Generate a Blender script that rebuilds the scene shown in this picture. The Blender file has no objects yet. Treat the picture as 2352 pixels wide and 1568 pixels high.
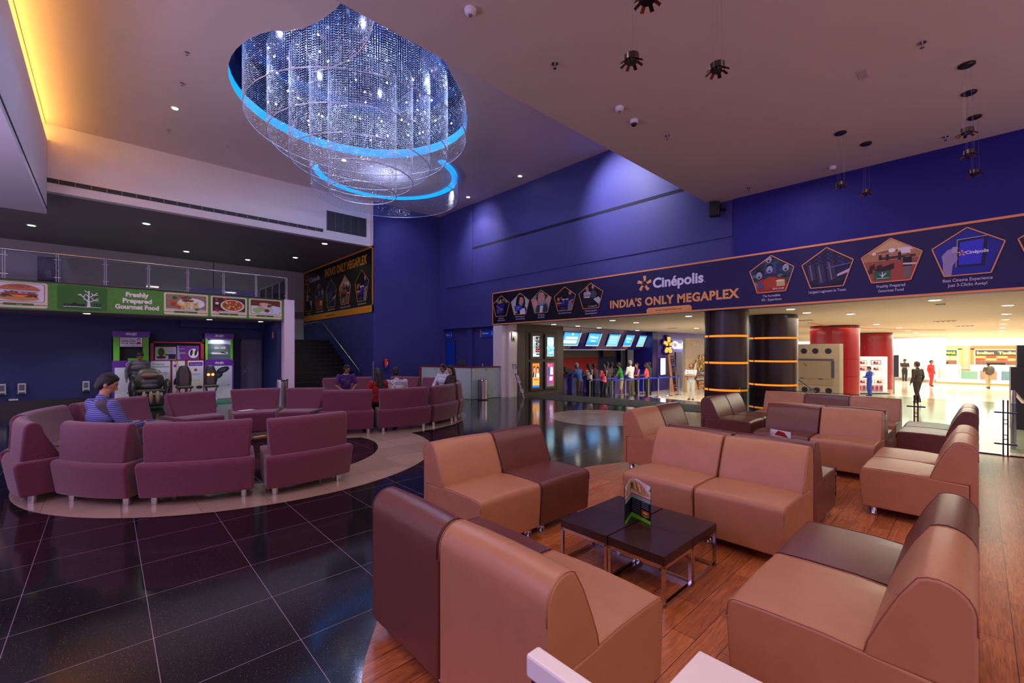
import bpy, math, random
import numpy as np
from mathutils import Vector, Matrix
random.seed(7)
R = math.radians
sc = bpy.context.scene
COL = sc.collection
# ---------------------------------------------------------------- camera, world, exposure
cam_d = bpy.data.cameras.new('camera'); cam = bpy.data.objects.new('camera', cam_d); COL.objects.link(cam)
cam.location = (0, 0, 1.5)
cam.rotation_euler = (R(90), 0, R(47.0 - 90))
cam_d.sensor_width = 36; cam_d.lens = 1000 / 2352 * 36; cam_d.shift_y = 22 / 2352
cam_d.clip_start = 0.05; cam_d.clip_end = 200
sc.camera = cam
sc.view_settings.view_transform = 'Standard'; sc.view_settings.look = 'None'
sc.view_settings.gamma = 1; sc.view_settings.use_curve_mapping = False
sc.view_settings.exposure = 0.42
w = bpy.data.worlds.new('world'); sc.world = w; w.use_nodes = True
# the rest of the hall behind and beside the camera: violet from the left, warm from behind
_nt = w.node_tree; _bg = _nt.nodes['Background']; _tc = _nt.nodes.new('ShaderNodeTexCoord'); _sx = _nt.nodes.new('ShaderNodeSeparateXYZ'); _mr = _nt.nodes.new('ShaderNodeMapRange'); _mx = _nt.nodes.new('ShaderNodeMix'); _mx.data_type = 'RGBA'
_nt.links.new(_tc.outputs['Generated'], _sx.inputs[0]); _nt.links.new(_sx.outputs['X'], _mr.inputs[0]); _mr.inputs[1].default_value = -1.0; _mr.inputs[2].default_value = .3
_nt.links.new(_mr.outputs[0], _mx.inputs[0]); _mx.inputs[6].default_value = (.50, .36, .70, 1); _mx.inputs[7].default_value = (.92, .66, .60, 1)
_nt.links.new(_mx.outputs[2], _bg.inputs[0]); _bg.inputs[1].default_value = 0.72
try:
    sc.cycles.use_denoising = True; sc.cycles.denoiser = 'OPENIMAGEDENOISE'
    sc.cycles.use_adaptive_sampling = True; sc.cycles.adaptive_threshold = 0.03
    sc.cycles.max_bounces = 7; sc.cycles.diffuse_bounces = 4; sc.cycles.glossy_bounces = 3
    sc.cycles.transparent_max_bounces = 8; sc.cycles.transmission_bounces = 4
    sc.cycles.sample_clamp_indirect = 4.0; sc.cycles.caustics_reflective = False; sc.cycles.caustics_refractive = False
except Exception:
    pass

def light(kind, loc, energy, color=(1, 1, 1), size=0.2, target=None, spot=60, blend=0.6, size_y=None):
    d = bpy.data.lights.new('lamp_or_fill_light', kind); d.energy = energy; d.color = color
    if kind == 'AREA':
        d.size = size
        if size_y: d.shape = 'RECTANGLE'; d.size_y = size_y
    else: d.shadow_soft_size = size
    if kind == 'SPOT': d.spot_size = R(spot); d.spot_blend = blend
    o = bpy.data.objects.new('lamp_or_fill_light', d); COL.objects.link(o); o.location = loc
    if target is not None:
        o.rotation_euler = (Vector(target) - Vector(loc)).to_track_quat('-Z', 'Y').to_euler()
    return o
WARM = (1.0, 0.74, 0.48); NEUT = (1.0, 0.92, 0.80); BLUE = (0.22, 0.42, 1.0); VIO = (0.62, 0.48, 1.0)
# house lamps in the two ceilings and the balcony (real ceiling positions)
for x, y, e in ((1.07, 11.6, 150), (8.85, 11.6, 110), (4.9, 11.2, 60)):
    light('SPOT', (x, y, 6.6), e, NEUT, .08, (x, y, 0), 110, .8)
light('SPOT', (7.6, 6.4, 6.55), 420, (.86, .84, 1.0), .06, (9.6, 6.0, 5.2), 75, .9)
light('SPOT', (7.7, 11.3, 6.55), 170, (.86, .84, 1.0), .06, (9.6, 11.6, 5.4), 70, .9)
light('SPOT', (6.9, 13.0, 6.5), 40, (.86, .84, 1.0), .06, (8.2, 14.4, 4.5), 80, .9)
for x, y in ((-1.57, 18.6), (.84, 16.2), (2.1, 19.7), (4.1, 19.8), (5.4, 18.1), (5.4, 15.1)):
    light('SPOT', (x, y, 5.08), 26, (.86, 1, .86), .06, (x, y, 0), 130, .8)
for x, y in ((-.34, 14.9), (2.19, 15.2), (-3.0, 15.2)):
    light('SPOT', (x, y, 2.38), 45, (.95, 1, .85), .05, (x, y, 0), 130, .7)
# lounge: warm and violet fill lights added above the seating and behind the camera
for x, y, e, c in ((1.6, 2.6, 17, (1, .78, .64)), (3.7, -.5, 16, (1, .74, .62)), (4.7, 2.7, 15, (.92, .74, .84)), (6.3, .6, 13, (1, .74, .66)), (8.2, 2.2, 12, (.84, .68, .95)), (.1, .2, 12, (1, .76, .60))):
    light('AREA', (x, y, 4.52), e * 1.05, c, .45)
light('AREA', (-1.2, -1.2, 4.4), 45, (1.0, .70, .50), 1.6)
light('AREA', (-3.5, 7.0, .6), 110, (.86, .72, .90), 2.0, target=(-3.4, 7, 4))  # added uplight near the floor, brightens the left ceiling
light('AREA', (-4.5, 5.0, 4.5), 50, (.62, .50, 1.0), 2.5)  # added violet fill over the left side, no fixture
light('AREA', (-3.2, 5.5, 1.0), 70, (.50, .44, 1.0), 1.5, target=(-2.6, 6.0, 4.6))  # added violet uplight for the underside of the left soffit
light('AREA', (-3.6, 3.2, 3.4), 45, (.60, .34, .95), 1.2, target=(.5, 6.0, .4))  # added side light, gives the near sofas a violet tint
# chandelier recess
for i in range(7):
    light('POINT', (3.9 + 1.55 * math.cos(i * .898), 8.72 + 1.55 * math.sin(i * .898), 6.95), 44, (.50, .64, 1.0), .03)
light('POINT', (3.9, 8.72, 6.4), 40, (.66, .76, 1.0), .03); light('POINT', (3.9, 8.72, 5.3), 12, (.60, .64, 1.0), .03)
light('POINT', (6.0, 11.7, 6.2), 26, (.40, .55, 1.0), .03)
# mall: large area lights added under the ceiling to brighten it
light('AREA', (15.5, 7.2, 2.30), 140, (1, .95, .86), 4.0, size_y=3.0)
light('AREA', (14.0, 1.5, 2.30), 120, (1, .90, .74), 4.0, size_y=4.0)
light('AREA', (22.0, 1.0, 2.30), 330, (1, .90, .72), 7.0, size_y=7.0)
light('AREA', (34.0, 1.0, 2.30), 900, (1, .93, .80), 12.0, size_y=10.0)
light('AREA', (45.0, 0.5, 2.30), 900, (1, .93, .80), 8.0, size_y=12.0)

# ---------------------------------------------------------------- materials
def lin(c):
    o = []
    for v in c[:3]:
        v = v / 255.0
        o.append(v / 12.92 if v <= 0.04045 else ((v + 0.055) / 1.055) ** 2.4)
    return (o[0], o[1], o[2], 1.0)
_M = {}
def mat(name, rgb, rough=.5, metal=0, noise=0, nscale=30, bump=0, bscale=200, coat=0, emit=0, spec=.5, sheen=0, trans=0, alpha=1):
    if name in _M: return _M[name]
    m = bpy.data.materials.new(name); m.use_nodes = True; nt = m.node_tree; b = nt.nodes['Principled BSDF']
    c = lin(rgb); b.inputs['Base Color'].default_value = c; b.inputs['Roughness'].default_value = rough
    b.inputs['Metallic'].default_value = metal; b.inputs['Coat Weight'].default_value = coat
    b.inputs['Specular IOR Level'].default_value = spec; b.inputs['Sheen Weight'].default_value = sheen
    b.inputs['Transmission Weight'].default_value = trans; b.inputs['Alpha'].default_value = alpha
    if emit: b.inputs['Emission Color'].default_value = c; b.inputs['Emission Strength'].default_value = emit
    if noise or bump:
        tc = nt.nodes.new('ShaderNodeTexCoord')
    if noise:
        n = nt.nodes.new('ShaderNodeTexNoise'); n.inputs['Scale'].default_value = nscale; n.inputs['Detail'].default_value = 5
        nt.links.new(tc.outputs['Object'], n.inputs['Vector'])
        r = nt.nodes.new('ShaderNodeValToRGB'); e = r.color_ramp.elements
        e[0].position = .3; e[1].position = .7
        e[0].color = tuple(v * (1 - noise) for v in c[:3]) + (1,); e[1].color = tuple(min(1, v * (1 + noise)) for v in c[:3]) + (1,)
        nt.links.new(n.outputs['Fac'], r.inputs['Fac']); nt.links.new(r.outputs['Color'], b.inputs['Base Color'])
    if bump:
        n2 = nt.nodes.new('ShaderNodeTexNoise'); n2.inputs['Scale'].default_value = bscale; n2.inputs['Detail'].default_value = 3
        nt.links.new(tc.outputs['Object'], n2.inputs['Vector'])
        bp = nt.nodes.new('ShaderNodeBump'); bp.inputs['Strength'].default_value = bump; bp.inputs['Distance'].default_value = .01
        nt.links.new(n2.outputs['Fac'], bp.inputs['Height']); nt.links.new(bp.outputs['Normal'], b.inputs['Normal'])
    _M[name] = m; return m
def emis(name, rgb, s):
    if name in _M: return _M[name]
    m = bpy.data.materials.new(name); m.use_nodes = True; nt = m.node_tree; nt.nodes.clear()
    e = nt.nodes.new('ShaderNodeEmission'); e.inputs[0].default_value = lin(rgb); e.inputs[1].default_value = s
    o = nt.nodes.new('ShaderNodeOutputMaterial'); nt.links.new(e.outputs[0], o.inputs[0]); _M[name] = m; return m
def glassmat(name, tint=(225, 240, 235), mixf=.12, rough=.02):
    if name in _M: return _M[name]
    m = bpy.data.materials.new(name); m.use_nodes = True; nt = m.node_tree; nt.nodes.clear()
    t = nt.nodes.new('ShaderNodeBsdfTransparent'); t.inputs[0].default_value = lin(tint)
    g = nt.nodes.new('ShaderNodeBsdfGlossy'); g.inputs['Roughness'].default_value = rough
    f = nt.nodes.new('ShaderNodeFresnel'); f.inputs[0].default_value = 1.45
    mx = nt.nodes.new('ShaderNodeMixShader'); o = nt.nodes.new('ShaderNodeOutputMaterial')
    nt.links.new(f.outputs[0], mx.inputs[0]); nt.links.new(t.outputs[0], mx.inputs[1]); nt.links.new(g.outputs[0], mx.inputs[2]); nt.links.new(mx.outputs[0], o.inputs[0])
    _M[name] = m; return m
def paintmat(name, emit=0, rough=.45):
    if name in _M: return _M[name]
    m = bpy.data.materials.new(name); m.use_nodes = True; nt = m.node_tree; b = nt.nodes['Principled BSDF']
    a = nt.nodes.new('ShaderNodeAttribute'); a.attribute_name = 'Col'
    nt.links.new(a.outputs['Color'], b.inputs['Base Color']); b.inputs['Roughness'].default_value = rough
    b.inputs['Specular IOR Level'].default_value = .3
    if emit:
        nt.links.new(a.outputs['Color'], b.inputs['Emission Color']); b.inputs['Emission Strength'].default_value = emit
    _M[name] = m; return m
def N(nt, t, **k):
    n = nt.nodes.new(t)
    for a, v in k.items(): setattr(n, a, v)
    return n
def linesmat(name, rgb, line_rgb, ox, px, oy, py, wdt, rough, spk=0, coat=0, var=.0, spec=.5):
    """tiled stone: thin joints on a world grid, faint per-tile tone, speckle"""
    m = bpy.data.materials.new(name); m.use_nodes = True; nt = m.node_tree; b = nt.nodes['Principled BSDF']; L = nt.links.new
    g = N(nt, 'ShaderNodeNewGeometry'); s = N(nt, 'ShaderNodeSeparateXYZ'); L(g.outputs['Position'], s.inputs[0])
    fr = []; cells = []
    for ax, o, p in (('X', ox, px), ('Y', oy, py)):
        a = N(nt, 'ShaderNodeMath', operation='SUBTRACT'); L(s.outputs[ax], a.inputs[0]); a.inputs[1].default_value = o - 40 * p
        d = N(nt, 'ShaderNodeMath', operation='DIVIDE'); L(a.outputs[0], d.inputs[0]); d.inputs[1].default_value = p
        f = N(nt, 'ShaderNodeMath', operation='FRACT'); L(d.outputs[0], f.inputs[0])
        fl = N(nt, 'ShaderNodeMath', operation='FLOOR'); L(d.outputs[0], fl.inputs[0]); cells.append(fl)
        c = N(nt, 'ShaderNodeMath', operation='LESS_THAN'); L(f.outputs[0], c.inputs[0]); c.inputs[1].default_value = wdt / p
        fr.append(c)
    mx = N(nt, 'ShaderNodeMath', operation='MAXIMUM'); L(fr[0].outputs[0], mx.inputs[0]); L(fr[1].outputs[0], mx.inputs[1])
    cb = N(nt, 'ShaderNodeCombineXYZ'); L(cells[0].outputs[0], cb.inputs[0]); L(cells[1].outputs[0], cb.inputs[1])
    wn = N(nt, 'ShaderNodeTexWhiteNoise'); L(cb.outputs[0], wn.inputs['Vector'])
    c = lin(rgb)
    m0 = N(nt, 'ShaderNodeMix', data_type='RGBA'); L(wn.outputs['Value'], m0.inputs[0])
    m0.inputs[6].default_value = tuple(v * (1 - var) for v in c[:3]) + (1,); m0.inputs[7].default_value = tuple(v * (1 + var) for v in c[:3]) + (1,)
    no = N(nt, 'ShaderNodeTexNoise'); no.inputs['Scale'].default_value = 160; no.inputs['Detail'].default_value = 2; L(g.outputs['Position'], no.inputs['Vector'])
    gt = N(nt, 'ShaderNodeMapRange'); L(no.outputs['Fac'], gt.inputs[0]); gt.inputs[1].default_value = .66; gt.inputs[2].default_value = .74; gt.inputs[4].default_value = spk
    m1 = N(nt, 'ShaderNodeMix', data_type='RGBA'); L(gt.outputs[0], m1.inputs[0]); L(m0.outputs[2], m1.inputs[6]); m1.inputs[7].default_value = lin((200, 180, 190))
    m2 = N(nt, 'ShaderNodeMix', data_type='RGBA'); L(mx.outputs[0], m2.inputs[0]); L(m1.outputs[2], m2.inputs[6]); m2.inputs[7].default_value = lin(line_rgb)
    L(m2.outputs[2], b.inputs['Base Color']); b.inputs['Roughness'].default_value = rough; b.inputs['Coat Weight'].default_value = coat; b.inputs['Coat Roughness'].default_value = .03
    b.inputs['Specular IOR Level'].default_value = spec
    _M[name] = m; return m
def woodfloor(name, c1, c2, rough=.22):
    m = bpy.data.materials.new(name); m.use_nodes = True; nt = m.node_tree; b = nt.nodes['Principled BSDF']; L = nt.links.new
    g = N(nt, 'ShaderNodeNewGeometry')
    br = N(nt, 'ShaderNodeTexBrick'); br.offset = .37; L(g.outputs['Position'], br.inputs['Vector'])
    br.inputs['Scale'].default_value = 1; br.inputs['Brick Width'].default_value = .85; br.inputs['Row Height'].default_value = .125
    br.inputs['Mortar Size'].default_value = .0016; br.inputs['Color1'].default_value = lin(c1); br.inputs['Color2'].default_value = lin(c2)
    br.inputs['Mortar'].default_value = lin((50, 22, 12)); br.inputs['Bias'].default_value = 0
    mp = N(nt, 'ShaderNodeMapping'); mp.inputs['Scale'].default_value = (1.2, 14, 1); L(g.outputs['Position'], mp.inputs['Vector'])
    no = N(nt, 'ShaderNodeTexNoise'); no.inputs['Scale'].default_value = 5; no.inputs['Detail'].default_value = 8; no.inputs['Distortion'].default_value = 1.2; L(mp.outputs[0], no.inputs['Vector'])
    rp = N(nt, 'ShaderNodeValToRGB'); L(no.outputs['Fac'], rp.inputs[0]); rp.color_ramp.elements[0].position = .3; rp.color_ramp.elements[1].position = .7
    rp.color_ramp.elements[0].color = (.55, .5, .5, 1); rp.color_ramp.elements[1].color = (1.15, 1.15, 1.1, 1)
    mm = N(nt, 'ShaderNodeMix', data_type='RGBA', blend_type='MULTIPLY'); mm.inputs[0].default_value = 1; L(br.outputs['Color'], mm.inputs[6]); L(rp.outputs[0], mm.inputs[7])
    L(mm.outputs[2], b.inputs['Base Color']); b.inputs['Roughness'].default_value = rough
    _M[name] = m; return m

# ---------------------------------------------------------------- mesh building
class MB:
    def __init__(s): s.v = []; s.f = []; s.c = None
    def add(s, vs, fs):
        b = len(s.v); s.v += [tuple(p) for p in vs]; s.f += [tuple(i + b for i in f) for f in fs]; return s
    def box(s, x0, x1, y0, y1, z0, z1, rot=0, about=None):
        vs = [(x, y, z) for z in (z0, z1) for x, y in ((x0, y0), (x1, y0), (x1, y1), (x0, y1))]
        if rot:
            ax, ay = about if about else ((x0 + x1) / 2, (y0 + y1) / 2); c, n = math.cos(rot), math.sin(rot)
            vs = [(ax + (x - ax) * c - (y - ay) * n, ay + (x - ax) * n + (y - ay) * c, z) for x, y, z in vs]
        return s.add(vs, [(3, 2, 1, 0), (4, 5, 6, 7), (0, 1, 5, 4), (1, 2, 6, 5), (2, 3, 7, 6), (3, 0, 4, 7)])
    def bar(s, p, q, wd, ht, up=(0, 0, 1)):
        p, q = Vector(p), Vector(q); d = (q - p).normalized(); u = Vector(up)
        sd = d.cross(u)
        if sd.length < 1e-4: sd = d.cross(Vector((1, 0, 0)))
        sd.normalize(); u2 = sd.cross(d); vs = []
        for c in (p, q):
            for a, b in ((-1, -1), (1, -1), (1, 1), (-1, 1)): vs.append(c + sd * a * wd / 2 + u2 * b * ht / 2)
        return s.add(vs, [(3, 2, 1, 0), (4, 5, 6, 7), (0, 1, 5, 4), (1, 2, 6, 5), (2, 3, 7, 6), (3, 0, 4, 7)])
    def tube(s, pts, r, n=8, cap=True, closed=False):
        pts = [Vector(p) for p in pts]; m = len(pts); rr = r if isinstance(r, (list, tuple)) else [r] * m
        base = len(s.v); prev = None
        for i, p in enumerate(pts):
            a = pts[i - 1] if (i > 0 or closed) else p; b = pts[(i + 1) % m] if (i < m - 1 or closed) else p
            d = (b - a).normalized()
            if prev is None:
                u = d.cross(Vector((0, 0, 1)))
                if u.length < 1e-3: u = d.cross(Vector((1, 0, 0)))
            else: u = prev - d * prev.dot(d)
            u.normalize(); prev = u; v = d.cross(u)
            for k in range(n):
                t = 2 * math.pi * k / n; s.v.append(tuple(p + (u * math.cos(t) + v * math.sin(t)) * rr[i]))
        for i in range(m if closed else m - 1):
            for k in range(n):
                a = base + i * n + k; b = base + i * n + (k + 1) % n; j = (i + 1) % m
                s.f.append((a, base + j * n + k, base + j * n + (k + 1) % n, b))
        if cap and not closed:
            s.f.append(tuple(base + k for k in range(n))); s.f.append(tuple(base + (m - 1) * n + k for k in reversed(range(n))))
        return s
    def lathe(s, prof, x, y, n=24):
        """closed profile of (r, z) from bottom to top"""
        base = len(s.v); m = len(prof)
        for r, z in prof:
            for k in range(n):
                t = 2 * math.pi * k / n; s.v.append((x + r * math.cos(t), y + r * math.sin(t), z))
        for i in range(m - 1):
            for k in range(n):
                a = base + i * n + k; b = base + i * n + (k + 1) % n; s.f.append((a, b, b + n, a + n))
        s.f.append(tuple(base + k for k in reversed(range(n)))); s.f.append(tuple(base + (m - 1) * n + k for k in range(n)))
        return s
    def cyl(s, x, y, z0, z1, r, n=24): return s.lathe([(r, z0), (r, z1)], x, y, n)
    def ell(s, c, r, n=16, m=10, M=None):
        base = len(s.v); c = Vector(c); vs = [Vector((0, 0, -1))]
        for i in range(1, m):
            p = -math.pi / 2 + math.pi * i / m
            for k in range(n):
                t = 2 * math.pi * k / n; vs.append(Vector((math.cos(p) * math.cos(t), math.cos(p) * math.sin(t), math.sin(p))))
        vs.append(Vector((0, 0, 1)))
        for q in vs:
            q = Vector((q.x * r[0], q.y * r[1], q.z * r[2]))
            if M is not None: q = M @ q
            s.v.append(tuple(c + q))
        for k in range(n): s.f.append((base, base + 1 + (k + 1) % n, base + 1 + k))
        for i in range(m - 2):
            for k in range(n):
                a = base + 1 + i * n + k; b = base + 1 + i * n + (k + 1) % n; s.f.append((a, b, b + n, a + n))
        top = base + 1 + (m - 1) * n; st = base + 1 + (m - 2) * n
        for k in range(n): s.f.append((st + k, st + (k + 1) % n, top))
        return s
    def caps(s, p, q, r0, r1, n=12):
        """tapered capsule, closed"""
        p, q = Vector(p), Vector(q); d = q - p; L = d.length; d = d / max(L, 1e-6); pts = []; rs = []
        for a in (80, 50, 20): pts.append(p - d * r0 * math.sin(R(a))); rs.append(r0 * math.cos(R(a)))
        pts.append(p); rs.append(r0); pts.append(q); rs.append(r1)
        for a in (20, 50, 80): pts.append(q + d * r1 * math.sin(R(a))); rs.append(r1 * math.cos(R(a)))
        return s.tube(pts, rs, n)
    def prism(s, poly, fn0, fn1):
        """poly: 2D list, fn0/fn1 map a 2D point to the two end faces"""
        n = len(poly); b = len(s.v); s.v += [tuple(fn0(p)) for p in poly] + [tuple(fn1(p)) for p in poly]
        s.f.append(tuple(b + i for i in reversed(range(n)))); s.f.append(tuple(b + n + i for i in range(n)))
        for i in range(n): j = (i + 1) % n; s.f.append((b + i, b + j, b + n + j, b + n + i))
        return s
    def slab(s, poly, z0, z1): return s.prism(poly, lambda p: (p[0], p[1], z0), lambda p: (p[0], p[1], z1))
    def build(s, name, m, parent=None, smooth=None, bevel=0, seg=2, remesh=0, sm_it=0, fixn=True):
        me = bpy.data.meshes.new(name)
        off = Vector((0, 0, 0)); q = parent
        while q is not None: off += Vector(q.location); q = q.parent
        me.from_pydata([(x - off.x, y - off.y, z - off.z) for x, y, z in s.v], [], s.f); me.update()
        if fixn:
            import bmesh
            bm = bmesh.new(); bm.from_mesh(me); bmesh.ops.recalc_face_normals(bm, faces=bm.faces); bm.to_mesh(me); bm.free()
        o = bpy.data.objects.new(name, me); COL.objects.link(o)
        if m is not None: me.materials.append(m)
        if parent is not None: o.parent = parent
        if smooth is not None:
            me.polygons.foreach_set('use_smooth', [True] * len(me.polygons))
            if smooth < 180: me.set_sharp_from_angle(angle=R(smooth))
        if bevel:
            md = o.modifiers.new('bevel', 'BEVEL'); md.width = bevel; md.segments = seg; md.limit_method = 'ANGLE'; md.angle_limit = R(40)
            if smooth is None: me.polygons.foreach_set('use_smooth', [False] * len(me.polygons))
        if remesh:
            md = o.modifiers.new('fuse', 'REMESH'); md.mode = 'VOXEL'; md.voxel_size = remesh; md.use_smooth_shade = True
            if sm_it:
                m2 = o.modifiers.new('soften', 'SMOOTH'); m2.factor = .5; m2.iterations = sm_it
        return o
def tag(o, label=None, cat=None, group=None, kind=None):
    if label: o['label'] = label
    if cat: o['category'] = cat
    if group: o['group'] = group
    if kind: o['kind'] = kind
    return o
def thing(name, label, cat, loc=(0, 0, 0), group=None):
    o = bpy.data.objects.new(name, None); COL.objects.link(o); o.location = loc; o.empty_display_size = .05
    return tag(o, label, cat, group)
def struct(name, mb, m, **k): return tag(mb.build(name, m, **k), kind='structure')
def copy_tree(o, parent=None):
    c = o.copy(); COL.objects.link(c); c.parent = parent
    for ch in [x for x in bpy.data.objects if x.parent == o]: copy_tree(ch, c)
    return c

# ---------------------------------------------------------------- flat print on real surfaces
_T = {}
def text_mesh(t, bold=0.0, lsp=1.0):
    k = (t, bold, lsp)
    if k not in _T:
        cu = bpy.data.curves.new('lettering', 'FONT'); cu.body = t; cu.size = 1; cu.offset = bold; cu.space_line = .9; cu.resolution_u = 3; cu.space_character = lsp
        o = bpy.data.objects.new('lettering', cu); COL.objects.link(o)
        dg = bpy.context.evaluated_depsgraph_get(); e = o.evaluated_get(dg); me = e.to_mesh()
        _T[k] = ([(v.co.x, v.co.y) for v in me.vertices], [tuple(p.vertices) for p in me.polygons])
        e.to_mesh_clear(); bpy.data.objects.remove(o); bpy.data.curves.remove(cu)
    return _T[k]
class Paint:
    def __init__(s, O, U, V, eps=.0012):
        s.O = Vector(O); s.U = Vector(U); s.V = Vector(V); s.N = s.U.cross(s.V).normalized(); s.eps = eps; s.k = 1; s.v = []; s.f = []; s.c = []
    def P(s, u, v, k=None): return s.O + s.U * u + s.V * v + s.N * (s.k if k is None else k) * s.eps
    def poly(s, pts, col, up=1):
        b = len(s.v); s.v += [tuple(s.P(u, v)) for u, v in pts]; s.f.append(tuple(range(b, b + len(pts)))); s.c.append(col); s.k += up * .25
        return s
    def rect(s, u0, v0, u1, v1, col): return s.poly([(u0, v0), (u1, v0), (u1, v1), (u0, v1)], col)
    def ell(s, u, v, ru, rv, col, n=18, a=0):
        ca, sa = math.cos(a), math.sin(a); pts = []
        for i in range(n):
            t = 2 * math.pi * i / n; x = ru * math.cos(t); y = rv * math.sin(t); pts.append((u + x * ca - y * sa, v + x * sa + y * ca))
        return s.poly(pts, col)
    def line(s, p, q, wd, col):
        d = Vector((q[0] - p[0], q[1] - p[1])); d.normalize(); n = (-d.y * wd / 2, d.x * wd / 2)
        return s.poly([(p[0] + n[0], p[1] + n[1]), (p[0] - n[0], p[1] - n[1]), (q[0] - n[0], q[1] - n[1]), (q[0] + n[0], q[1] + n[1])], col)
    def rrect(s, u0, v0, u1, v1, r, col):
        pts = []
        for cx, cy, a0 in ((u1 - r, v0 + r, -90), (u1 - r, v1 - r, 0), (u0 + r, v1 - r, 90), (u0 + r, v0 + r, 180)):
            for k in range(4): a = R(a0 + k * 30); pts.append((cx + r * math.cos(a), cy + r * math.sin(a)))
        return s.poly(pts, col)
    def text(s, t, u, v, h, col, bold=.0, sx=1.0, al='c', width=None, slant=0, lsp=1.0):
        """h = cap height; anchors at left/centre/right of the baseline"""
        vs, fs = text_mesh(t, bold, lsp)
        if not vs: return s
        k = h / .69; x0 = min(p[0] for p in vs); x1 = max(p[0] for p in vs); kx = k * sx
        if width: kx = width / max(x1 - x0, 1e-6)
        sh = {'l': -x0 * kx, 'c': -(x0 + x1) / 2 * kx, 'r': -x1 * kx}[al]; b = len(s.v)
        s.v += [tuple(s.P(u + p[0] * kx + sh + slant * p[1] * k, v + p[1] * k)) for p in vs]
        for f in fs: s.f.append(tuple(i + b for i in f)); s.c.append(col)
        s.k += .25; return s
    def ngon_ring(s, pts, wd, col):
        n = len(pts); cx = sum(p[0] for p in pts) / n; cy = sum(p[1] for p in pts) / n
        for i in range(n): s.line(pts[i], pts[(i + 1) % n], wd, col)
        return s
    def build(s, name, parent=None, emit=0, rough=.45):
        me = bpy.data.meshes.new(name); off = Vector((0, 0, 0)); q = parent
        while q is not None: off += Vector(q.location); q = q.parent
        me.from_pydata([tuple(Vector(p) - off) for p in s.v], [], s.f); me.update()
        a = me.color_attributes.new('Col', 'FLOAT_COLOR', 'CORNER'); arr = []
        for p, c in zip(me.polygons, s.c): arr += list(lin(c)) * p.loop_total
        a.data.foreach_set('color', arr)
        me.materials.append(paintmat('print_lit_%g' % emit if emit else 'print_%g' % rough, emit, rough))
        o = bpy.data.objects.new(name, me); COL.objects.link(o)
        if parent is not None: o.parent = parent
        return o
def star(P, u, v, r, col, dark=None):
    """five-pointed pinwheel of bent strips"""
    for k in range(5):
        a = R(90 + 72 * k); pts = []
        def q(rr, aa): return (u + rr * math.cos(a + R(aa)), v + rr * math.sin(a + R(aa)))
        P.poly([q(r * .33, 34), q(r * .42, -30), q(r * .98, -14), q(r * 1.02, 6), q(r * .92, 12), q(r * .45, 10)], col, 0)
    P.k += .3
# ================================================================ the room
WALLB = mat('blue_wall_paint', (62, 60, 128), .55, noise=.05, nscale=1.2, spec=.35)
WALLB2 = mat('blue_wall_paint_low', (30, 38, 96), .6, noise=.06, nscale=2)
NAVY = mat('navy_wall_paint', (30, 30, 120), .6)
CEIL = mat('ceiling_paint', (222, 200, 198), .85, noise=.02, nscale=1.5)
CEILM = mat('mall_ceiling_paint', (205, 192, 172), .7)
WHITE = mat('white_wall_paint', (222, 210, 216), .7)
GREYW = mat('grey_wall_paint', (190, 182, 188), .7)
BLACKG = linesmat('black_granite', (22, 18, 22), (150, 130, 150), .18, .56, 2.94, .535, .003, .11, spk=.35, var=.25, spec=.6)
BEIGE = linesmat('beige_granite', (176, 150, 130), (120, 100, 90), .1, .55, .2, .55, .004, .16, spk=.35, var=.10)
MALLF = linesmat('mall_floor_tile', (236, 222, 196), (190, 170, 140), .3, .62, .1, .62, .006, .10, var=.05)
WOODF = woodfloor('wood_floor', (206, 124, 76), (172, 98, 60), .30)
CHROME = mat('chrome', (205, 200, 205), .12, metal=1)
STEEL = mat('brushed_steel', (190, 185, 190), .28, metal=1)
DARKM = mat('dark_metal', (45, 42, 46), .35, metal=.8)
GLASS = glassmat('clear_glass'); GLASSB = glassmat('tinted_glass', (232, 240, 242))

# floors
struct('floor', MB().slab([(-5.5, -1.5), (9.45, -1.5), (9.45, 3.0), (12.9, 3.0), (12.9, 10.9), (9.75, 10.9), (9.75, 14.4), (9.75, 21.4), (-5.5, 21.4)], -.36, 0), BLACKG)
arc = [(3.75 + 3.4 * math.cos(R(a)), .15 + 3.4 * math.sin(R(a))) for a in range(62, 209, 6)]
struct('floor_lounge', MB().slab([(9.44, -1.5), (9.44, 2.95), (7.2, 3.1), (5.4, 3.14)] + arc + [(.9, -1.5)], .0, .004), WOODF)
C1 = (1.67, 7.1); C2 = (4.35, 9.5)
def annulus(c, r0, r1, z0, z1, n=96, a0=0, a1=360):
    m = MB(); full = a1 - a0 >= 360; k = n if full else n + 1
    for r, z in ((r0, z1), (r1, z1), (r1, z0), (r0, z0)):
        for i in range(k): t = R(a0 + (a1 - a0) * i / n); m.v.append((c[0] + r * math.cos(t), c[1] + r * math.sin(t), z))
    for i in range(n):
        j = (i + 1) % k
        for q in range(4): p = (q + 1) % 4; m.f.append((q * k + i, p * k + i, p * k + j, q * k + j))
    if not full:
        m.f.append((0, k, 2 * k, 3 * k)); m.f.append((k - 1, 2 * k - 1, 3 * k - 1, 4 * k - 1))
    return m
struct('floor_inlay', annulus(C1, 1.60, 2.42, .0, .003), BEIGE)
struct('floor_inlay', annulus((4.2, 9.47), 1.55, 2.34, .0, .0036), BEIGE)
struct('floor_inlay', MB().cyl(8.25, 5.85, 0, .003, 1.19, 64), BEIGE)
struct('floor_mall', MB().slab([(9.45, -24), (70, -24), (70, 30), (9.45, 30)], -.5, -.36), MALLF)
for i, (x0, z) in enumerate(((12.9, -.12), (13.2, -.24))):
    struct('floor_step', MB().box(x0, x0 + .3, 3.0, 10.3, -.36, z), BLACKG)

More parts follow.
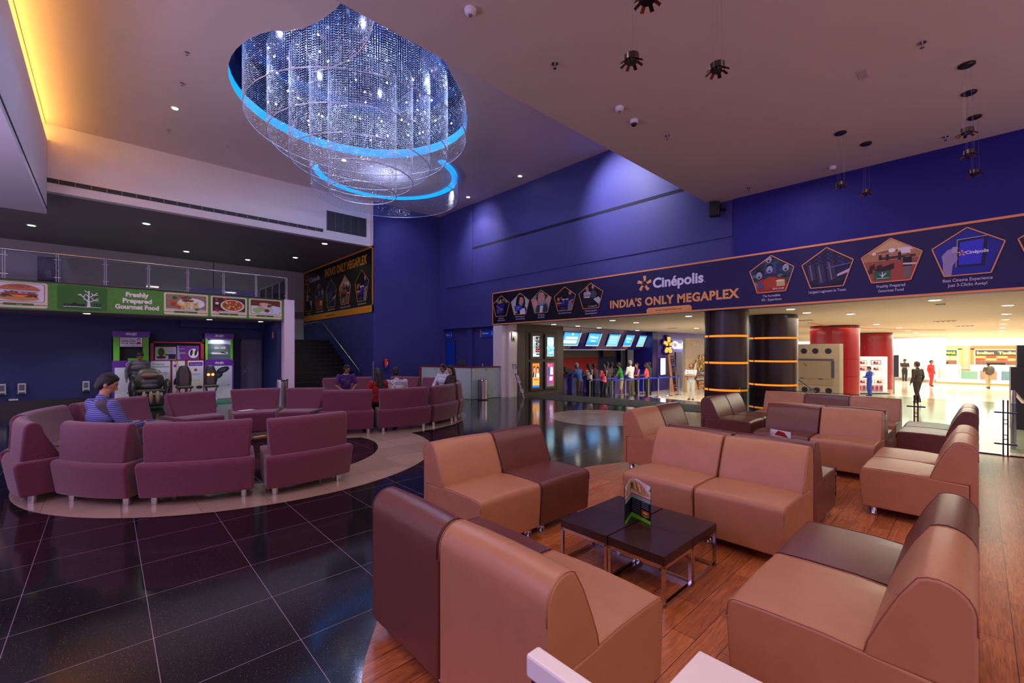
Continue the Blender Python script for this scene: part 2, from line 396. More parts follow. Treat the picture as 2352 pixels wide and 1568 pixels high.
# mall ceiling and beam behind the banner
struct('ceiling_mall', MB().box(9.62, 70, -24, 30, 2.40, 2.5), CEILM)
struct('wall_right', MB().box(9.42, 9.62, -24, 14.3, 3.40, 6.8).box(9.42, 9.62, -24, 11.0, 2.36, 3.40).box(9.42, 9.62, 10.95, 14.3, 2.33, 3.40), WALLB)
# raised panels and grooves of the blue wall
struct('trim_1', MB().box(9.36, 9.42, -24, 3.42, 3.42, 4.6), mat('blue_wall_paint_right', (34, 28, 120), .6, spec=.3))
DKBL = mat('groove_shadow_gap', (12, 12, 48), .8)
struct('trim_2', MB().box(9.412, 9.424, 4.0, 12.12, 5.06, 5.14), DKBL)
struct('trim_3', MB().box(9.38, 9.42, 12.10, 13.75, 3.86, 6.65).box(9.40, 9.42, 12.75, 12.78, 3.86, 6.64), WALLB)
struct('trim_4', MB().box(9.395, 9.42, 3.44, 12.12, 3.86, 5.05), WALLB)
# recessed blue wall under it, with two bays
struct('wall_recess', MB().box(9.62, 9.75, 10.95, 14.3, 0, 2.40).box(9.50, 9.62, 12.28, 12.50, 0, 2.33).box(9.42, 9.62, 14.0, 14.3, 0, 2.33), WALLB)
d1 = tag(MB().box(9.595, 9.625, 13.42, 13.98, 0, 1.86).build('door_1', mat('blue_door', (12, 60, 170), .45)), kind='structure')
MB().box(9.585, 9.60, 13.40, 13.43, 0, 1.89).box(9.585, 9.60, 13.98, 14.0, 0, 1.89).box(9.585, 9.60, 13.40, 14.0, 1.86, 1.89).build('door_frame', WALLB2, d1)
MB().cyl(9.57, 13.5, .88, .92, .02, 10).build('door_handle', STEEL, d1)
struct('trim_5', MB().box(9.36, 9.62, 10.52, 10.95, 0, 2.34), WHITE)           # white pier
struct('wall_back', MB().box(6.72, 9.42, 14.2, 14.4, 0, 6.8), WALLB)
struct('wall_stair', MB().box(6.72, 6.9, 14.4, 21.5, 0, 5.2), WALLB)
struct('wall_landing', MB().box(-5.5, 9.6, 21.4, 21.6, 0, 5.2), GREYW)
struct('wall_bulkhead', MB().box(-5.5, 6.72, 14.4, 14.6, 5.13, 6.8), WHITE)
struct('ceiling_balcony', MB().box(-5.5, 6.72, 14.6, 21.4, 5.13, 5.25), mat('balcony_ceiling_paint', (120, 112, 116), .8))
struct('floor_balcony', MB().box(-5.5, 3.97, 14.50, 21.4, 2.46, 2.98), GREYW)
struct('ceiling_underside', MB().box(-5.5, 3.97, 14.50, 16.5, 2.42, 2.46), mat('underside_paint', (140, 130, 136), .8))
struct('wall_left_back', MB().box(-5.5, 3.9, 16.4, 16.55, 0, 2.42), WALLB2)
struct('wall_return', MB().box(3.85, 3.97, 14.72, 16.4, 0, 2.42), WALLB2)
struct('baseboard_back', MB().box(-5.5, -.0, 16.37, 16.4, 0, .25), mat('black_skirting', (14, 10, 14), .3))
struct('baseboard_right', MB().box(2.95, 3.20, 16.37, 16.4, 0, .12), mat('black_skirting', (14, 10, 14), .3))
struct('trim_6', MB().box(3.97, 4.26, 14.42, 14.72, 0, 3.07), mat('white_pillar_paint', (238, 214, 232), .6))
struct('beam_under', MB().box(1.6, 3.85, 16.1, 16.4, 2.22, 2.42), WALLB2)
d2 = tag(MB().box(3.22, 3.78, 16.36, 16.40, 0, 1.84).build('door_2', mat('grey_door', (86, 82, 110), .5)), kind='structure')
MB().box(3.19, 3.22, 16.34, 16.40, 0, 1.88).box(3.78, 3.81, 16.34, 16.40, 0, 1.88).box(3.19, 3.81, 16.34, 16.40, 1.84, 1.88).build('door_frame', mat('grey_door_frame', (70, 68, 92), .5), d2)
MB().bar((3.26, 16.33, .85), (3.36, 16.33, .85), .015, .015).cyl(3.27, 16.34, .76, .79, .012, 8).build('door_handle', STEEL, d2)
struct('trim_7', MB().box(6.70, 6.74, 14.2, 14.42, 5.13, 6.8), WHITE)

# stair: thirteen black treads, landing
st = MB(); y0, n = 14.75, 13
for i in range(n):
    st.box(4.27, 6.715, y0 + i * .285, 21.4, i * .15, (i + 1) * .15)
stairs = struct('floor_stairs', st, mat('black_stair_stone', (9, 8, 9), .35, noise=.3, nscale=6))
ns = MB()
for i in range(n): ns.box(4.27, 6.71, y0 + i * .285 - .004, y0 + i * .285 + .012, (i + 1) * .15, (i + 1) * .15 + .003)
struct('trim_8', ns, mat('stair_nosing', (110, 96, 100), .4))
struct('wall_stair_left', MB().box(3.97, 4.27, 16.4, 21.4, 0, 2.98), GREYW)

# upper ceiling with the round light recess
def flat_with_hole(outer, holes, z):
    cu = bpy.data.curves.new('c', 'CURVE'); cu.dimensions = '2D'; cu.fill_mode = 'BOTH'
    for pts in [outer] + holes:
        s = cu.splines.new('POLY'); s.points.add(len(pts) - 1); s.use_cyclic_u = True
        for i, p in enumerate(pts): s.points[i].co = (p[0], p[1], 0, 1)
    o = bpy.data.objects.new('c', cu); COL.objects.link(o)
    dg = bpy.context.evaluated_depsgraph_get(); e = o.evaluated_get(dg); me = e.to_mesh()
    m = MB().add([(v.co.x, v.co.y, z) for v in me.vertices], [tuple(p.vertices) for p in me.polygons])
    e.to_mesh_clear(); bpy.data.objects.remove(o); bpy.data.curves.remove(cu); return m
RC = (3.94, 8.98); RR = 2.34
hole = []
for a in range(-22, 214, 6): hole.append((RC[0] + RR * math.cos(R(a)), RC[1] + RR * math.sin(R(a))))
hole += [(2.13, 7.62), (2.30, 7.36), (2.44, 7.02), (2.53, 6.62), (2.56, 6.1), (2.5, 5.6), (3.1, 5.75), (3.8, 6.1), (4.5, 6.55), (5.2, 7.05), (5.75, 7.6)]
struct('ceiling', flat_with_hole([(-5.5, 3.88), (9.42, 3.88), (9.42, 14.4), (-5.5, 14.4)], [hole], 6.65), CEIL, fixn=False)
# side wall of the recess: lit blue strip with dark paint above
COVE = emis('blue_cove_light', (20, 140, 255), 1.4)
def hole_wall(pts, z0, z1, out=0.0):
    m = MB(); n = len(pts)
    for z in (z0, z1):
        for p in pts: m.v.append((p[0], p[1], z))
    for i in range(n): j = (i + 1) % n; m.f.append((i, j, n + j, n + i))
    return m
cs = tag(hole_wall(hole, 6.652, 6.86).build('cove_light', COVE, fixn=False), 'glowing blue light strip around the round ceiling recess above the crystal chandelier', 'cove light')
struct('ceiling_recess', hole_wall(hole, 6.86, 7.35).add([(p[0], p[1], 7.35) for p in hole], [tuple(range(len(hole)))]), mat('recess_dark_mirror', (22, 26, 60), .12, metal=.6), fixn=False)
RC2 = (6.0, 11.75)
ring = annulus(RC2, 1.86, 2.02, 6.60, 6.649, 80, -72, 158)
tag(ring.build('cove_light', COVE), 'glowing blue curved light ring on the ceiling behind the big chandelier', 'cove light')

# low ceiling over the lounge and the left soffit with its warm cove
struct('ceiling_low', MB().box(-.98, 9.42, -1.2, 3.88, 4.60, 4.66).box(-.98, 9.42, 3.80, 3.88, 4.66, 6.66), mat('low_ceiling_paint', (198, 180, 174), .85, noise=.02, nscale=1.5))
lf = [(-5.5, -1.2), (-.98, -1.2), (-.98, 14.38), (-5.5, 14.38)]
struct('ceiling_left', MB().slab(lf, 4.60, 6.30), mat('soffit_paint', (214, 204, 222), .8))
struct('trim_9', MB().box(-.985, -.972, -1.2, 14.38, 4.70, 4.735), mat('dark_slot', (25, 20, 24), .6))
tag(MB().box(-1.30, -1.18, 3.9, 14.3, 6.30, 6.36).build('cove_light', emis('warm_cove_light', (255, 190, 90), 18)), 'warm yellow strip light glowing in the gap above the white left soffit', 'cove light')
struct('ceiling_left_upper', MB().box(-5.5, -1.0, 3.9, 14.38, 6.636, 6.646), mat('cove_white', (250, 232, 190), .8))
# ================================================================ leather modular chairs
TAN = mat('tan_leather', (176, 120, 90), .34, noise=.05, nscale=9, bump=.12, bscale=420, spec=.5)
DRK = mat('dark_leather', (104, 56, 50), .30, noise=.08, nscale=9, bump=.12, bscale=420, spec=.55)
STT = mat('tan_stitch', (170, 112, 88), .5); STD = mat('dark_stitch', (84, 40, 40), .5)
def arcpts(cx, cy, r, a0, a1, n): return [(cx + r * math.cos(R(a0 + (a1 - a0) * i / n)), cy + r * math.sin(R(a0 + (a1 - a0) * i / n))) for i in range(n + 1)]
def chair_proto(name, m, st):
    root = thing(name, 'x', 'chair')
    W = .313
    back = [(0, .075), (0, .60)] + arcpts(.095, .655, .095, 175, 60, 7) + [(.19, .66), (.235, .56), (.275, .46), (.285, .405), (.05, .405), (.05, .075)]
    seat = [(.052, .075), (.738, .075), (.750, .20), (.757, .34)] + arcpts(.715, .385, .038, -5, 90, 5) + [(.6, .428), (.4, .428), (.27, .418), (.052, .403)]
    def ext(poly, w):
        m_ = MB(); n = len(poly)
        xs = [-w, -w + .012, -w * .5, 0, w * .5, w - .012, w]; 
        for x in xs:
            for (d, z) in poly: m_.v.append((x, d, z))
        for k in range(len(xs) - 1):
            for i in range(n): j = (i + 1) % n; m_.f.append((k * n + i, k * n + j, (k + 1) * n + j, (k + 1) * n + i))
        m_.f.append(tuple(reversed(range(n)))); m_.f.append(tuple((len(xs) - 1) * n + i for i in range(n))); return m_
    b = ext(back, W); s = ext(seat, W)
    # crown the cushions a little
    def crown(m_, amt, cond):
        for i, (x, y, z) in enumerate(m_.v):
            if cond(y, z): m_.v[i] = (x, y, z + amt * (1 - (x / W) ** 2))
    crown(s, .012, lambda y, z: z > .41); crown(b, .008, lambda y, z: z > .7)
    b.build('backrest', m, root, smooth=50, bevel=.012, seg=3); s.build('seat', m, root, smooth=50, bevel=.014, seg=3)
    for sx in (-1, 1):
        x = sx * (W - .004)
        MB().tube([(x, d, z) for d, z in back[1:-2]], .0024, 6).build('piping', st, root, smooth=180)
        MB().tube([(x, d, z) for d, z in seat[3:-1]], .0024, 6).build('piping', st, root, smooth=180)
        for y in (.09, .67):
            MB().lathe([(.030, 0), (.034, .004), (.034, .012), (.030, .016), (.030, .08)], sx * (W - .07), y, 16).build('leg', CHROME, root, smooth=50)
    return root
chairs = [  # kind, centre x, rear y, facing angle, label
 ('t', 2.25, 3.16, 180, 'tan leather chair nearest the purple sofas, left of the dark one, facing the menu table'),
 ('d', 2.89, 3.16, 180, 'dark maroon leather chair behind the menu table, touching a tan chair on its left'),
 ('t', 1.04, 1.26, -90, 'large tan leather chair at bottom centre, seen from behind'),
 ('d', 1.04, 1.90, -90, 'dark maroon leather chair seen from behind beside the black floor, left of the tan one'),
 ('t', 2.30, 0.0, 0, 'large tan leather chair in the right foreground, seen from its side'),
 ('d', 2.94, 0.0, 0, 'dark maroon leather chair just beyond the big tan chair at right foreground'),
 ('t', 4.12, 1.85, 90, 'left tan leather chair of the pair behind the menu table, nearer the black floor'),
 ('t', 4.12, 1.21, 90, 'right tan leather chair of the pair behind the menu table, its side wall showing'),
 ('d', 4.14, 1.21, -90, 'dark leather chair back to back with the right tan chair behind the menu table'),
 ('d', 4.14, 1.85, -90, 'dark leather chair back to back with the left tan chair behind the menu table'),
 ('t', 5.17, 3.12, 180, 'tan leather chair of the middle group, its side turned to the shiny black floor'),
 ('d', 5.81, 3.12, 180, 'dark leather chair of the middle group, right of the tan one at the black floor'),
 ('d', 7.42, 3.10, 180, 'left dark brown leather chair of the far pair in front of the dark round column'),
 ('d', 8.06, 3.10, 180, 'right dark brown leather chair of the far pair in front of the dark round column'),
 ('d', 7.09, 1.75, 90, 'dark leather chair facing the middle table, behind the small white menu box'),
 ('t', 7.09, 1.11, 90, 'tan leather chair facing the middle table, right of the dark one'),
 ('t', 7.11, 1.75, -90, 'leather chair hidden behind the dark one of the middle row, back to back with it'),
 ('d', 7.11, 1.11, -90, 'dark leather chair back to back with the tan one of the middle row'),
 ('t', 9.20, 2.42, 90, 'left tan leather chair of the farthest row of three, nearest the round columns'),
 ('d', 9.20, 1.78, 90, 'middle dark leather chair of the farthest row of three'),
 ('t', 9.20, 1.14, 90, 'right tan leather chair of the farthest row of three, beside the glass fence post'),
 ('t', 5.42, 0.0, 0, 'tan leather chair at right of the middle group, seen from its side, nearer one'),
 ('t', 6.06, 0.0, 0, 'leather chair at right of the middle group, beyond the nearer tan one'),
 ('d', 8.05, 0.0, 0, 'dark leather chair at right of the far group, seen from its side, nearer the camera'),
 ('d', 8.69, 0.0, 0, 'dark leather chair at right of the far group, nearest the glass fence'),
]
pt = chair_proto('leather_chair', TAN, STT); pd = chair_proto('leather_chair', DRK, STD); used = set()
for k, x, y, a, lab in chairs:
    p = pt if k == 't' else pd
    o = p if k not in used else copy_tree(p)
    used.add(k); o.location = (x, y, .004); o.rotation_euler = (0, 0, R(a)); tag(o, lab, 'chair', 'modular leather lounge chairs')

# ---------------------------------------------------------------- cube tables
TBW = mat('dark_table_wood', (52, 30, 30), .28, noise=.25, nscale=14)
def table_proto():
    r = thing('coffee_table', 'dark wood cube table', 'table'); a, b = .182, .195
    MB().box(-a, a, -b, b, .245, .30).build('table_top', TBW, r, bevel=.002, seg=1)
    t = .02
    f = MB(); f2 = MB()
    for z, g_ in ((.01, f), (.235, f2)):
        g_.box(-a, a, -b, -b + t, z - .01, z + .01).box(-a, a, b - t, b, z - .01, z + .01).box(-a, -a + t, -b, b, z - .01, z + .01).box(a - t, a, -b, b, z - .01, z + .01)
    f.build('lower_frame', CHROME, r); f2.build('upper_frame', CHROME, r)
    for sx in (-1, 1):
        for sy in (-1, 1):
            x = sx * (a - t / 2); y = sy * (b - t / 2); MB().box(x - t / 2, x + t / 2, y - t / 2, y + t / 2, .018, .228).build('leg', CHROME, r)
    return r
tb = table_proto(); first = True
for x, y, lab in ((2.555, 1.44, 'dark wood cube table with chrome frame, nearest the camera, in the block of four'),
                  (2.555, 1.84, 'dark wood cube table with chrome frame, left one of the block of four'),
                  (2.925, 1.44, 'dark wood cube table with chrome frame, right one of the block of four'),
                  (2.925, 1.84, 'dark wood cube table, rear one of the block of four, behind the menu card'),
                  (5.35, 1.20, 'dark wood cube table of the middle seating group, nearer half'),
                  (5.35, 1.60, 'dark wood cube table of the middle seating group, under the white menu box')):
    o = tb if first else copy_tree(tb); first = False
    o.location = (x, y, .004); tag(o, lab, 'table', 'dark wood cube tables')
# menu stands
def menu(sp, rt, lf, z, h, label, plain=False):
    """folded card standing open: spine at sp, free edges at rt and lf"""
    r = thing('menu_stand', label, 'menu', (sp[0], sp[1], z))
    for k, e in enumerate((rt, lf)):
        S = Vector((sp[0], sp[1], z)); E_ = Vector((e[0], e[1], z)); u = (E_ - S); w = u.length; u.normalize(); U = u; O2 = S
        n = u.cross(Vector((0, 0, 1))); cam_ = -(S.normalized())
        if n.dot(Vector((cam_.x, cam_.y, 0))) < 0: U = -u; O2 = E_; n = -n
        x = lambda t: t if U == u else w - t
        prof = [(0, 0), (w, 0), (w, h * .92), (w * .8, h * .94), (w * .35, h), (0, h * .96)] if not plain else [(0, 0), (w, 0), (w, h), (0, h)]
        MB().prism(prof, lambda p: tuple(S + u * p[0] + Vector((0, 0, p[1])) - n * .003), lambda p: tuple(S + u * p[0] + Vector((0, 0, p[1])) - n * .0004)).build('card', mat('menu_card', (26, 26, 38), .4) if not plain else mat('menu_card_white', (214, 210, 220), .5), r)
        P = Paint(O2, U, (0, 0, 1), .0004); fl = (U != u)
        def q(pts): return [((w - a_) if fl else a_, b_) for a_, b_ in (pts if not fl else list(reversed(pts)))]
        if plain:
            P.rect(0, 0, w, h, (225, 222, 230))
            for i in range(40): P.ell(random.uniform(.01, w - .01), random.uniform(.01, h - .05), .006, .004, (120, 120, 135), 7)
            P.poly(q([(w * .2, h * .82), (w * .9, h * .78), (w * .7, h * .95), (w * .4, h * .98)]), (150, 30, 40)); P.build('menu_print', r); continue
        P.rect(0, 0, w, h * .60, (24, 26, 42)).poly(q([(0, 0), (w, 0), (w, .022), (0, .030)]), (110, 190, 50))
        P.poly(q([(0, h * .60), (w, h * .60), (w, h * .92), (w * .8, h * .94), (w * .35, h), (0, h * .96)]), (206, 190, 200))
        P.poly(q([(0, h * .70), (w * .5, h * .62), (w, h * .66), (w * .55, h * .9), (w * .1, h * .97)]), (186, 140, 100)).poly(q([(w * .30, h * .66), (w * .97, h * .66), (w * .55, h * .84)]), (190, 150, 110))
        for i in range(5): P.poly(q([(w * (.1 + .13 * i), h * (.92 - .03 * i)), (w * (.13 + .13 * i), h * (.93 - .03 * i)), (w * (.26 + .12 * i), h * .70), (w * (.22 + .12 * i), h * .70)]), ((226, 206, 176), (120, 50, 50), (236, 222, 190), (90, 120, 50), (150, 60, 50))[i])
        P.poly(q([(w * .8, h * .8), (w, h * .76), (w, h * .92), (w * .82, h * .92)]), (222, 216, 228)).poly(q([(w * .9, h * .8), (w, h * .78), (w, h * .88)]), (80, 150, 60)).poly(q([(0, h * .72), (.01, h * .72), (.02, h * .86), (0, h * .86)]), (60, 110, 40))
        P.rect(0, h * .575, w, h * .60, (206, 50, 44)).rect(0, h * .49, w, h * .575, (120, 176, 176))
        if k == 0:
            P.text('Fast Food', w * .7 if not fl else w * .7, h * .51, .010, (200, 60, 50))
            for i in range(9):
                v = h * .46 - i * .0125; P.rect(.010, v, w * .48, v + .0022, (150, 150, 165))
                if i < 4: P.rect(w * .55, v, w * .9, v + .0022, (170, 170, 180))
            P.rect(w * .54, .04, w * .95, h * .28, (150, 76, 44)).ell(w * .75, h * .22, .022, .012, (206, 150, 80)).ell(w * .75, h * .17, .024, .006, (70, 110, 40)).ell(w * .75, h * .14, .022, .007, (170, 110, 60))
        P.build('menu_print', r)
menu((2.79, 1.72), (2.74, 1.54), (2.61, 1.66), .3045, .285, 'folded printed menu card with a sandwich picture, standing on the cube tables')
menu((5.55, 1.62), (5.46, 1.40), (5.30, 1.55), .3045, .31, 'small white patterned menu box with a red top on the middle table', True)

# ---------------------------------------------------------------- purple curved sofas
PUR = mat('purple_velour', (104, 36, 64), .75, noise=.10, nscale=60, bump=.25, bscale=700, sheen=.35)
def sofa(c, sc_, a0, a1, label):
    r = thing('curved_sofa', label, 'sofa', (c[0] + 1.95 * sc_ * math.cos(R((a0 + a1) / 2)), c[1] + 1.95 * sc_ * math.sin(R((a0 + a1) / 2)), .004), 'curved purple sofa segments')
    g = .4
    base = [(2.25, .088), (2.29, .34)] + arcpts(2.25, .385, .045, 0, 90, 4) + [(1.62, .43)] + arcpts(1.60, .385, .045, 90, 180, 4) + [(1.60, .088)]
    back = [(2.24, .42), (2.225, .70)] + arcpts(2.155, .735, .068, -5, 170, 7) + [(2.07, .68), (1.94, .42)]
    def sweep(prof, b0, b1, n=8, tp=0):
        m = MB(); k = len(prof)
        for i in range(n + 1):
            for (rad, z) in prof:
                e = tp * (z - .43) if tp else 0
                e2 = .8 * (.43 - min(z, .43)) if not tp else 0
                t = R(b0 + e2 - e + (b1 - b0 - 2 * e2 + 2 * e) * i / n)
                m.v.append((c[0] + rad * sc_ * math.cos(t), c[1] + rad * sc_ * math.sin(t), z))
        for i in range(n):
            for q in range(k): p = (q + 1) % k; m.f.append((i * k + q, i * k + p, (i + 1) * k + p, (i + 1) * k + q))
        m.f.append(tuple(range(k))); m.f.append(tuple(n * k + q for q in reversed(range(k)))); return m
    sweep(base, a0 + g, a1 - g).build('seat', PUR, r, smooth=50, bevel=.02, seg=3)
    sweep(back, a0 + g + 1.3, a1 - g - 1.3, 8, 2.0).build('backrest', PUR, r, smooth=50, bevel=.02, seg=3)
    for t in (a0 + 3.2, a1 - 3.2):
        for rad in (1.72, 2.14):
            x = c[0] + rad * sc_ * math.cos(R(t)); y = c[1] + rad * sc_ * math.sin(R(t))
            MB().cyl(x, y, .002, .105, .034, 16).build('leg', CHROME, r, smooth=50)
S1 = [(-180.5, -158.3, 1.0, 'curved purple sofa segment at the far left edge of the near ring'),
 (-157.3, -131, 0.905, 'curved purple sofa segment at left, behind the reader in the striped shirt'),
 (-129.8, -100.5, 0.9, 'wide curved purple sofa segment in the front of the near ring, seen from behind'),
 (-99, -73.5, 0.95, 'curved purple sofa segment at the open right end of the near ring, seen from behind'),
 (149, 178, 1.02, 'curved purple sofa segment at far left of the near ring, facing the camera'),
 (117.5, 148, 1.01, 'curved purple sofa segment behind the reader\'s head, facing the camera'),
 (91, 112, 1.02, 'curved purple sofa segment in front of the massage chairs'),
 (64.5, 87, 1.04, 'curved purple sofa segment left of the steel bin, a folded paper on its seat'),
 (42, 63, 1, 'curved purple sofa segment right of the steel bin, in the near ring')]
for a0, a1, k, l in S1: sofa((1.5, 7.05), k, a0, a1, l)
S2 = [(-137, -111, 'curved purple sofa segment of the far ring, leftmost of those seen from behind'),
 (-110, -81, 'curved purple sofa segment of the far ring behind the man in the checked shirt'),
 (-80, -55, 'curved purple sofa segment of the far ring curving to the right, seen from behind'),
 (-54, -28, 'curved purple sofa segment at the right end of the far ring'),
 (-27, -1.5, 'curved purple sofa segment behind the couple, facing left'),
 (-0.5, 22, 'curved purple sofa segment of the far ring left of the couple, before the reception desk'),
 (23, 49, 'curved purple sofa segment of the far ring, beyond the man in the checked shirt'),
 (61, 79, 'curved purple sofa segment of the far ring right of the man in the purple shirt'),
 (79.5, 98, 'curved purple sofa segment of the far ring left of the man in the purple shirt')]
for a in S2: sofa(C2, .96, *a)
# low table inside the near ring
r = thing('low_table', 'low dark table with chrome legs inside the near purple sofa ring', 'table', (1.62, 7.0, .004))
MB().box(1.35, 1.90, 6.72, 7.27, .25, .30).build('table_top', TBW, r)
for x in (1.38, 1.87):
    for y in (6.75, 7.24): MB().box(x - .012, x + .012, y - .012, y + .012, .004, .25).build('leg', CHROME, r)
P = Paint((1.52, 6.82, .302), (.9, .35, 0), (-.35, .9, 0)); P.rect(0, 0, .17, .09, (225, 170, 60)).rect(.02, .03, .12, .05, (120, 70, 30))
tag(P.build('leaflet'), 'yellow leaflet on the low table inside the near sofa ring', 'leaflet')
m = MB().box(1.72, 1.95, 8.86, 9.0, .438, .446, rot=.3)
tag(m.build('folded_paper', mat('paper_white', (226, 220, 226), .7)), 'folded white paper lying on the sofa seat left of the steel bin', 'paper')

# ---------------------------------------------------------------- steel bins
def bin_(x, y, label, rr=.15, h=.62):
    r = thing('waste_bin', label, 'bin', (x, y, .004), 'steel waste bins')
    MB().lathe([(rr, .02), (rr, h - .04)], x, y, 32).build('body', STEEL, r, smooth=50)
    MB().lathe([(rr + .006, .0), (rr + .006, .03)], x, y, 32).build('base_ring', mat('black_rubber', (16, 16, 18), .6), r, smooth=50)
    MB().lathe([(rr + .008, h - .045), (rr + .008, h - .015), (rr - .01, h), (rr - .045, h + .008)], x, y, 32).build('lid', CHROME, r, smooth=50)
bin_(8.50, 10.45, 'round brushed steel bin standing on the black floor before the reception desk')
bin_(3.2, 11.8, 'round brushed steel bin behind the near purple sofa ring', .13, .80)

# ---------------------------------------------------------------- white table and chair back at the very front
r = thing('white_cafe_table', 'white table top corner at the bottom edge right of the white chair rail', 'table', (.92, .1, .004))
MB().box(.76, 1.09, -.5, .479, .715, .75).build('table_top', mat('white_solid_top', (228, 214, 220), .3), r, bevel=.004, seg=2)
MB().cyl(.92, 0, .0, .715, .03, 20).build('pedestal', CHROME, r, smooth=50); MB().cyl(.92, 0, .004, .02, .22, 32).build('foot', CHROME, r, smooth=50)
r = thing('white_rail_chair', 'dark wood chair back with a thick white top rail at the bottom edge', 'chair', (.66, .3, .004))
MB().box(.66, .70, .10, .665, .80, .85).build('top_rail', mat('white_rail', (235, 224, 232), .35), r, bevel=.006, seg=2)
MB().box(.668, .692, .12, .655, .40, .80).build('back_panel', mat('dark_back_wood', (58, 36, 32), .4, noise=.3, nscale=20), r)
MB().box(.36, .67, .12, .655, .39, .43).build('seat', mat('dark_back_wood', (58, 36, 32), .4), r)
for x in (.38, .68):
    for y in (.14, .635): MB().box(x - .015, x + .015, y - .015, y + .015, .004, .40).build('leg', CHROME, r)
# ================================================================ printed pictures (drawn in unit squares, clipped by the pentagon shape)
def clip(poly, win):
    """Sutherland-Hodgman against a convex counter-clockwise window"""
    out = poly
    for i in range(len(win)):
        a, b = win[i], win[(i + 1) % len(win)]; inp = out; out = []
        if not inp: return []
        def ins(p): return (b[0] - a[0]) * (p[1] - a[1]) - (b[1] - a[1]) * (p[0] - a[0]) >= 0
        for j in range(len(inp)):
            p, q = inp[j - 1], inp[j]; ip, iq = ins(p), ins(q)
            if ip != iq:
                dx, dy = q[0] - p[0], q[1] - p[1]; ex, ey = b[0] - a[0], b[1] - a[1]; den = dx * ey - dy * ex
                if abs(den) > 1e-12:
                    t = ((a[0] - p[0]) * ey - (a[1] - p[1]) * ex) / den; out.append((p[0] + dx * t, p[1] + dy * t))
            if iq: out.append(q)
    return out
class Clip:
    """painter in a 0..1 box placed at (u0,v0,w,h) and clipped to win"""
    def __init__(s, P, u0, v0, w, h, win): s.P = P; s.t = (u0, v0, w, h); s.win = win
    def poly(s, pts, col):
        u0, v0, w, h = s.t; q = clip([(u0 + x * w, v0 + y * h) for x, y in pts], s.win)
        if len(q) > 2: s.P.poly(q, col)
        return s
    def rect(s, a, b, c, d, col): return s.poly([(a, b), (c, b), (c, d), (a, d)], col)
    def ell(s, x, y, rx, ry, col, n=14, a=0):
        ca, sa = math.cos(a), math.sin(a)
        return s.poly([(x + rx * math.cos(6.2832 * i / n) * ca - ry * math.sin(6.2832 * i / n) * sa, y + rx * math.cos(6.2832 * i / n) * sa + ry * math.sin(6.2832 * i / n) * ca) for i in range(n)], col)
def pic_popcorn(c):
    c.rect(0, 0, 1, 1, (10, 8, 24)); c.poly([(.2, .58), (.72, .62), (.62, .12), (.26, .1)], (28, 28, 120)); c.poly([(.2, .56), (.28, .5), (.62, .3), (.60, .27), (.2, .5)], (150, 120, 90))
    rn = random.Random(3)
    for i in range(38): c.ell(rn.uniform(.2, .85), rn.uniform(.6, .78) + .03, .03, .022, rn.choice([(205, 180, 130), (170, 140, 95), (225, 205, 165)]), 6)
    for i in range(14): c.ell(rn.uniform(.27, .6), rn.uniform(.15, .38), .025, .02, rn.choice([(70, 90, 150), (120, 110, 60), (150, 160, 190)]), 6)
def pic_woman(c):
    c.rect(0, 0, 1, 1, (165, 185, 195)); c.ell(.52, .52, .26, .44, (24, 14, 20)); c.ell(.55, .62, .14, .19, (196, 132, 120)); c.rect(.48, .36, .62, .48, (180, 118, 108))
    c.poly([(.2, 0), (.3, .3), (.8, .34), (.95, 0)], (24, 22, 34)); c.poly([(.5, .0), (.48, .26), (.76, .28), (.8, 0)], (206, 206, 222)); c.poly([(.36, .95), (.5, .9), (.42, .5), (.38, .3), (.28, .5)], (22, 12, 18))
    c.ell(.5, .66, .03, .012, (30, 20, 26)); c.ell(.62, .66, .03, .012, (30, 20, 26)); c.ell(.56, .52, .045, .015, (200, 50, 100)); c.ell(.2, .38, .07, .08, (205, 140, 120)); c.ell(.28, .12, .07, .05, (200, 136, 120))
    c.poly([(.2, .42), (.58, .44), (.56, .2), (.2, .17)], (32, 66, 170)); c.rect(.3, .33, .5, .35, (170, 190, 230)); c.rect(.3, .25, .42, .27, (200, 170, 90))
def pic_phones(c):
    c.rect(0, 0, 1, 1, (120, 140, 150)); c.ell(.5, .72, .24, .3, (26, 18, 22)); c.ell(.5, .66, .19, .25, (196, 140, 126)); c.poly([(.2, 0), (.3, .36), (.5, .3), (.75, .4), (.9, 0)], (52, 56, 66)); c.poly([(.42, 0), (.44, .3), (.6, .3), (.56, 0)], (205, 205, 222))
    c.ell(.3, .66, .05, .09, (30, 30, 36)); c.ell(.76, .7, .05, .09, (40, 40, 46)); c.poly([(.0, .5), (.1, .66), (.26, .6), (.32, .4), (.2, .2), (.1, .3)], (206, 140, 140)); c.poly([(.98, .5), (.92, .72), (.78, .66), (.74, .5), (.84, .36)], (206, 140, 140))
    c.line = None
    c.poly([(.40, .73), (.48, .75), (.48, .73), (.40, .71)], (30, 20, 22)); c.poly([(.54, .75), (.63, .76), (.63, .74), (.54, .73)], (30, 20, 22)); c.ell(.53, .52, .05, .018, (205, 60, 100))
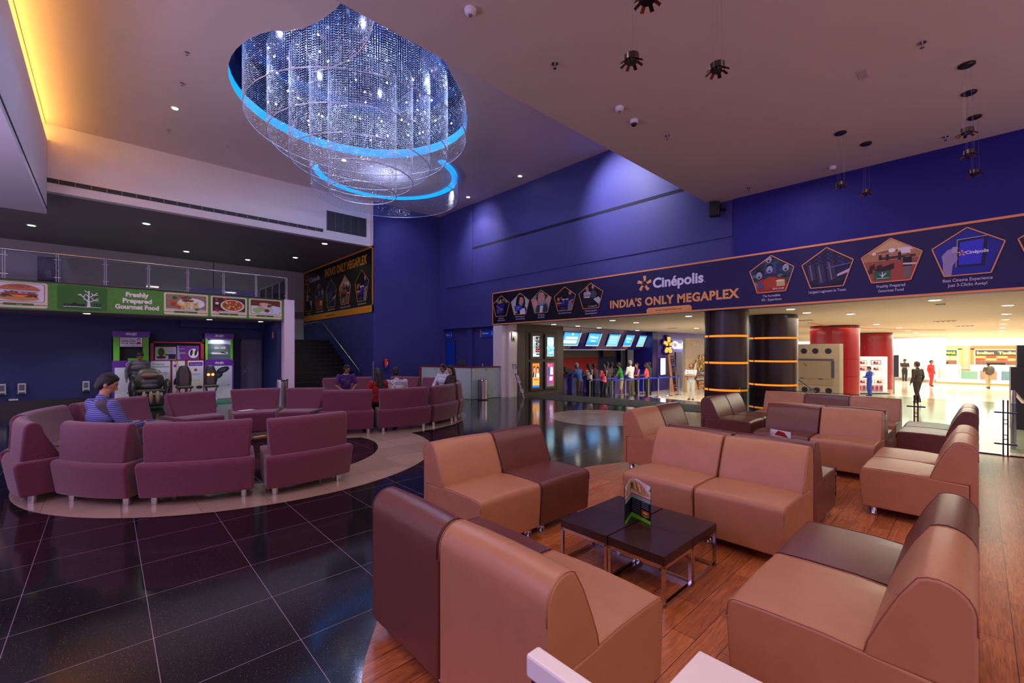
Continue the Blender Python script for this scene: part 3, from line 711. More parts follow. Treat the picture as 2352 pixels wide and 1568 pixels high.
def pic_service(c):
    c.rect(0, 0, 1, 1, (12, 10, 22)); c.ell(.74, .72, .07, .09, (170, 120, 100)); c.poly([(.66, .3), (.68, .64), (.86, .66), (.96, .4), (.9, .2)], (24, 26, 80)); c.poly([(.62, .02), (.66, .34), (.84, .32), (.84, 0)], (120, 115, 130)); c.poly([(.6, .34), (.72, .3), (.9, .42), (.86, .46)], (180, 120, 100))
    c.ell(.2, .5, .06, .08, (190, 120, 100)); c.ell(.34, .54, .045, .06, (150, 90, 80)); c.poly([(.08, .2), (.12, .42), (.3, .4), (.32, .2)], (110, 30, 40)); c.poly([(.12, .36), (.38, .34), (.38, .30), (.12, .30)], (200, 130, 110)); c.poly([(.34, .28), (.7, .32), (.62, .22), (.4, .2)], (30, 30, 130))
    c.rect(.38, .3, .5, .46, (60, 70, 160)); c.rect(.54, .32, .68, .46, (50, 50, 130)); c.ell(.44, .47, .06, .03, (220, 215, 225)); c.ell(.6, .47, .07, .03, (205, 190, 150)); c.poly([(.25, 0), (.28, .16), (.55, .14), (.5, 0)], (20, 60, 100))
def pic_couple(c):
    c.rect(0, 0, 1, 1, (12, 10, 22)); c.ell(.34, .8, .06, .09, (186, 130, 110)); c.ell(.58, .84, .05, .08, (186, 140, 120)); c.poly([(.2, .44), (.2, .66), (.4, .72), (.5, .6), (.44, .42)], (210, 210, 225))
    for i in range(4): c.poly([(.19, .47 + .06 * i), (.46, .49 + .06 * i), (.46, .51 + .06 * i), (.19, .49 + .06 * i)], (26, 24, 40))
    c.poly([(.5, .42), (.5, .68), (.62, .74), (.74, .6), (.7, .4)], (72, 72, 92)); c.poly([(.2, .2), (.2, .42), (.5, .4), (.6, .18)], (22, 22, 44)); c.poly([(.6, .36), (.82, .44), (.9, .32), (.82, .14), (.72, .24)], (180, 184, 205)); c.poly([(.22, .5), (.4, .46), (.5, .54), (.44, .56), (.3, .54)], (190, 130, 112))
def pic_3d(c):
    c.rect(0, 0, 1, 1, (40, 50, 70)); rn = random.Random(5)
    for i in range(30): c.ell(rn.random(), rn.uniform(.3, 1), .07, .05, rn.choice([(30, 80, 90), (50, 60, 120), (20, 30, 50), (80, 110, 120)]), 7)
    c.poly([(.08, 0), (.2, .34), (.5, .4), (.8, .36), (.92, 0)], (150, 50, 34)); c.poly([(.34, .5), (.36, .8), (.6, .8), (.62, .5)], (60, 70, 120))
    for x, y in ((.46, .62), (.22, .48), (.82, .62), (.44, .9)):
        c.ell(x, y + .05, .085, .11, (24, 18, 30)); c.ell(x, y, .07, .1, (176, 160, 170)); c.rect(x - .07, y + .01, x + .07, y + .045, (70, 170, 230)); c.ell(x, y - .045, .03, .035, (60, 30, 50), 8)
    c.poly([(.3, .3), (.44, .42), (.6, .4), (.66, .1), (.36, .08)], (170, 62, 40)); c.rect(.62, .14, .8, .28, (196, 176, 110)); c.ell(.7, .29, .1, .03, (225, 210, 160)); c.rect(.2, .12, .3, .26, (60, 80, 160)); c.ell(.12, .22, .07, .08, (150, 120, 110))
def pic_seats(c):
    c.rect(0, 0, 1, 1, (28, 24, 70))
    for r_ in range(8):
        y = .55 + r_ * .05; n = 9
        for i in range(n): x = i / n + (r_ % 2) * .05; c.poly([(x, y), (x, y + .05), (x + .06, y + .06), (x + .07, y)], (54, 52, 92) if (i + r_) % 2 else (36, 32, 66))
    for x, y, s in ((.1, .3, 1), (.28, .22, 1.1), (.48, .28, 1.1)):
        c.poly([(x, y + .3 * s), (x + .15 * s, y + .32 * s), (x + .2 * s, y - .1), (x + .06, y - .14)], (52, 48, 80)); c.poly([(x + .05, y + .3 * s), (x + .07, y + .3 * s), (x + .13, y - .1), (x + .11, y - .1)], (130, 120, 150)); c.poly([(x + .06, y - .14), (x + .2 * s, y - .08), (x + .36, y - .14), (x + .2, y - .24)], (30, 28, 54))
    c.poly([(.7, .3), (.95, .42), (.95, .34), (.7, .24)], (190, 170, 190)); c.poly([(.5, .5), (.95, .56), (.95, .52), (.5, .46)], (80, 76, 140))
def pic_cafe(c):
    c.rect(0, 0, 1, 1, (150, 86, 72)); c.poly([(0, .75), (.5, 1.1), (1, .8), (1, .66), (.5, .74), (0, .66)], (206, 176, 130)); c.rect(0, .5, 1, .68, (176, 128, 92)); c.rect(.62, .62, .82, .76, (225, 215, 225)); c.ell(.52, .72, .06, .05, (240, 232, 236)); c.ell(.22, .68, .035, .03, (235, 225, 232)); c.ell(.88, .74, .08, .04, (235, 228, 232))
    c.rect(.3, .52, .9, .58, (70, 50, 40)); c.poly([(0, 0), (.1, .3), (.5, .44), (1, .4), (1, 0)], (162, 76, 62)); c.poly([(.2, .3), (.55, .42), (.56, .3), (.4, .2)], (44, 28, 30))
    for x, y in ((.14, .4), (.26, .38), (.1, .3)): c.poly([(x, y), (x + .09, y + .04), (x + .1, y - .08), (x, y - .1)], (60, 30, 30))
    for x, y, s in ((.42, .5, .14), (.62, .48, .18), (.3, .52, .12)): c.rect(x, y, x + .05, y + s, (40, 34, 50)); c.ell(x + .025, y + s + .02, .02, .025, (190, 140, 120))
    c.rect(.71, .08, .82, .34, (110, 104, 110)); c.rect(.70, .32, .84, .52, (26, 24, 36)); c.ell(.77, .56, .04, .05, (120, 80, 66)); c.poly([(.7, .4), (.92, .38), (.92, .34), (.7, .36)], (214, 200, 206))
    c.rect(.22, .05, .5, .26, (38, 96, 70)); c.rect(.355, .1, .37, .23, (230, 230, 235)); c.poly([(.3, .2), (.36, .15), (.43, .22), (.42, .18), (.36, .12)], (230, 230, 235)); c.rect(.26, .085, .48, .095, (230, 230, 235))
def pic_tablet(c):
    c.rect(0, 0, 1, 1, (26, 36, 150)); c.poly([(.33, .18), (.35, .76), (.78, .78), (.74, .16)], (20, 22, 60)); c.poly([(.34, .17), (.36, .77), (.79, .79), (.79, .775), (.372, .755), (.352, .18)], (170, 170, 205)); c.poly([(.38, .22), (.40, .7), (.73, .73), (.69, .21)], (52, 52, 214))
    c.poly([(.16, 0), (.16, .3), (.14, .44), (.22, .56), (.34, .62), (.38, .6), (.36, .5), (.37, .34), (.3, .22), (.28, 0)], (150, 136, 186)); c.poly([(.28, .5), (.3, .62), (.36, .62), (.37, .48)], (170, 156, 200))
def pentagon(cx, cy, w, h): return [(cx, cy + h * .5), (cx - w * .5, cy + h * .12), (cx - w * .32, cy - h * .5), (cx + w * .32, cy - h * .5), (cx + w * .5, cy + h * .12)]
FRM = mat('banner_orange', (232, 150, 92), .5); FRM2 = mat('banner_orange_bright', (220, 140, 30), .5)
LOGOW = (226, 216, 245); ORG = (240, 164, 96)
def pent_picture(root, O, U, V, cx, cy, w, h, pic, lines, tsz, extra=None, txt=(205, 195, 225), bright=FRM):
    """one framed pentagon picture of a banner: picture, frame, caption"""
    O = Vector(O); U = Vector(U); V = Vector(V); Nn = U.cross(V).normalized(); pg = pentagon(cx, cy, w, h)
    P = Paint(O + Nn * .003, U, V, .0008); pic(Clip(P, cx - w / 2, cy - h / 2, w, h, pg))
    if extra: extra(P, cx - w / 2, cy - h / 2, w, h)
    po = P.build('picture', root, rough=.4)
    m = MB(); tk = .015
    for i in range(5):
        a, b = pg[i], pg[(i + 1) % 5]; m.bar(O + U * a[0] + V * a[1] + Nn * .012, O + U * b[0] + V * b[1] + Nn * .012, tk if False else .008, tk, tuple(Nn.cross((U * (b[0] - a[0]) + V * (b[1] - a[1])).normalized())))
    m.build('picture_frame', bright, po)
    if lines:
        P = Paint(O + Nn * .003, U, V, .0008)
        for i, t in enumerate(lines): P.text(t, cx, cy - h * .5 - tsz * 2.0 - i * tsz * 1.65, tsz, txt, .01, .8)
        P.build('caption', root)

# ---------------------------------------------------------------- the long banner on the right wall: u = 10.98 - Y
O = (9.355, 10.98, 2.36); U = (0, -1, 0); V = (0, 0, 1)
bn = thing('cinema_banner', 'long dark blue cinema banner with orange border over the wide opening', 'banner', (9.38, 6, 2.36))
MB().box(9.357, 9.40, -6, 10.98, 2.36, 3.42).build('board', mat('banner_blue', (30, 22, 84), .45, spec=.3), bn)
MB().box(9.356, 9.3575, 7.0, 10.95, 2.39, 3.38).build('dark_section', mat('banner_black_blue', (13, 8, 30), .45, spec=.3), bn)
MB().box(9.350, 9.41, -6, 10.98, 3.385, 3.42).box(9.350, 9.41, -6, 10.98, 2.36, 2.395).box(9.350, 9.41, 10.95, 10.98, 2.36, 3.42).build('border', FRM, bn)
pics = [(10.54, .80, pic_popcorn, ['Lip Smacking', 'Crunchy Popcorns']), (9.66, .80, pic_woman, ['Movie Watching was', 'never so Rewarding']),
        (8.77, .80, pic_phones, ['Mind Blowing', 'Sound Effects']), (7.87, .78, pic_service, ['Best Customer Service']), (6.98, .78, pic_couple, ['The Most Luxurious', 'Cinema Experience'])]
def vip(P, u, v, w, h):
    star(P, u + w * .42, v + h * .08, .03, ORG); P.text('Cinépolis VIP', u + w * .48, v + h * .06, .03, LOGOW, .02, .9, 'l')
def reald(P, u, v, w, h): P.text('REAL D 3D', u + w * .66, v + h * .06, .028, (225, 225, 240), .02)
def coft(P, u, v, w, h): pass
def tablogo(P, u, v, w, h):
    star(P, u + w * .43, v + h * .47, .045, ORG); P.text('Cinépolis', u + w * .48, v + h * .44, .045, (225, 220, 245), .03, .95, 'l')
for yc, w, pic, ln in pics:
    pent_picture(bn, O, U, V, 10.98 - yc, .60, w, .66, pic, ln, .042, vip if pic is pic_couple else None)
for yc, w, pic, ln, ex in ((2.72, .76, pic_3d, ['The Incredible', '3D - Experience'], reald), (1.84, .75, pic_seats, ['Largest Legroom in Town'], None),
                           (.98, .75, pic_cafe, ['Freshly Prepared', 'Gourmet Food'], coft), (.12, .75, pic_tablet, ['Best Cinema Experience', 'Just 3-Clicks Away!'], tablogo), (-.75, .75, pic_seats, None, None)):
    pent_picture(bn, O, U, V, 10.98 - yc, .625, w, .70, pic, ln, .045, ex)
P = Paint(Vector(O) + Vector((-.001, 0, 0)), U, V, .0008)
u0 = 10.98
star(P, u0 - 5.42, .74, .19, ORG)
P.text('Cinépolis', u0 - 5.20, .62, .215, LOGOW, .035, .95, 'l', width=1.18).text('.', u0 - 3.99, .62, .10, LOGOW)
P.build('logo', bn)
P = Paint(Vector(O) + Vector((-.001, 0, 0)), U, V, .0008)
P.text("INDIA'S ONLY MEGAPLEX", u0 - 6.38, .225, .18, ORG, .040, 1, 'l', width=3.08, lsp=1.08)
P.build('slogan', bn)
P = Paint(Vector(O) + Vector((-.001, 0, 0)), U, V, .0008)
P.poly([(u0 - 5.36, .02), (u0 - 4.28, .02), (u0 - 4.28, .12), (u0 - 4.33, .155), (u0 - 5.31, .155), (u0 - 5.36, .12)], ORG).text('www.cinepolisindia.com', u0 - 4.82, .07, .045, (40, 30, 70), .005)
P.build('web_address_tab', bn)

# ---------------------------------------------------------------- stair banner on the side wall X=6.72, reads from -X: u grows with -Y
O = (6.712, 21.37, 2.85); U = (0, -1, 0)
sb = thing('stair_banner', 'black cinema banner with orange border hanging over the staircase', 'banner', (6.7, 17, 2.85))
MB().box(6.705, 6.722, 14.18, 21.37, 2.85, 5.12).build('board', mat('banner_black', (14, 12, 14), .35), sb)
MB().box(6.698, 6.724, 14.18, 21.37, 2.85, 3.09).box(6.698, 6.724, 14.18, 21.37, 5.06, 5.12).box(6.698, 6.724, 14.18, 14.26, 2.85, 5.12).box(6.698, 6.724, 21.31, 21.37, 2.85, 5.12).build('border', FRM2, sb)
for k, (uc, pic, ln) in enumerate(((.72, pic_couple, ['(The Most Luxurious', 'Cinema Experience)']), (2.05, pic_3d, ['(The Incredible 3D - Experience)']), (3.4, pic_seats, ['(Largest Legroom in Town)']), (4.8, pic_cafe, ['(Freshly Prepared Gourmet Food)']), (6.3, pic_service, ['(Best Customer Service)']))):
    pent_picture(sb, (6.704, 21.37, 2.85), U, V, uc, 1.0, 1.12, 1.12, pic, ln, .06, None, (205, 195, 215), FRM2)
P = Paint((6.703, 21.37, 2.85), U, V, .0015)
star(P, .55, 1.82, .24, (214, 140, 40)); P.text('Cinépolis', .85, 1.72, .2, (196, 196, 214), .03, 1, 'l', width=1.25); P.build('logo', sb)
P = Paint((6.703, 21.37, 2.85), U, V, .0015)
P.text("INDIA'S ONLY MEGAPLEX", 2.7, 1.74, .30, (226, 150, 40), .035, 1, 'l', width=4.0, lsp=1.08); P.build('slogan', sb)
P = Paint((6.696, 21.37, 2.85), U, V, .0015)
P.text('www.cinepolisindia.com', 3.3, .09, .07, (90, 60, 10), .01); P.build('web_address', sb)

# ---------------------------------------------------------------- green cafe fascia
cf = thing('cafe_fascia', 'green cafe sign running along the balcony edge with food pictures', 'sign', (0, 14.45, 2.42))
GRN = mat('fascia_green', (76, 132, 42), .5, noise=.12, nscale=25)
MB().box(-5.5, 3.94, 14.44, 14.50, 2.43, 3.06).build('board', GRN, cf)
MB().box(-5.5, 3.97, 14.425, 14.50, 3.06, 3.085).build('top_edge', mat('fascia_black_edge', (20, 18, 24), .4), cf)
O = Vector((0, 14.438, 2.43)); U = (1, 0, 0)
P = Paint(O, U, V); P.rrect(-.82, .03, .02, .60, .05, (58, 108, 40)).build('logo_field', cf)
P = Paint(O + Vector((0, -.003, 0)), U, V, .0012); W_ = (226, 222, 235)
P.rect(-.72, .105, -.085, .117, W_).text('coffee', -.72, .125, .075, (16, 20, 44), .035, 1, 'l', width=.36).text('TREE', -.075, .125, .075, (16, 20, 44), .0, .8, 'r', width=.15)
P.text('gourmet coffee', -.40, .075, .018, (16, 24, 30), 0, 1, 'c', width=.56)
tx = -.30
P.poly([(tx - .032, .117), (tx + .032, .117), (tx + .012, .28), (tx + .016, .50), (tx - .008, .50), (tx - .014, .28)], W_)
for a, b in (((0, .22), (-.15, .42)), ((-.09, .34), (-.06, .41)), ((-.12, .38), (-.19, .40)), ((0, .27), (-.09, .30)), ((0, .33), (.15, .46)), ((.08, .40), (.16, .41)), ((.07, .39), (.05, .45)), ((0, .22), (.17, .33)), ((.09, .28), (.17, .27)), ((.08, .28), (.05, .34)), ((0, .36), (-.05, .42)), ((0, .44), (-.07, .50)), ((.0, .24), (.07, .26))):
    P.line((tx + a[0], a[1]), (tx + b[0], b[1]), .016, W_)
P.build('logo', cf)
P = Paint(O + Vector((0, -.003, 0)), U, V, .0012)
for i, (t, wd) in enumerate((('Freshly', .44), ('Prepared', .56), ('Gourmet Food', .84))): P.text(t, .58, .43 - i * .155, .105, (238, 226, 222), .05, 1, 'c', width=wd)
P.build('slogan', cf)
def food(x0, x1, kind, cap):
    P = Paint(O + Vector((0, -.002, 0)), U, V, .0012); w = x1 - x0
    P.rrect(x0, .03, x1, .60, .04, (226, 206, 180)); P.rect(x0, .09, x1, .105, (70, 120, 44)).rrect(x0 + w * .22, .08, x1 - w * .25, .13, .01, (62, 104, 38)).text(cap, (x0 + x1) / 2, .092, .022, (220, 225, 200))
    P.rrect(x0 + .045, .165, x1 - .045, .575, .04, (60, 44, 40)).rrect(x0 + .055, .172, x1 - .055, .568, .035, (226, 214, 226)); cx = (x0 + x1) / 2; cy = .36; rn = random.Random(int(x0 * 90) + 5)
    if kind == 'burger':
        P.ell(cx, .235, .30, .055, (206, 138, 90)); 
        for i in range(26): P.ell(cx + rn.uniform(-.31, .31), .285 + rn.uniform(-.02, .02), .03, .015, rn.choice([(90, 140, 40), (60, 100, 34), (130, 170, 60)]), 7)
        P.ell(cx, .30, .27, .03, (84, 44, 34)).poly([(cx - .16, .31), (cx + .14, .31), (cx, .235)], (226, 150, 50))
        for i in range(5): P.ell(cx - .22 + .11 * i, .33, .07, .018, (196, 40, 40))
        for i in range(20): P.ell(cx + rn.uniform(-.22, .22), .37 + rn.uniform(-.02, .02), .03, .014, rn.choice([(70, 110, 40), (90, 140, 50)]), 7)
        P.ell(cx + .1, .395, .2, .018, (206, 170, 206))
        P.poly([(cx - .32, .42), (cx + .31, .42)] + [(cx + .31 * math.cos(R(a)), .42 + .13 * math.sin(R(a))) for a in range(10, 180, 12)], (196, 112, 62)); P.ell(cx, .50, .17, .035, (164, 84, 50))
        for i in range(24): P.ell(cx + rn.uniform(-.2, .2), .49 + rn.uniform(-.04, .04), .006, .004, (236, 212, 170), 5)
    elif kind == 'pasta':
        P.rect(x0 + .055, .19, x1 - .055, .56, (150, 120, 96)).ell(cx + .1, .34, .3, .15, (222, 226, 236))
        for i in range(34): P.ell(cx + rn.uniform(-.18, .25), .32 + rn.uniform(-.1, .08), .055, .018, rn.choice([(222, 178, 90), (206, 150, 64), (236, 200, 120)]), 8, rn.uniform(-.6, 1.2))
        for i in range(14): P.ell(cx + rn.uniform(-.1, .12), .44 + rn.uniform(-.04, .06), .04, .02, rn.choice([(120, 50, 34), (90, 34, 26), (150, 70, 44)]), 7)
        P.ell(cx, .52, .05, .025, (44, 110, 40)).ell(cx - .25, .48, .05, .035, (40, 100, 40)).ell(cx - .28, .32, .055, .05, (200, 48, 32)).ell(cx - .17, .24, .05, .04, (206, 60, 36)).ell(cx + .22, .2, .05, .03, (60, 130, 50)).ell(cx - .13, .54, .04, .02, (200, 60, 44))
    elif kind == 'pizza':
        P.rect(x0 + .055, .19, x1 - .055, .56, (70, 44, 34)).ell(cx + .08, .35, .29, .17, (222, 216, 222)).ell(cx + .08, .355, .255, .15, (206, 130, 60)).ell(cx + .08, .36, .23, .13, (190, 70, 40))
        for i in range(30): a = rn.uniform(0, 6.28); q = rn.random() ** .5; P.ell(cx + .08 + .21 * q * math.cos(a), .36 + .115 * q * math.sin(a), .028, .014, rn.choice([(110, 160, 50), (220, 190, 110), (60, 90, 30), (206, 206, 150), (150, 40, 30)]), 8, rn.uniform(0, 3))
        P.ell(cx - .3, .5, .04, .035, (206, 40, 36)).ell(cx - .1, .53, .05, .03, (206, 48, 36)).ell(cx - .29, .40, .045, .035, (220, 206, 206)).ell(cx - .28, .24, .08, .02, (150, 30, 60), 12, -.6).ell(cx - .3, .2, .07, .015, (190, 60, 90), 12, -.7)
    else:
        P.rect(x0 + .055, .40, x1 - .055, .565, (110, 50, 34)).ell(cx + .12, .30, .30, .13, (206, 216, 236)).ell(cx - .22, .27, .12, .08, (150, 200, 110))
        P.ell(cx, .44, .17, .055, (206, 178, 150), 16, -.1).ell(cx - .07, .31, .16, .06, (196, 166, 136), 16, -.55).ell(cx + .1, .41, .06, .045, (120, 70, 44)).ell(cx + .04, .27, .07, .05, (110, 64, 40))
        for i in range(14): P.ell(cx + .08 + rn.uniform(-.08, .12), .33 + rn.uniform(-.1, .1), .02, .012, rn.choice([(80, 140, 50), (190, 60, 44), (220, 200, 150)]), 6)
    P.build('food_picture', cf)
food(-1.82, -.97, 'burger', 'Burger'); food(1.10, 2.05, 'pasta', 'Pasta'); food(2.11, 2.98, 'pizza', 'Pizza'); food(3.03, 3.90, 'wrap', 'Wrap')

# ---------------------------------------------------------------- small wall signs above the reception
for y0_, y1_, t, lab in ((13.58, 14.05, 'Cloakroom', 'small blue wall sign with an orange edge above the blue door'), (11.18, 11.86, 'Cinecare', 'small blue wall sign with an orange edge, near the white pier')):
    r = thing('wall_sign', lab, 'sign', (9.6, y1_, 1.98), 'small blue wall signs')
    MB().box(9.585, 9.60, y0_, y1_, 1.98, 2.24).build('panel', mat('sign_blue', (24, 72, 190), .4), r)
    MB().box(9.582, 9.602, y1_, y1_ + .05, 1.98, 2.24).build('edge_strip', FRM2, r)
    P = Paint((9.583, y1_, 1.98), (0, -1, 0), (0, 0, 1)); L_ = y1_ - y0_
    P.text(t, .05, .11, .06, (225, 225, 240), .02, .8, 'l', width=L_ * .5); P.poly([(L_ * .8, .08), (L_ * .9, .08), (L_ * .85, .16)], (225, 225, 240)).ell(L_ * .85, .18, .02, .02, (225, 225, 240)); P.build('lettering', r)
# ================================================================ vents, downlights and ceiling fittings
r = thing('ceiling_slot_vent', 'long dark slot air vent along the white wall above the balcony', 'vent', (2, 14.4, 5.38))
MB().box(-.98, 5.11, 14.385, 14.40, 5.33, 5.43).build('slot', mat('vent_dark', (40, 34, 38), .6), r)
for i in range(22):
    x = -.8 + i * .27; MB().box(x, x + .015, 14.375, 14.39, 5.33, 5.43).build('divider', mat('vent_divider', (130, 118, 122), .5), r)
r = thing('wall_vent', 'large dark louvred air grille on the white wall above the balcony, right end', 'vent', (5.9, 14.4, 5.4))
MB().box(5.22, 6.54, 14.385, 14.40, 5.42, 6.05).build('backing', mat('vent_back', (30, 28, 34), .7), r)
sl = MB()
for i in range(16): sl.box(5.24, 6.52, 14.36, 14.385, 5.44 + i * .038, 5.452 + i * .038)
sl.build('louvres', mat('vent_slat', (92, 84, 96), .5), r)
fr = MB()
for i in range(6): x = 5.22 + i * .262; fr.box(x, x + .012, 14.352, 14.39, 5.42, 6.05)
fr.build('frame', mat('vent_slat', (92, 84, 96), .5), r)
LAMPC = emis('downlight_glow', (255, 244, 220), 9); LAMPG = emis('downlight_glow_cool', (236, 255, 232), 7); LAMPB = emis('downlight_glow_hot', (255, 236, 205), 22)
def downlight(x, y, z, label, group, m=LAMPC, rr=.06):
    r = thing('downlight', label, 'ceiling light', (x, y, z), group)
    MB().lathe([(rr * .93, z - .012), (rr * 1.25, z - .008), (rr * 1.25, z)], x, y, 20).build('trim_ring', mat('downlight_ring', (230, 228, 224), .4), r)
    MB().cyl(x, y, z - .015, z - .011, rr * .9, 20).build('lens', m, r)
for x, y, l in ((1.07, 11.62, 'bright round downlight in the high ceiling left of the crystal chandelier'), (8.85, 11.64, 'bright round downlight in the high ceiling near the blue wall, right of the chandelier'), (4.69, 11.67, 'round downlight in the high ceiling seen through the crystal strings'), (8.9, 9.2, 'small round downlight in the high ceiling close to the blue wall, dimmer than its neighbour')):
    downlight(x, y, 6.65, l, 'high ceiling downlights', LAMPB)
for x, y, l in ((-1.57, 18.63, 'leftmost of the downlights over the balcony'), (.84, 16.16, 'second downlight from the left over the balcony'), (2.14, 19.68, 'third downlight from the left over the balcony'), (4.12, 19.8, 'fourth downlight from the left over the balcony'), (5.37, 18.08, 'fifth downlight from the left over the balcony, near the stair banner'), (5.40, 15.06, 'rightmost downlight over the balcony, under the air grille')):
    downlight(x, y, 5.13, l, 'balcony ceiling downlights', LAMPG, .09)
for x, y, l in ((-.34, 14.77, 'downlight under the green cafe sign, below the tree logo'), (2.19, 15.19, 'downlight under the green cafe sign, below the pasta picture'), (3.5, 15.16, 'small downlight under the green cafe sign, at its right end')):
    downlight(x, y, 2.42, l, 'underside downlights', LAMPC, .07)
ML = [(1272, 744, 'over the poster cabinets'), (1327, 748, 'over the first ticket screen'), (1376, 752, 'over the second ticket screen'), (1407, 735, 'just under the banner above the ticket hall'), (1461, 740, 'above the fourth ticket screen'), (1464, 758, 'above the fifth ticket screen, deeper in'), (1582, 725, 'under the banner beside the dark column'), (1600, 753, 'left of the dark column, deeper in'), (1535, 764, 'above the blue star sign'),
      (1816, 709, 'between the two dark columns and the banner edge'), (1853, 717, 'above the brown display board'), (1954, 720, 'above the first red column'), (2147, 688, 'right under the banner, above the mall floor'), (2013, 744, 'above the second red column'), (2065, 752, 'above the white column'), (2085, 758, 'second above the white column'), (2104, 763, 'third above the white column'), (2119, 767, 'fourth above the white column'),
      (2315, 700, 'nearest in the receding row at right'), (2312, 720, 'second in the receding row at right'), (2310, 733, 'third in the receding row at right'), (2305, 743, 'fourth in the receding row at right'), (2303, 752, 'fifth in the receding row at right'), (2301, 759, 'farthest in the receding row at right'), (1828, 751, 'behind the dark column, over the display board')]
_a = R(47.0)
def mall_ceiling(px, py, z=2.40):
    d = 1000 * (1.5 - z) / (py - 806); q = d * (px - 1176) / 1000
    return math.cos(_a) * d + math.sin(_a) * q, math.sin(_a) * d - math.cos(_a) * q
for px, py, l in ML:
    x, y = mall_ceiling(px, py)
    downlight(x, y, 2.40, 'round mall ceiling downlight ' + l, 'mall ceiling downlights', LAMPC, .085)
for px, py, l, a in ((1850, 736, 'long grey air diffuser in the mall ceiling above the brown board', .4), (2170, 738, 'square air diffuser in the mall ceiling over the food counters', .5), (2215, 749, 'farther air diffuser in the mall ceiling, right side', .5), (2160, 699, 'round ceiling speaker in the mall near the banner', .14), (1545, 754, 'flat air diffuser in the ticket hall ceiling', .35)):
    x, y = mall_ceiling(px, py - 1); o = MB().box(x - a * .35, x + a * .35, y - a * .5, y + a * .5, 2.385, 2.40)
    sub = MB()
    r = thing('air_diffuser', l, 'vent', (x, y, 2.40)); o.build('frame', mat('diffuser_grey', (190, 184, 172), .6), r)
    for i in range(4): sub.box(x - a * .28, x + a * .28, y - a * .42 + i * a * .22, y - a * .32 + i * a * .22, 2.382, 2.3855)
    sub.build('slots', mat('vent_dark', (40, 34, 38), .6), r)
# curved orange line on the mall ceiling
m = annulus((17.5, -11.0), 14.6, 14.75, 2.385, 2.40, 40, 55, 95)
struct('trim_10', m, mat('orange_ceiling_line', (226, 150, 100), .6))
# detectors and sprinklers
def detector(x, y, z, label, dome=False):
    r = thing('smoke_detector' if not dome else 'dome_camera', label, 'detector' if not dome else 'camera', (x, y, z))
    MB().lathe([(.035, z - .05), (.05, z - .035), (.055, z)], x, y, 20).build('housing', mat('detector_white', (222, 214, 226), .5), r, smooth=50)
    if dome: MB().ell((x, y, z - .05), (.04, .04, .035), 16, 8).build('lens_dome', mat('dome_dark', (30, 26, 40), .1), r, smooth=180)
    else: MB().lathe([(.016, z - .06), (.02, z - .05)], x, y, 12).build('sensor', mat('sensor_grey', (120, 112, 124), .5), r)
detector(2.42, 3.15, 4.6, 'white smoke detector on the low ceiling, top centre beside the chandelier'); detector(4.78, 3.12, 4.6, 'white smoke detector on the low ceiling beside the dome camera')
detector(5.19, 3.16, 4.6, 'white dome camera with dark lens on the low ceiling', True); detector(8.94, 1.68, 4.6, 'white smoke detector on the low ceiling near the blue wall')
def sprinkler(x, y, z, label):
    r = thing('sprinkler', label, 'sprinkler', (x, y, z), 'ceiling sprinklers')
    MB().cyl(x, y, z - .006, z, .035, 16).build('escutcheon', CHROME, r); MB().cyl(x, y, z - .05, z - .004, .008, 8).build('nozzle', CHROME, r); MB().cyl(x, y, z - .055, z - .05, .02, 12).build('deflector', CHROME, r)
for x, y, z, l in ((3.54, 3.12, 4.6, 'sprinkler head in the low ceiling left of the first hanging lamp'), (5.91, 3.06, 4.6, 'sprinkler head in the low ceiling right of the dome camera'), (6.0, .39, 4.6, 'sprinkler head in the low ceiling at upper right'), (8.92, 2.98, 4.6, 'sprinkler head in the low ceiling by the black speaker'), (8.88, .33, 4.6, 'sprinkler head in the low ceiling left of the row of hanging lamps'),
                   (1.02, 9.31, 6.65, 'tiny dark sprinkler in the high ceiling above the downlight'), (1.07, 10.44, 6.65, 'tiny dark sprinkler in the high ceiling close above the downlight'), (1.06, 12.87, 6.65, 'tiny dark sprinkler in the high ceiling below the downlight'), (2.23, 12.9, 6.65, 'tiny dark sprinkler in the high ceiling left of the chandelier'), (8.83, 9.4, 6.65, 'tiny sprinkler in the high ceiling near the blue wall')):
    sprinkler(x, y, z, l)
tag(MB().box(6.1, 6.3, .85, .93, 4.592, 4.6).build('access_panel', mat('access_panel', (176, 156, 160), .8)), 'small rectangular access patch in the low ceiling', 'panel')
# hanging lamps
COP = mat('copper_petal', (120, 62, 34), .35, metal=.7); BR = mat('brushed_lamp_body', (70, 62, 60), .3, metal=.8)
def pendant(x, y, z, label):
    r = thing('pendant_lamp', label, 'lamp', (x, y, 4.6), 'small metal hanging lamps')
    MB().lathe([(.055, 4.575), (.07, 4.585), (.07, 4.60)], x, y, 24).build('canopy', BR, r)
    c = r
    for k in range(3):
        a = R(120 * k + 20); MB().tube([(x + .03 * math.cos(a), y + .03 * math.sin(a), 4.58), (x + .045 * math.cos(a), y + .045 * math.sin(a), z + .03)], .0009, 4).build('cable', mat('cable_grey', (110, 104, 124), .5), c)
    MB().lathe([(.055, z - .01), (.055, z + .035), (.045, z + .04)], x, y, 24).build('body', BR, r, smooth=50)
    MB().lathe([(.04, z - .025), (.045, z - .01)], x, y, 16).build('lens', mat('lamp_lens_dark', (20, 16, 20), .2), r)
    for k in range(8):
        a = R(45 * k + 10); ca, sa = math.cos(a), math.sin(a); p0 = (x + .045 * ca, y + .045 * sa, z - .008); p1 = (x + .088 * ca, y + .088 * sa, z - .034)
        MB().bar(p0, p1, .026, .003).build('petal', COP if k % 2 else mat('dark_petal', (40, 30, 28), .35, metal=.7), r)
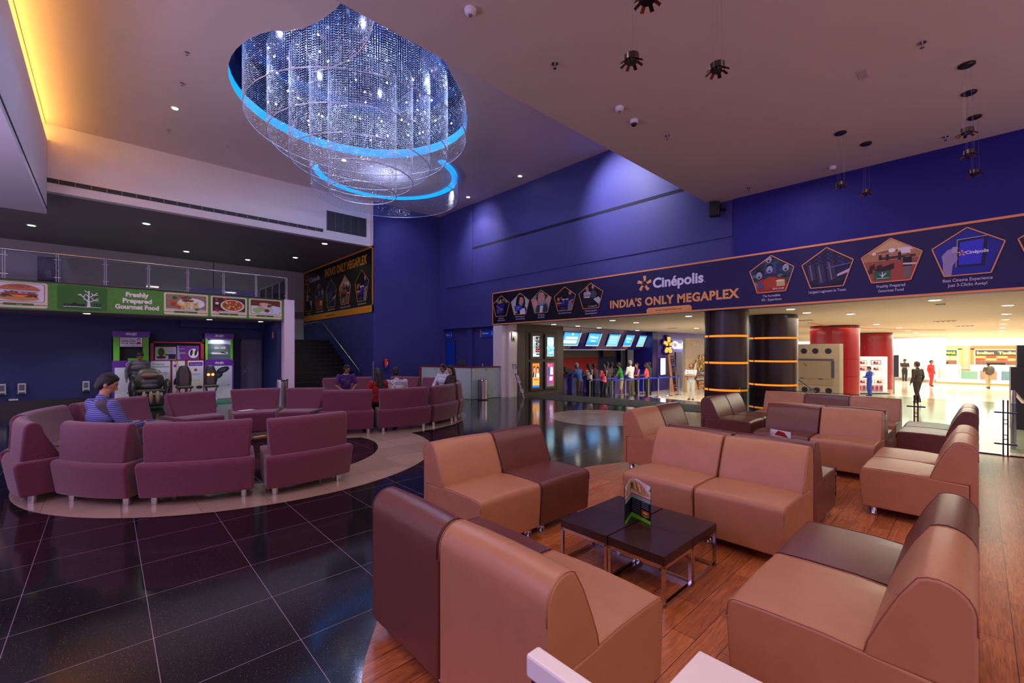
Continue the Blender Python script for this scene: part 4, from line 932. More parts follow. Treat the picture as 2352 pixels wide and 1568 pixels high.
for x, y, z, l in ((2.97, 1.83, 3.75, 'left of the two hanging lamps on long cables at top centre'), (3.56, 1.42, 3.75, 'right of the two hanging lamps on long cables at top centre'), (2.56, 1.46, 3.78, 'hanging lamp cut off by the top edge of the picture'), (7.63, 1.34, 3.86, 'left hanging lamp of the pair before the blue wall'), (8.3, 1.15, 3.87, 'right hanging lamp of the pair before the blue wall'), (6.81, .09, 3.87, 'largest and nearest lamp of the row of three at right'), (7.57, .08, 3.87, 'middle lamp of the row of three at right'), (8.41, .04, 3.86, 'lowest and farthest lamp of the row of three at right')):
    pendant(x, y, z, l)
# black loudspeaker
r = thing('wall_speaker', 'black loudspeaker on a bracket high on the blue wall', 'speaker', (9.2, 3.75, 4.3))
MB().box(9.10, 9.28, 3.62, 3.82, 4.28, 4.56, rot=.3).build('cabinet', mat('speaker_black', (18, 16, 20), .5), r, bevel=.015)
MB().bar((9.24, 3.62, 4.42), (9.36, 3.58, 4.42), .05, .05).build('bracket', mat('speaker_black', (18, 16, 20), .5), r)

# ================================================================ balcony rail
def rail_glass(name, label, A, B, z0, z1, nposts, double=True, top=True):
    A, B = Vector(A), Vector(B); d = (B - A); L = d.length; d.normalize(); r = thing(name, label, 'railing', (A.x, A.y, z0))
    if top: MB().tube([(A.x, A.y, z1), (B.x, B.y, z1)], .022, 12).build('handrail', STEEL, r, smooth=60)
    for i in range(nposts + 1):
        c = A + d * (L * i / nposts)
        for s in (-.018, .018): MB().tube([(c.x + d.x * s, c.y + d.y * s, z0), (c.x + d.x * s, c.y + d.y * s, z1)], .008, 8).build('post', STEEL, r)
        for zz in (z0 + (z1 - z0) * .18, z0 + (z1 - z0) * .8): MB().bar((c.x - d.x * .06, c.y - d.y * .06, zz), (c.x + d.x * .06, c.y + d.y * .06, zz), .012, .012).build('clamp', STEEL, r)
        if i < nposts:
            e = A + d * (L * (i + 1) / nposts); p = c + d * .022; q = e - d * .022
            MB().bar((p.x, p.y, (z0 + z1) / 2), (q.x, q.y, (z0 + z1) / 2), .010, (z1 - z0) * .86).build('glass_panel', GLASSB, r)
    return r
rail_glass('balcony_railing', 'glass and steel railing along the balcony above the green cafe sign', (-4.88, 14.53, 0), (4.05, 14.53, 0), 2.98 + .1, 3.74, 11)
rail_glass('balcony_railing', 'short glass railing returning from the balcony corner beside the stairs', (4.1, 14.6, 0), (4.1, 17.9, 0), 2.98 + .1, 3.74, 4)
tag(MB().box(1.9, 3.85, 17.0, 17.35, 2.98, 3.55).build('low_partition', mat('lilac_partition', (110, 98, 150), .6)), 'low lilac partition standing on the balcony behind the glass railing', 'partition')
r = thing('framed_poster', 'large dark blue film poster in a silver frame on the balcony wall', 'poster', (-2.1, 21.3, 3.4))
MB().box(-1.72, -1.12, 21.33, 21.40, 3.60, 4.70).build('frame', mat('silver_frame', (170, 176, 196), .4), r)
P = Paint((-1.67, 21.328, 3.64), (.5, 0, 0), (0, 0, .74), .002); P.rect(0, 0, 1.0, 1.37, (28, 32, 78)); rn = random.Random(2)
for i in range(50): P.ell(rn.uniform(.08, .92), rn.uniform(.1, 1.2), rn.uniform(.03, .12), rn.uniform(.02, .06), rn.choice([(50, 60, 120), (90, 60, 90), (120, 40, 60), (30, 50, 110), (110, 120, 170), (20, 20, 60)]), 7, rn.uniform(0, 3))
P.ell(.5, .62, .14, .2, (110, 100, 150)); P.build('poster_print', r)
# grey wave band on the landing wall
P = Paint((-1.4, 21.396, 2.98), (1, 0, 0), (0, 0, 1), .002)
for k, (o_, c) in enumerate(((.0, (120, 126, 138)), (.16, (170, 172, 186)))):
    pts = [(i * .25, .75 - .1 * i * .12 + .08 * math.sin(i * .5) - o_) for i in range(24)]; P.poly(pts + [(x, y - .14) for x, y in reversed(pts)], c)
tag(P.build('trim_11'), kind='structure')
struct('trim_12', MB().box(3.2, 3.24, 21.38, 21.4, 2.98, 5.13).box(-.98, 6.7, 21.37, 21.4, 2.98, 3.3), mat('wall_seam', (120, 114, 124), .7))

# stair handrails
r = thing('stair_handrail', 'round steel handrail on the blue wall running up the black staircase', 'handrail', (6.6, 15, 1))
MB().tube([(6.62, 15.0, .76), (6.62, 18.72, 2.72)], .022, 10).tube([(6.62, 18.85, 2.74), (6.62, 21.2, 2.74)], .022, 10).build('rail', mat('rail_warm_steel', (210, 200, 180), .25, metal=1), r, smooth=60)
for i in range(5): y = 15.3 + i * .8; z = .76 + (y - 15) * .527; MB().bar((6.62, y, z - .02), (6.71, y, z - .06), .014, .014).build('bracket', STEEL, r)
for y in (19.3, 20.3, 21.0): MB().bar((6.62, y, 2.72), (6.71, y, 2.64), .014, .014).build('bracket', STEEL, r)
r = thing('landing_railing', 'small railing with white posts at the top left of the black staircase', 'railing', (4.6, 19, 1.95))
for x in (4.3, 4.75, 4.95): MB().box(x, x + .05, 19.4, 19.45, 1.95, 2.60).build('post', WHITE, r)
MB().tube([(4.27, 19.4, 2.66), (5.2, 19.4, 2.66)], .02, 8).build('handrail', DARKM, r)
MB().box(4.35, 4.75, 19.41, 19.43, 2.0, 2.55).build('panel', GLASSB, r)
tag(MB().box(6.66, 6.68, 14.1, 14.13, 0, 1.15).build('steel_post', STEEL), 'thin upright steel post at the corner where the stair wall begins', 'post')

# fire extinguisher
r = thing('fire_extinguisher', 'red fire extinguisher with a blue base hanging on the blue wall', 'extinguisher', (7.15, 14.1, .86)); x, y = 7.15, 14.10
MB().lathe([(.065, .96), (.068, 1.18), (.055, 1.22), (.02, 1.245)], x, y, 20).build('cylinder', mat('ext_red', (200, 26, 30), .3), r, smooth=50)
MB().lathe([(.066, .885), (.070, .89), (.068, .965)], x, y, 20).build('base', mat('ext_blue', (30, 60, 170), .4), r, smooth=50)
MB().cyl(x, y, 1.24, 1.275, .018, 12).bar((x, y, 1.28), (x + .07, y, 1.30), .02, .012).bar((x, y, 1.265), (x + .06, y, 1.255), .018, .01).build('valve', mat('ext_valve', (40, 36, 40), .4), r)
MB().tube([(x - .02, y, 1.26), (x - .09, y, 1.22), (x - .12, y, 1.10), (x - .09, y, .99), (x - .06, y, .97)], .009, 8).build('hose', mat('ext_hose', (20, 18, 22), .5), r, smooth=60)
P = Paint((x - .03, y - .069, 1.0), (1, 0, 0), (0, 0, 1), .001); P.rect(.02, .02, .06, .13, (225, 180, 180)); P.build('sticker', r)

# ================================================================ reception desk
rd = thing('reception_desk', 'long reception desk of frosted glass panels with a dark red top edge', 'desk', (8.6, 11.5, 0))
front = [(7.64, 12.7), (8.28, 10.72), (9.36, 10.60)]
FROST = mat('frosted_glass_panel', (176, 196, 196), .3, spec=.5); DRED = mat('dark_red_trim', (110, 30, 38), .4)
MB().slab(front + [(9.36, 10.95), (8.50, 10.98), (7.95, 12.75)], .0, .98).build('carcass', mat('desk_inner', (90, 90, 110), .6), rd)
for (a, b) in ((front[0], front[1]), (front[1], front[2])):
    d = Vector((b[0] - a[0], b[1] - a[1], 0)); L = d.length; d.normalize(); nrm = Vector((d.y, -d.x, 0)); n = 3 if L > 1.5 else 2
    for i in range(n):
        p = Vector((a[0], a[1], 0)) + d * (L * i / n + .006) + nrm * .012; q = Vector((a[0], a[1], 0)) + d * (L * (i + 1) / n - .004) + nrm * .012
        pn = MB().bar((p.x, p.y, .49), (q.x, q.y, .49), .016, .96).build('glass_panel', FROST, rd)
        for t in (.07, .93):
            for z in (.08, .92):
                c = p + (q - p) * t + nrm * .008; MB().bar((c.x, c.y, z), (c.x + nrm.x * .008, c.y + nrm.y * .008, z), .03, .03).build('fixing_stud', CHROME, pn)
top = MB().slab([(7.61, 12.7), (8.25, 10.69), (9.38, 10.56), (9.38, 10.98), (8.52, 11.02), (7.97, 12.76)], .98, 1.01)
top.build('counter_top', DRED, rd); MB().bar((7.62, 12.70, .5), (7.66, 12.60, .5), .03, .98).build('end_trim', DRED, rd)
r = thing('monitor', 'small black computer monitor on the reception desk', 'monitor', (8.3, 11.5, 1.01)); x, y = 8.36, 11.3
MB().box(x - .06, x + .06, y - .05, y + .05, 1.01, 1.02).box(x - .015, x + .015, y - .01, y + .01, 1.02, 1.08).build('stand', mat('monitor_black', (22, 20, 24), .4), r)
mm_ = MB().box(x - .13, x + .13, y - .02, y + .015, 1.05, 1.22, rot=R(-38)); mm_.build('screen_housing', mat('monitor_black', (22, 20, 24), .4), r, bevel=.006)
tag(MB().box(8.78, 8.8, 10.80, 10.81, 1.01, 1.10).build('card_holder', STEEL), 'small upright card holder on the reception desk, right of the monitor', 'holder')

# easel with picture frames
r = thing('easel', 'white slim easel leaning beside the white pier, holding small frames', 'easel', (9.6, 10.2, 0)); EW = mat('easel_white', (206, 196, 204), .5)
for p, q in (((9.30, 10.10, 0), (9.62, 10.28, 1.05)), ((9.78, 9.92, 0), (9.62, 10.28, 1.15)), ((9.72, 9.86, 0), (9.55, 10.20, 1.1)), ((9.75, 10.3, 0), (9.62, 10.26, 1.0))): MB().bar(p, q, .018, .018).build('leg', EW, r)
MB().bar((9.45, 10.16, .5), (9.74, 10.05, .5), .014, .014).build('crossbar', EW, r)
for t, c, ih in ((.88, (70, 84, 100), .12), (.52, (100, 34, 34), .30), (.20, (60, 74, 90), .16)):
    p = Vector((9.78, 9.92, 0)).lerp(Vector((9.60, 10.24, 1.15)), t); u = Vector((.62, -.50, -.05)).normalized() * .07; v = Vector((-.18, .32, 1.12)).normalized() * ih * .62
    n = u.cross(v).normalized() * .01
    f = MB(); f.v = [tuple(p + a * u + b * v + k * n) for k in (-1, 1) for a, b in ((-1, -1), (1, -1), (1, 1), (-1, 1))]; f.f = [(3, 2, 1, 0), (4, 5, 6, 7), (0, 1, 5, 4), (1, 2, 6, 5), (2, 3, 7, 6), (3, 0, 4, 7)]
    fo = tag(f.build('picture_frame', mat('frame_%d' % c[0], c, .4)), 'small %s on the white easel' % {.88: 'grey-blue frame at the top', .52: 'long red-brown frame in the middle', .20: 'grey-blue frame at the bottom'}[t], 'picture frame')
    P = Paint(p - u * .7 - v * .7 + n * 1.05, u.normalized(), v.normalized(), .001); a_ = u.length * 1.4; b_ = v.length * 1.4
    P.rect(0, 0, a_, b_, (196, 190, 196)).poly([(a_ * .2, b_ * .2), (a_ * .8, b_ * .4), (a_ * .5, b_ * .8)], (90, 90, 110)); P.build('picture_print', fo)
# poster wall with four light boxes, and the framed star photo beside it
struct('wall_poster', MB().box(9.62, 9.99, 10.45, 10.9, 0, 2.4), WHITE)
r = thing('framed_portrait', 'black framed black-and-white portrait under a picture lamp on the white wall', 'picture', (9.8, 10.43, 1.9))
MB().box(9.72, 9.86, 10.43, 10.45, 1.86, 2.12).build('frame', mat('black_frame', (24, 20, 20), .4), r)
P = Paint((9.735, 10.428, 1.88), (1, 0, 0), (0, 0, 1), .001); P.rect(0, 0, .11, .22, (200, 200, 206)).ell(.055, .13, .03, .05, (60, 60, 66)).poly([(.01, 0), (.1, 0), (.07, .09), (.04, .09)], (40, 40, 46)).ell(.055, .125, .018, .035, (190, 186, 186)); P.build('portrait_print', r)
MB().tube([(9.86, 10.44, 2.3), (9.87, 10.38, 2.24), (9.86, 10.36, 2.16)], .004, 6).bar((9.75, 10.36, 2.16), (9.87, 10.36, 2.16), .02, .02).build('picture_lamp', DARKM, r)
light('AREA', (9.81, 10.35, 2.14), 1.2, (1, .95, .8), .1)
PW = mat('brown_poster_panel', (74, 58, 48), .5, noise=.05, nscale=5)
pc = thing('poster_cabinet', 'tall brown wall cabinet holding four lit film posters', 'cabinet', (11, 10.4, 0))
MB().box(9.99, 12.30, 10.42, 10.9, 0, 2.39).build('body', PW, pc)
MB().box(10.35, 11.95, 10.41, 10.43, .10, 2.20).build('recess', mat('cabinet_recess', (24, 16, 16), .5), pc)
boxes = [(10.53, 11.05, 1.22, 2.12, 0), (11.25, 11.80, 1.22, 2.10, 1), (10.53, 11.05, .16, 1.14, 2), (11.25, 11.80, .16, 1.14, 3)]
for x0, x1, z0, z1, k in boxes:
    f = MB().box(x0, x1, 10.36, 10.42, z0, z1).build('door', PW, pc, bevel=.006)
    px0, px1, pz0, pz1 = x0 + .10, x1 - .10, z0 + .09, z1 - .11
    if k >= 2: px0 -= .02; pz0 -= .0; pz1 += .05
    W2, H2 = px1 - px0, pz1 - pz0; P = Paint((px0, 10.356, pz0), (1, 0, 0), (0, 0, 1), .001); rn = random.Random(k)
    if k == 0:
        P.rect(0, 0, W2, H2, (216, 228, 232)).rect(W2 * .38, H2 * .2, W2, H2 * .98, (34, 34, 40))
        for i in range(50): P.ell(W2 * rn.uniform(.4, .98), H2 * rn.uniform(.35, .95), .012, .02, rn.choice([(150, 160, 170), (80, 84, 90), (220, 225, 230)]), 6)
        P.line((.03, .1), (.06, H2), .02, (40, 44, 50)).line((W2 * .25, .1), (W2 * .1, H2), .015, (60, 66, 70)).rect(W2 * .4, H2 * .26, W2, H2 * .32, (216, 60, 60)).rect(W2 * .45, H2 * .08, W2 * .95, H2 * .16, (60, 60, 70))
    elif k == 1:
        P.rect(0, 0, W2, H2, (120, 196, 226)).ell(W2 * .5, H2 * .75, W2 * .45, H2 * .24, (206, 236, 240)).poly([(W2 * .35, 0), (W2 * .5, H2 * .85), (W2 * .65, 0)], (220, 240, 244)).poly([(W2 * .44, .2), (W2 * .5, H2 * .78), (W2 * .58, .2), (W2 * .52, .05)], (50, 90, 130)).ell(W2 * .5, H2 * .8, .02, .03, (90, 110, 120))
        for i in range(20): P.ell(W2 * rn.random(), H2 * rn.uniform(.05, .5), .025, .03, rn.choice([(150, 214, 236), (90, 160, 200), (220, 240, 244)]), 6)
        P.rect(.04, .04, W2 - .04, .07, (60, 110, 140))
    elif k == 2:
        P.rect(0, 0, W2, H2, (226, 120, 40)).rect(0, .0, W2, .07, (30, 110, 190)).rect(.01, .08, W2 - .01, H2 * .42, (240, 166, 80))
        P.rect(W2 * .15, H2 * .3, W2 * .85, H2 * .36, (190, 90, 40)).rect(W2 * .2, H2 * .2, W2 * .8, H2 * .205, (180, 90, 40))
        P.ell(W2 * .25, H2 * .75, .075, .12, (40, 26, 20)).ell(W2 * .28, H2 * .73, .055, .09, (216, 140, 96)).ell(W2 * .75, H2 * .72, .08, .13, (50, 28, 20)).ell(W2 * .74, H2 * .70, .05, .085, (226, 160, 120)).poly([(.0, H2 * .43), (.02, H2 * .62), (W2 * .45, H2 * .6), (W2 * .5, H2 * .43)], (24, 20, 24)).poly([(W2 * .2, H2 * .43), (W2 * .26, H2 * .62), (W2 * .36, H2 * .6), (W2 * .33, H2 * .43)], (230, 225, 225)).poly([(W2 * .5, H2 * .43), (W2 * .56, H2 * .6), (W2 * .95, H2 * .58), (W2, H2 * .43)], (200, 214, 236))
    else:
        P.rect(0, 0, W2, H2, (170, 44, 110)).rect(0, 0, W2, .12, (120, 90, 90)).poly([(.02, H2 * .5), (.04, H2 * .85), (W2 * .3, H2 * .88), (W2 * .5, H2 * .7), (W2 * .4, H2 * .4)], (60, 70, 130)).poly([(W2 * .45, H2 * .5), (W2 * .5, H2 * .84), (W2 * .85, H2 * .82), (W2 * .9, H2 * .5)], (196, 200, 220)).ell(W2 * .3, H2 * .9, .035, .05, (190, 130, 110)).ell(W2 * .65, H2 * .9, .035, .05, (170, 110, 96)).poly([(W2 * .3, H2 * .25), (W2 * .8, H2 * .25), (W2 * .85, H2 * .42), (W2 * .3, H2 * .42)], (226, 214, 220)).poly([(.04, .02), (.08, .35), (.14, .35), (.12, .02)], (60, 80, 160))
    P.build('poster', f, emit=1.0)
# floor mat
tag(MB().slab([(9.9, 9.8), (10.45, 5.8), (10.8, 3.6), (12.2, 3.6), (11.85, 7), (11.35, 10.2)], 0, .008).build('floor_mat', mat('grey_mat', (52, 54, 52), .95, bump=.5, bscale=300)), 'wide dark grey entrance mat lying on the shiny black floor', 'mat')
# ================================================================ massage-chair stand under the balcony
VIOL = (92, 30, 150); GR1 = (92, 176, 40)
VM = mat('stand_violet', VIOL, .45); GM = mat('stand_green', GR1, .45); RM = mat('stand_red', (150, 28, 44), .45); WM = mat('stand_white', (226, 222, 236), .5)
HIN = 'अ\u0945डव्हेंट'
def chair_art(P, cx, cy, s):
    P.poly([(cx - .13 * s, cy + .42 * s), (cx + .04 * s, cy + .43 * s), (cx + .12 * s, cy + .1 * s), (cx + .10 * s, cy), (cx - .04 * s, cy + .02 * s)], (38, 44, 58)).poly([(cx - .1 * s, cy + .38 * s), (cx + .02 * s, cy + .39 * s), (cx + .06 * s, cy + .28 * s), (cx - .06 * s, cy + .26 * s)], (58, 66, 84)).poly([(cx - .06 * s, cy + .02 * s), (cx + .14 * s, cy), (cx + .16 * s, cy - .06 * s), (cx - .04 * s, cy - .06 * s)], (206, 206, 222)).poly([(cx - .08 * s, cy - .04 * s), (cx + .18 * s, cy - .06 * s), (cx + .2 * s, cy - .3 * s), (cx - .12 * s, cy - .24 * s), (cx + .0 * s, cy - .18 * s)], (30, 34, 48))
def tower(name, x0, x1, label, left):
    r = thing(name, label, 'display stand', (x0, 15.9, 0)); w = x1 - x0; y = 15.9
    MB().box(x0, x1, y, 16.34, .02, 1.24).build('lower_cabinet', VM, r)
    MB().box(x0, x1, 16.28, 16.34, 1.24, 2.04).box(x0, x0 + .02, y, 16.3, 1.24, 2.04).box(x1 - .02, x1, y, 16.3, 1.24, 2.04).build('upper_back', mat('stand_inner' if not left else 'stand_inner_dark', (190, 188, 205) if not left else (14, 16, 44), .5), r)
    gw = .115 * w / .6 if left else .08
    MB().box(x0, x0 + gw, y, y + .05, 1.24, 1.88).build('green_panel', GM, r); MB().box(x1 - gw - (.0 if left else 0), x1, y, y + .05, 1.24, 1.88).build('green_panel', GM, r)
    MB().box(x0, x1, y - .01, 16.3, 1.88, 2.04).build('header', VM, r)
    P = Paint((x0, y - .012, 1.88), (1, 0, 0), (0, 0, 1), .001); P.text(HIN, w / 2, .055, .06, (225, 220, 240), .02, 1, 'c', width=w * .32); P.build('header_lettering', r)
    P = Paint((x0, y - .001, .02), (1, 0, 0), (0, 0, 1), .001); P.text(HIN, w * .5, 1.09, .055, (225, 220, 240), .02, 1, 'c', width=w * .32)
    P.rect(.05, .0, w - .04, 1.03, (206, 208, 230)).poly([(.05, .3), (w * .5, .42), (w - .04, .3), (w - .04, 0), (.05, 0)], (222, 220, 230))
    if left:
        chair_art(P, w * .52, .58, 1.05); P.text('Comfort Plus', w * .38, .20, .035, (84, 50, 140), .01, 1, 'c', width=.36).line((.1, .17), (w * .55, .165), .006, (110, 170, 90)).rect(w * .6, 0, w - .05, .22, (150, 160, 214)).ell(.14, .06, .03, .035, (190, 120, 80)).ell(.28, .06, .03, .03, (170, 170, 190))
    else:
        for i in range(7): P.line((w * .3, .1 + i * .03), (w - .05, .4 + i * .06), .006, (180, 180, 200))
        for a, b, c_, d_ in ((.62, .90, .18, .09), (.42, .74, .16, .10), (.26, .58, .14, .09), (.16, .48, .10, .06)): P.ell(w * a, b, c_ * w / .75, d_, (34, 38, 50), 14, .4).ell(w * a, b + .01, c_ * w / 1.3, d_ * .5, (70, 76, 92), 12, .4)
        P.text('CE', w * .82, .42, .035, (40, 40, 50), .01)
    P.build('poster', r)
    if left:
        MB().box(x0 + gw + .01, x1 - gw - .01, y + .005, y + .03, 1.62, 1.87).build('support_panel', WM, r)
        P = Paint((x0 + gw + .015, y + .003, 1.62), (1, 0, 0), (0, 0, 1), .001); q = x1 - x0 - 2 * gw - .03
        P.text('Customer Support', .0, .195, .032, (40, 40, 60), .01, 1, 'l', width=q * .7, slant=.15).text('18008330001', .01, .13, .045, (30, 30, 50), .02, 1, 'l', width=q * .68, slant=.15).text('99228 00001', .01, .07, .042, (30, 30, 50), .02, 1, 'l', width=q * .68, slant=.15).text('www.adventhealthcare.co.in', .02, .02, .022, (30, 30, 50), .015, 1, 'l', width=q * .92)
        P.ell(q * .84, .19, .036, .045, (60, 30, 26)).ell(q * .84, .18, .025, .034, (222, 190, 170)).poly([(q * .72, .07), (q * .76, .12), (q * .84, .14), (q * .92, .12), (q * .97, .07)], (150, 44, 44)); P.build('support_print', r)
        MB().box(x0 + .32, x1 - gw, y + .1, y + .14, 1.24, 1.30).build('green_ledge', GM, r)
    else:
        for i, z in enumerate((1.40, 1.56, 1.72)):
            MB().box(x0 + gw, x1 - gw, y + .02, 16.28, z - .006, z).build('glass_shelf', GLASS, r)
        light('AREA', ((x0 + x1) / 2, 16.1, 1.86), 2.5, (.8, .85, 1), .3)
    return r
tower('display_tower', .12, .90, 'left violet and green advertising tower with a customer support panel, behind the massage chairs', True)
tower('display_tower', 2.17, 2.92, 'right violet and green advertising tower with glass shelves, next to the grey door', False)
for x0, x1, z, c, l in ((2.42, 2.72, 1.56, (214, 210, 214), 'white product box on the middle glass shelf of the right tower'), (2.36, 2.78, 1.40, (222, 220, 228), 'long white product box with a dark tool picture on the lowest glass shelf')):
    o = tag(MB().box(x0, x1, 16.0, 16.1, z, z + .09).build('product_box', mat('prod_%d' % c[2], c, .5)), l, 'box', 'product boxes on the glass shelves')
    P = Paint((x0, 15.999, z), (1, 0, 0), (0, 0, 1), .001); P.ell((x1 - x0) * .5, .045, .02, .02, (170, 140, 100)) if z > 1.5 else P.poly([(.2, .06), (.3, .075), (.4, .02), (.38, .01)], (20, 18, 24)); P.build('box_print', o)
cab = thing('red_cabinet', 'low wide red display cabinet between the two advertising towers', 'cabinet', (1.5, 15.95, 0))
MB().box(.91, 2.16, 15.97, 16.34, .02, 1.24).build('lower_body', RM, cab)
MB().box(.91, .99, 15.95, 16.3, 1.24, 1.76).box(2.08, 2.16, 15.95, 16.3, 1.24, 1.76).box(.91, 2.16, 15.95, 16.3, 1.73, 1.77).box(.91, 2.16, 15.95, 16.3, 1.23, 1.25).build('frame', RM, cab)
MB().box(.99, 2.08, 16.28, 16.32, 1.25, 1.73).build('back_panel', mat('cab_back', (66, 52, 50), .6), cab)
P = Paint((.91, 15.968, .02), (1, 0, 0), (0, 0, 1), .001)
for x0, x1 in ((.0, .46), (.49, .80), (.85, 1.25)): P.rect(x0 + .01, .0, x1 - .01, 1.20, (214, 212, 234)); P.rect(x0 + .01, 0, x1 - .01, .7, (226, 214, 218))
P.text('Dragar', .20, 1.08, .06, (60, 150, 60), .02, 1, 'c', width=.26).rect(.05, 1.02, .42, 1.04, (110, 104, 130)).text('massager', .30, .86, .03, (100, 60, 160)).poly([(.53, 1.2), (.62, 1.2), (.66, 1.05), (.6, .95), (.62, .83), (.58, .84), (.57, .95), (.58, 1.08)], (216, 176, 150)).ell(.56, 1.05, .04, .05, (120, 70, 180), 6)
P.ell(.62, .58, .12, .14, (206, 204, 214)).ell(.57, .6, .04, .11, (40, 34, 44), 12, -.2).ell(.68, .6, .04, .11, (40, 34, 44), 12, -.2).text('Life Plus', .64, .24, .07, (190, 60, 80), .01, .7).ell(.66, .35, .03, .03, (190, 40, 60), 8)
P.rrect(.88, 1.04, 1.22, 1.15, .02, (92, 40, 150)).text('ZERO GRAVITY', 1.05, 1.07, .035, (200, 190, 220), .01, 1, 'c', width=.28).ell(1.05, .92, .04, .04, (170, 60, 70)).rect(.93, .80, 1.18, .81, (150, 140, 170)).rect(.93, .77, 1.15, .78, (150, 140, 170)).text('your needs...', 1.08, .60, .03, (130, 110, 170), 0, .8).ell(1.14, .4, .08, .05, (60, 60, 76)).build('posters', cab)
for x0, x1, z1, c, k in ((1.02, 1.50, 1.62, (166, 150, 206), 0), (1.52, 2.05, 1.66, (96, 34, 140), 1)):
    o = tag(MB().box(x0, x1, 16.0, 16.25, 1.252, z1).build('carton', mat('carton_%d' % k, c, .5)), 'lilac carton with a green-edged massage seat picture in the red cabinet' if k == 0 else 'deep violet carton with a white foot massager picture in the red cabinet', 'box', 'cartons in the red cabinet')
    P = Paint((x0, 15.999, 1.252), (1, 0, 0), (0, 0, 1), .001)
    if k == 0: P.ell(.14, .2, .12, .17, (130, 190, 60)).ell(.14, .22, .075, .12, (60, 50, 54)).ell(.14, .07, .11, .04, (40, 30, 36)).rect(.30, .02, .47, .16, (30, 32, 54)).rect(.3, .29, .45, .32, (190, 180, 60)).text('On The Go...', .36, .21, .03, (60, 50, 90), .0, .6).ell(.26, .14, .04, .025, (50, 70, 50))
    else: P.poly([(0, 0), (.08, 0), (.04, .41), (0, .41)], (150, 140, 196)).ell(.39, .18, .12, .14, (214, 210, 222)).ell(.34, .2, .035, .1, (50, 34, 40), 12, -.15).ell(.45, .2, .035, .1, (50, 34, 40), 12, -.15).rect(.07, .17, .2, .21, (170, 140, 120)).text('Care Plus', .12, .30, .03, (214, 190, 214), .01, .7)
    P.build('carton_print', o)
struct('trim_13', MB().box(.0, 2.95, 15.0, 15.95, 0, .05), mat('plinth_black', (14, 14, 16), .3)); struct('trim_14', MB().box(.0, 2.95, 14.99, 15.0, .0, .05), mat('plinth_green', (60, 180, 130), .4))
# big massage chair
LB = mat('black_chair_leather', (40, 38, 42), .38); LBR = mat('brown_pillow', (120, 84, 72), .5); OL = mat('olive_leather', (64, 60, 50), .45)
r = thing('massage_chair', 'big black massage chair with a brown head pillow, a man leaning behind it', 'massage chair', (.93, 15.1, .05)); x, y = .86, 15.1
MB().ell((x, y + .25, .68), (.33, .10, .34)).ell((x, y + .28, .92), (.25, .08, .12)).build('backrest', OL, r, remesh=.02, sm_it=2)
MB().ell((x, y + .08, .84), (.19, .06, .075)).build('head_pillow', LBR, r, smooth=180)
MB().ell((x, y + .13, .66), (.20, .07, .11)).ell((x, y + .12, .55), (.2, .08, .08)).build('back_cushion', mat('grey_chair_leather', (72, 66, 76), .45), r, remesh=.02, sm_it=2)
for s in (-1, 1):
    MB().ell((x + s * .36, y, .50), (.085, .34, .26)).ell((x + s * .33, y - .1, .36), (.07, .25, .2)).build('armrest', LB, r, remesh=.02, sm_it=2)
MB().box(x - .32, x + .32, y - .25, y + .15, .40, .48).build('seat', OL, r, bevel=.03, seg=3)
for s in (-1, 0, 1): MB().ell((x + s * .14, y - .32, .28), (.05, .08, .17)).build('foot_cushion', mat('cream_foot_part', (150, 130, 100), .5), r, smooth=180)
MB().box(x - .28, x + .28, y - .3, y + .3, .05, .30).build('base', LB, r, bevel=.04, seg=3)
MB().box(x + .19, x + .40, y + .02, y + .14, .86, .90).tube([(x + .33, y + .06, .86), (x + .36, y, .66)], .015, 8).build('remote_arm', mat('remote_grey', (170, 165, 170), .4), r)
for cx, lab, eye in ((1.60, 'upright grey massage seat between the big massage chair and the right tower', False), (2.22, 'grey massage seat with two glowing orange round heaters, in front of the right tower', True)):
    r = thing('massager', lab, 'massager', (cx, 15.1, .05), 'upright massage seats')
    w = .175 if not eye else .155
    pts = [(-w * .95, .52), (-w * 1.05, .70), (-w * .95, .90), (-w * .6, 1.06), (-w * .4, 1.09), (w * .4, 1.09), (w * .6, 1.06), (w * .95, .90), (w * 1.05, .70), (w * .95, .52)]
    MB().prism([(cx + a, b) for a, b in pts], lambda p: (p[0], 15.22, p[1]), lambda p: (p[0], 15.32, p[1])).build('backrest', LB, r, bevel=.03, seg=3)
    MB().prism([(cx + a * .6, .52 + (b - .52) * .92 + .01) for a, b in pts], lambda p: (p[0], 15.195, p[1]), lambda p: (p[0], 15.24, p[1])).build('back_panel', mat('seat_mesh_grey', (88, 76, 74), .7), r, bevel=.02, seg=2)
    MB().box(cx - w * 1.1, cx + w * 1.1, 14.95, 15.3, .46, .53).build('seat', OL, r, bevel=.03, seg=3)
    for s in (-1, 1): MB().tube([(cx + s * w * .8, 15.0, .46), (cx + s * w * .5, 15.1, .25), (cx + s * w * .8, 15.0, .06)], .014, 8).tube([(cx + s * w * .8, 15.3, .46), (cx + s * w * .8, 15.3, .06)], .014, 8).build('leg', CHROME, r)
    if eye:
        for s in (-1, 1): MB().ell((cx + s * .053, 15.19, .82), (.038, .012, .038)).build('heater_light', emis('heater_orange', (255, 110, 50), 4), r, smooth=180)
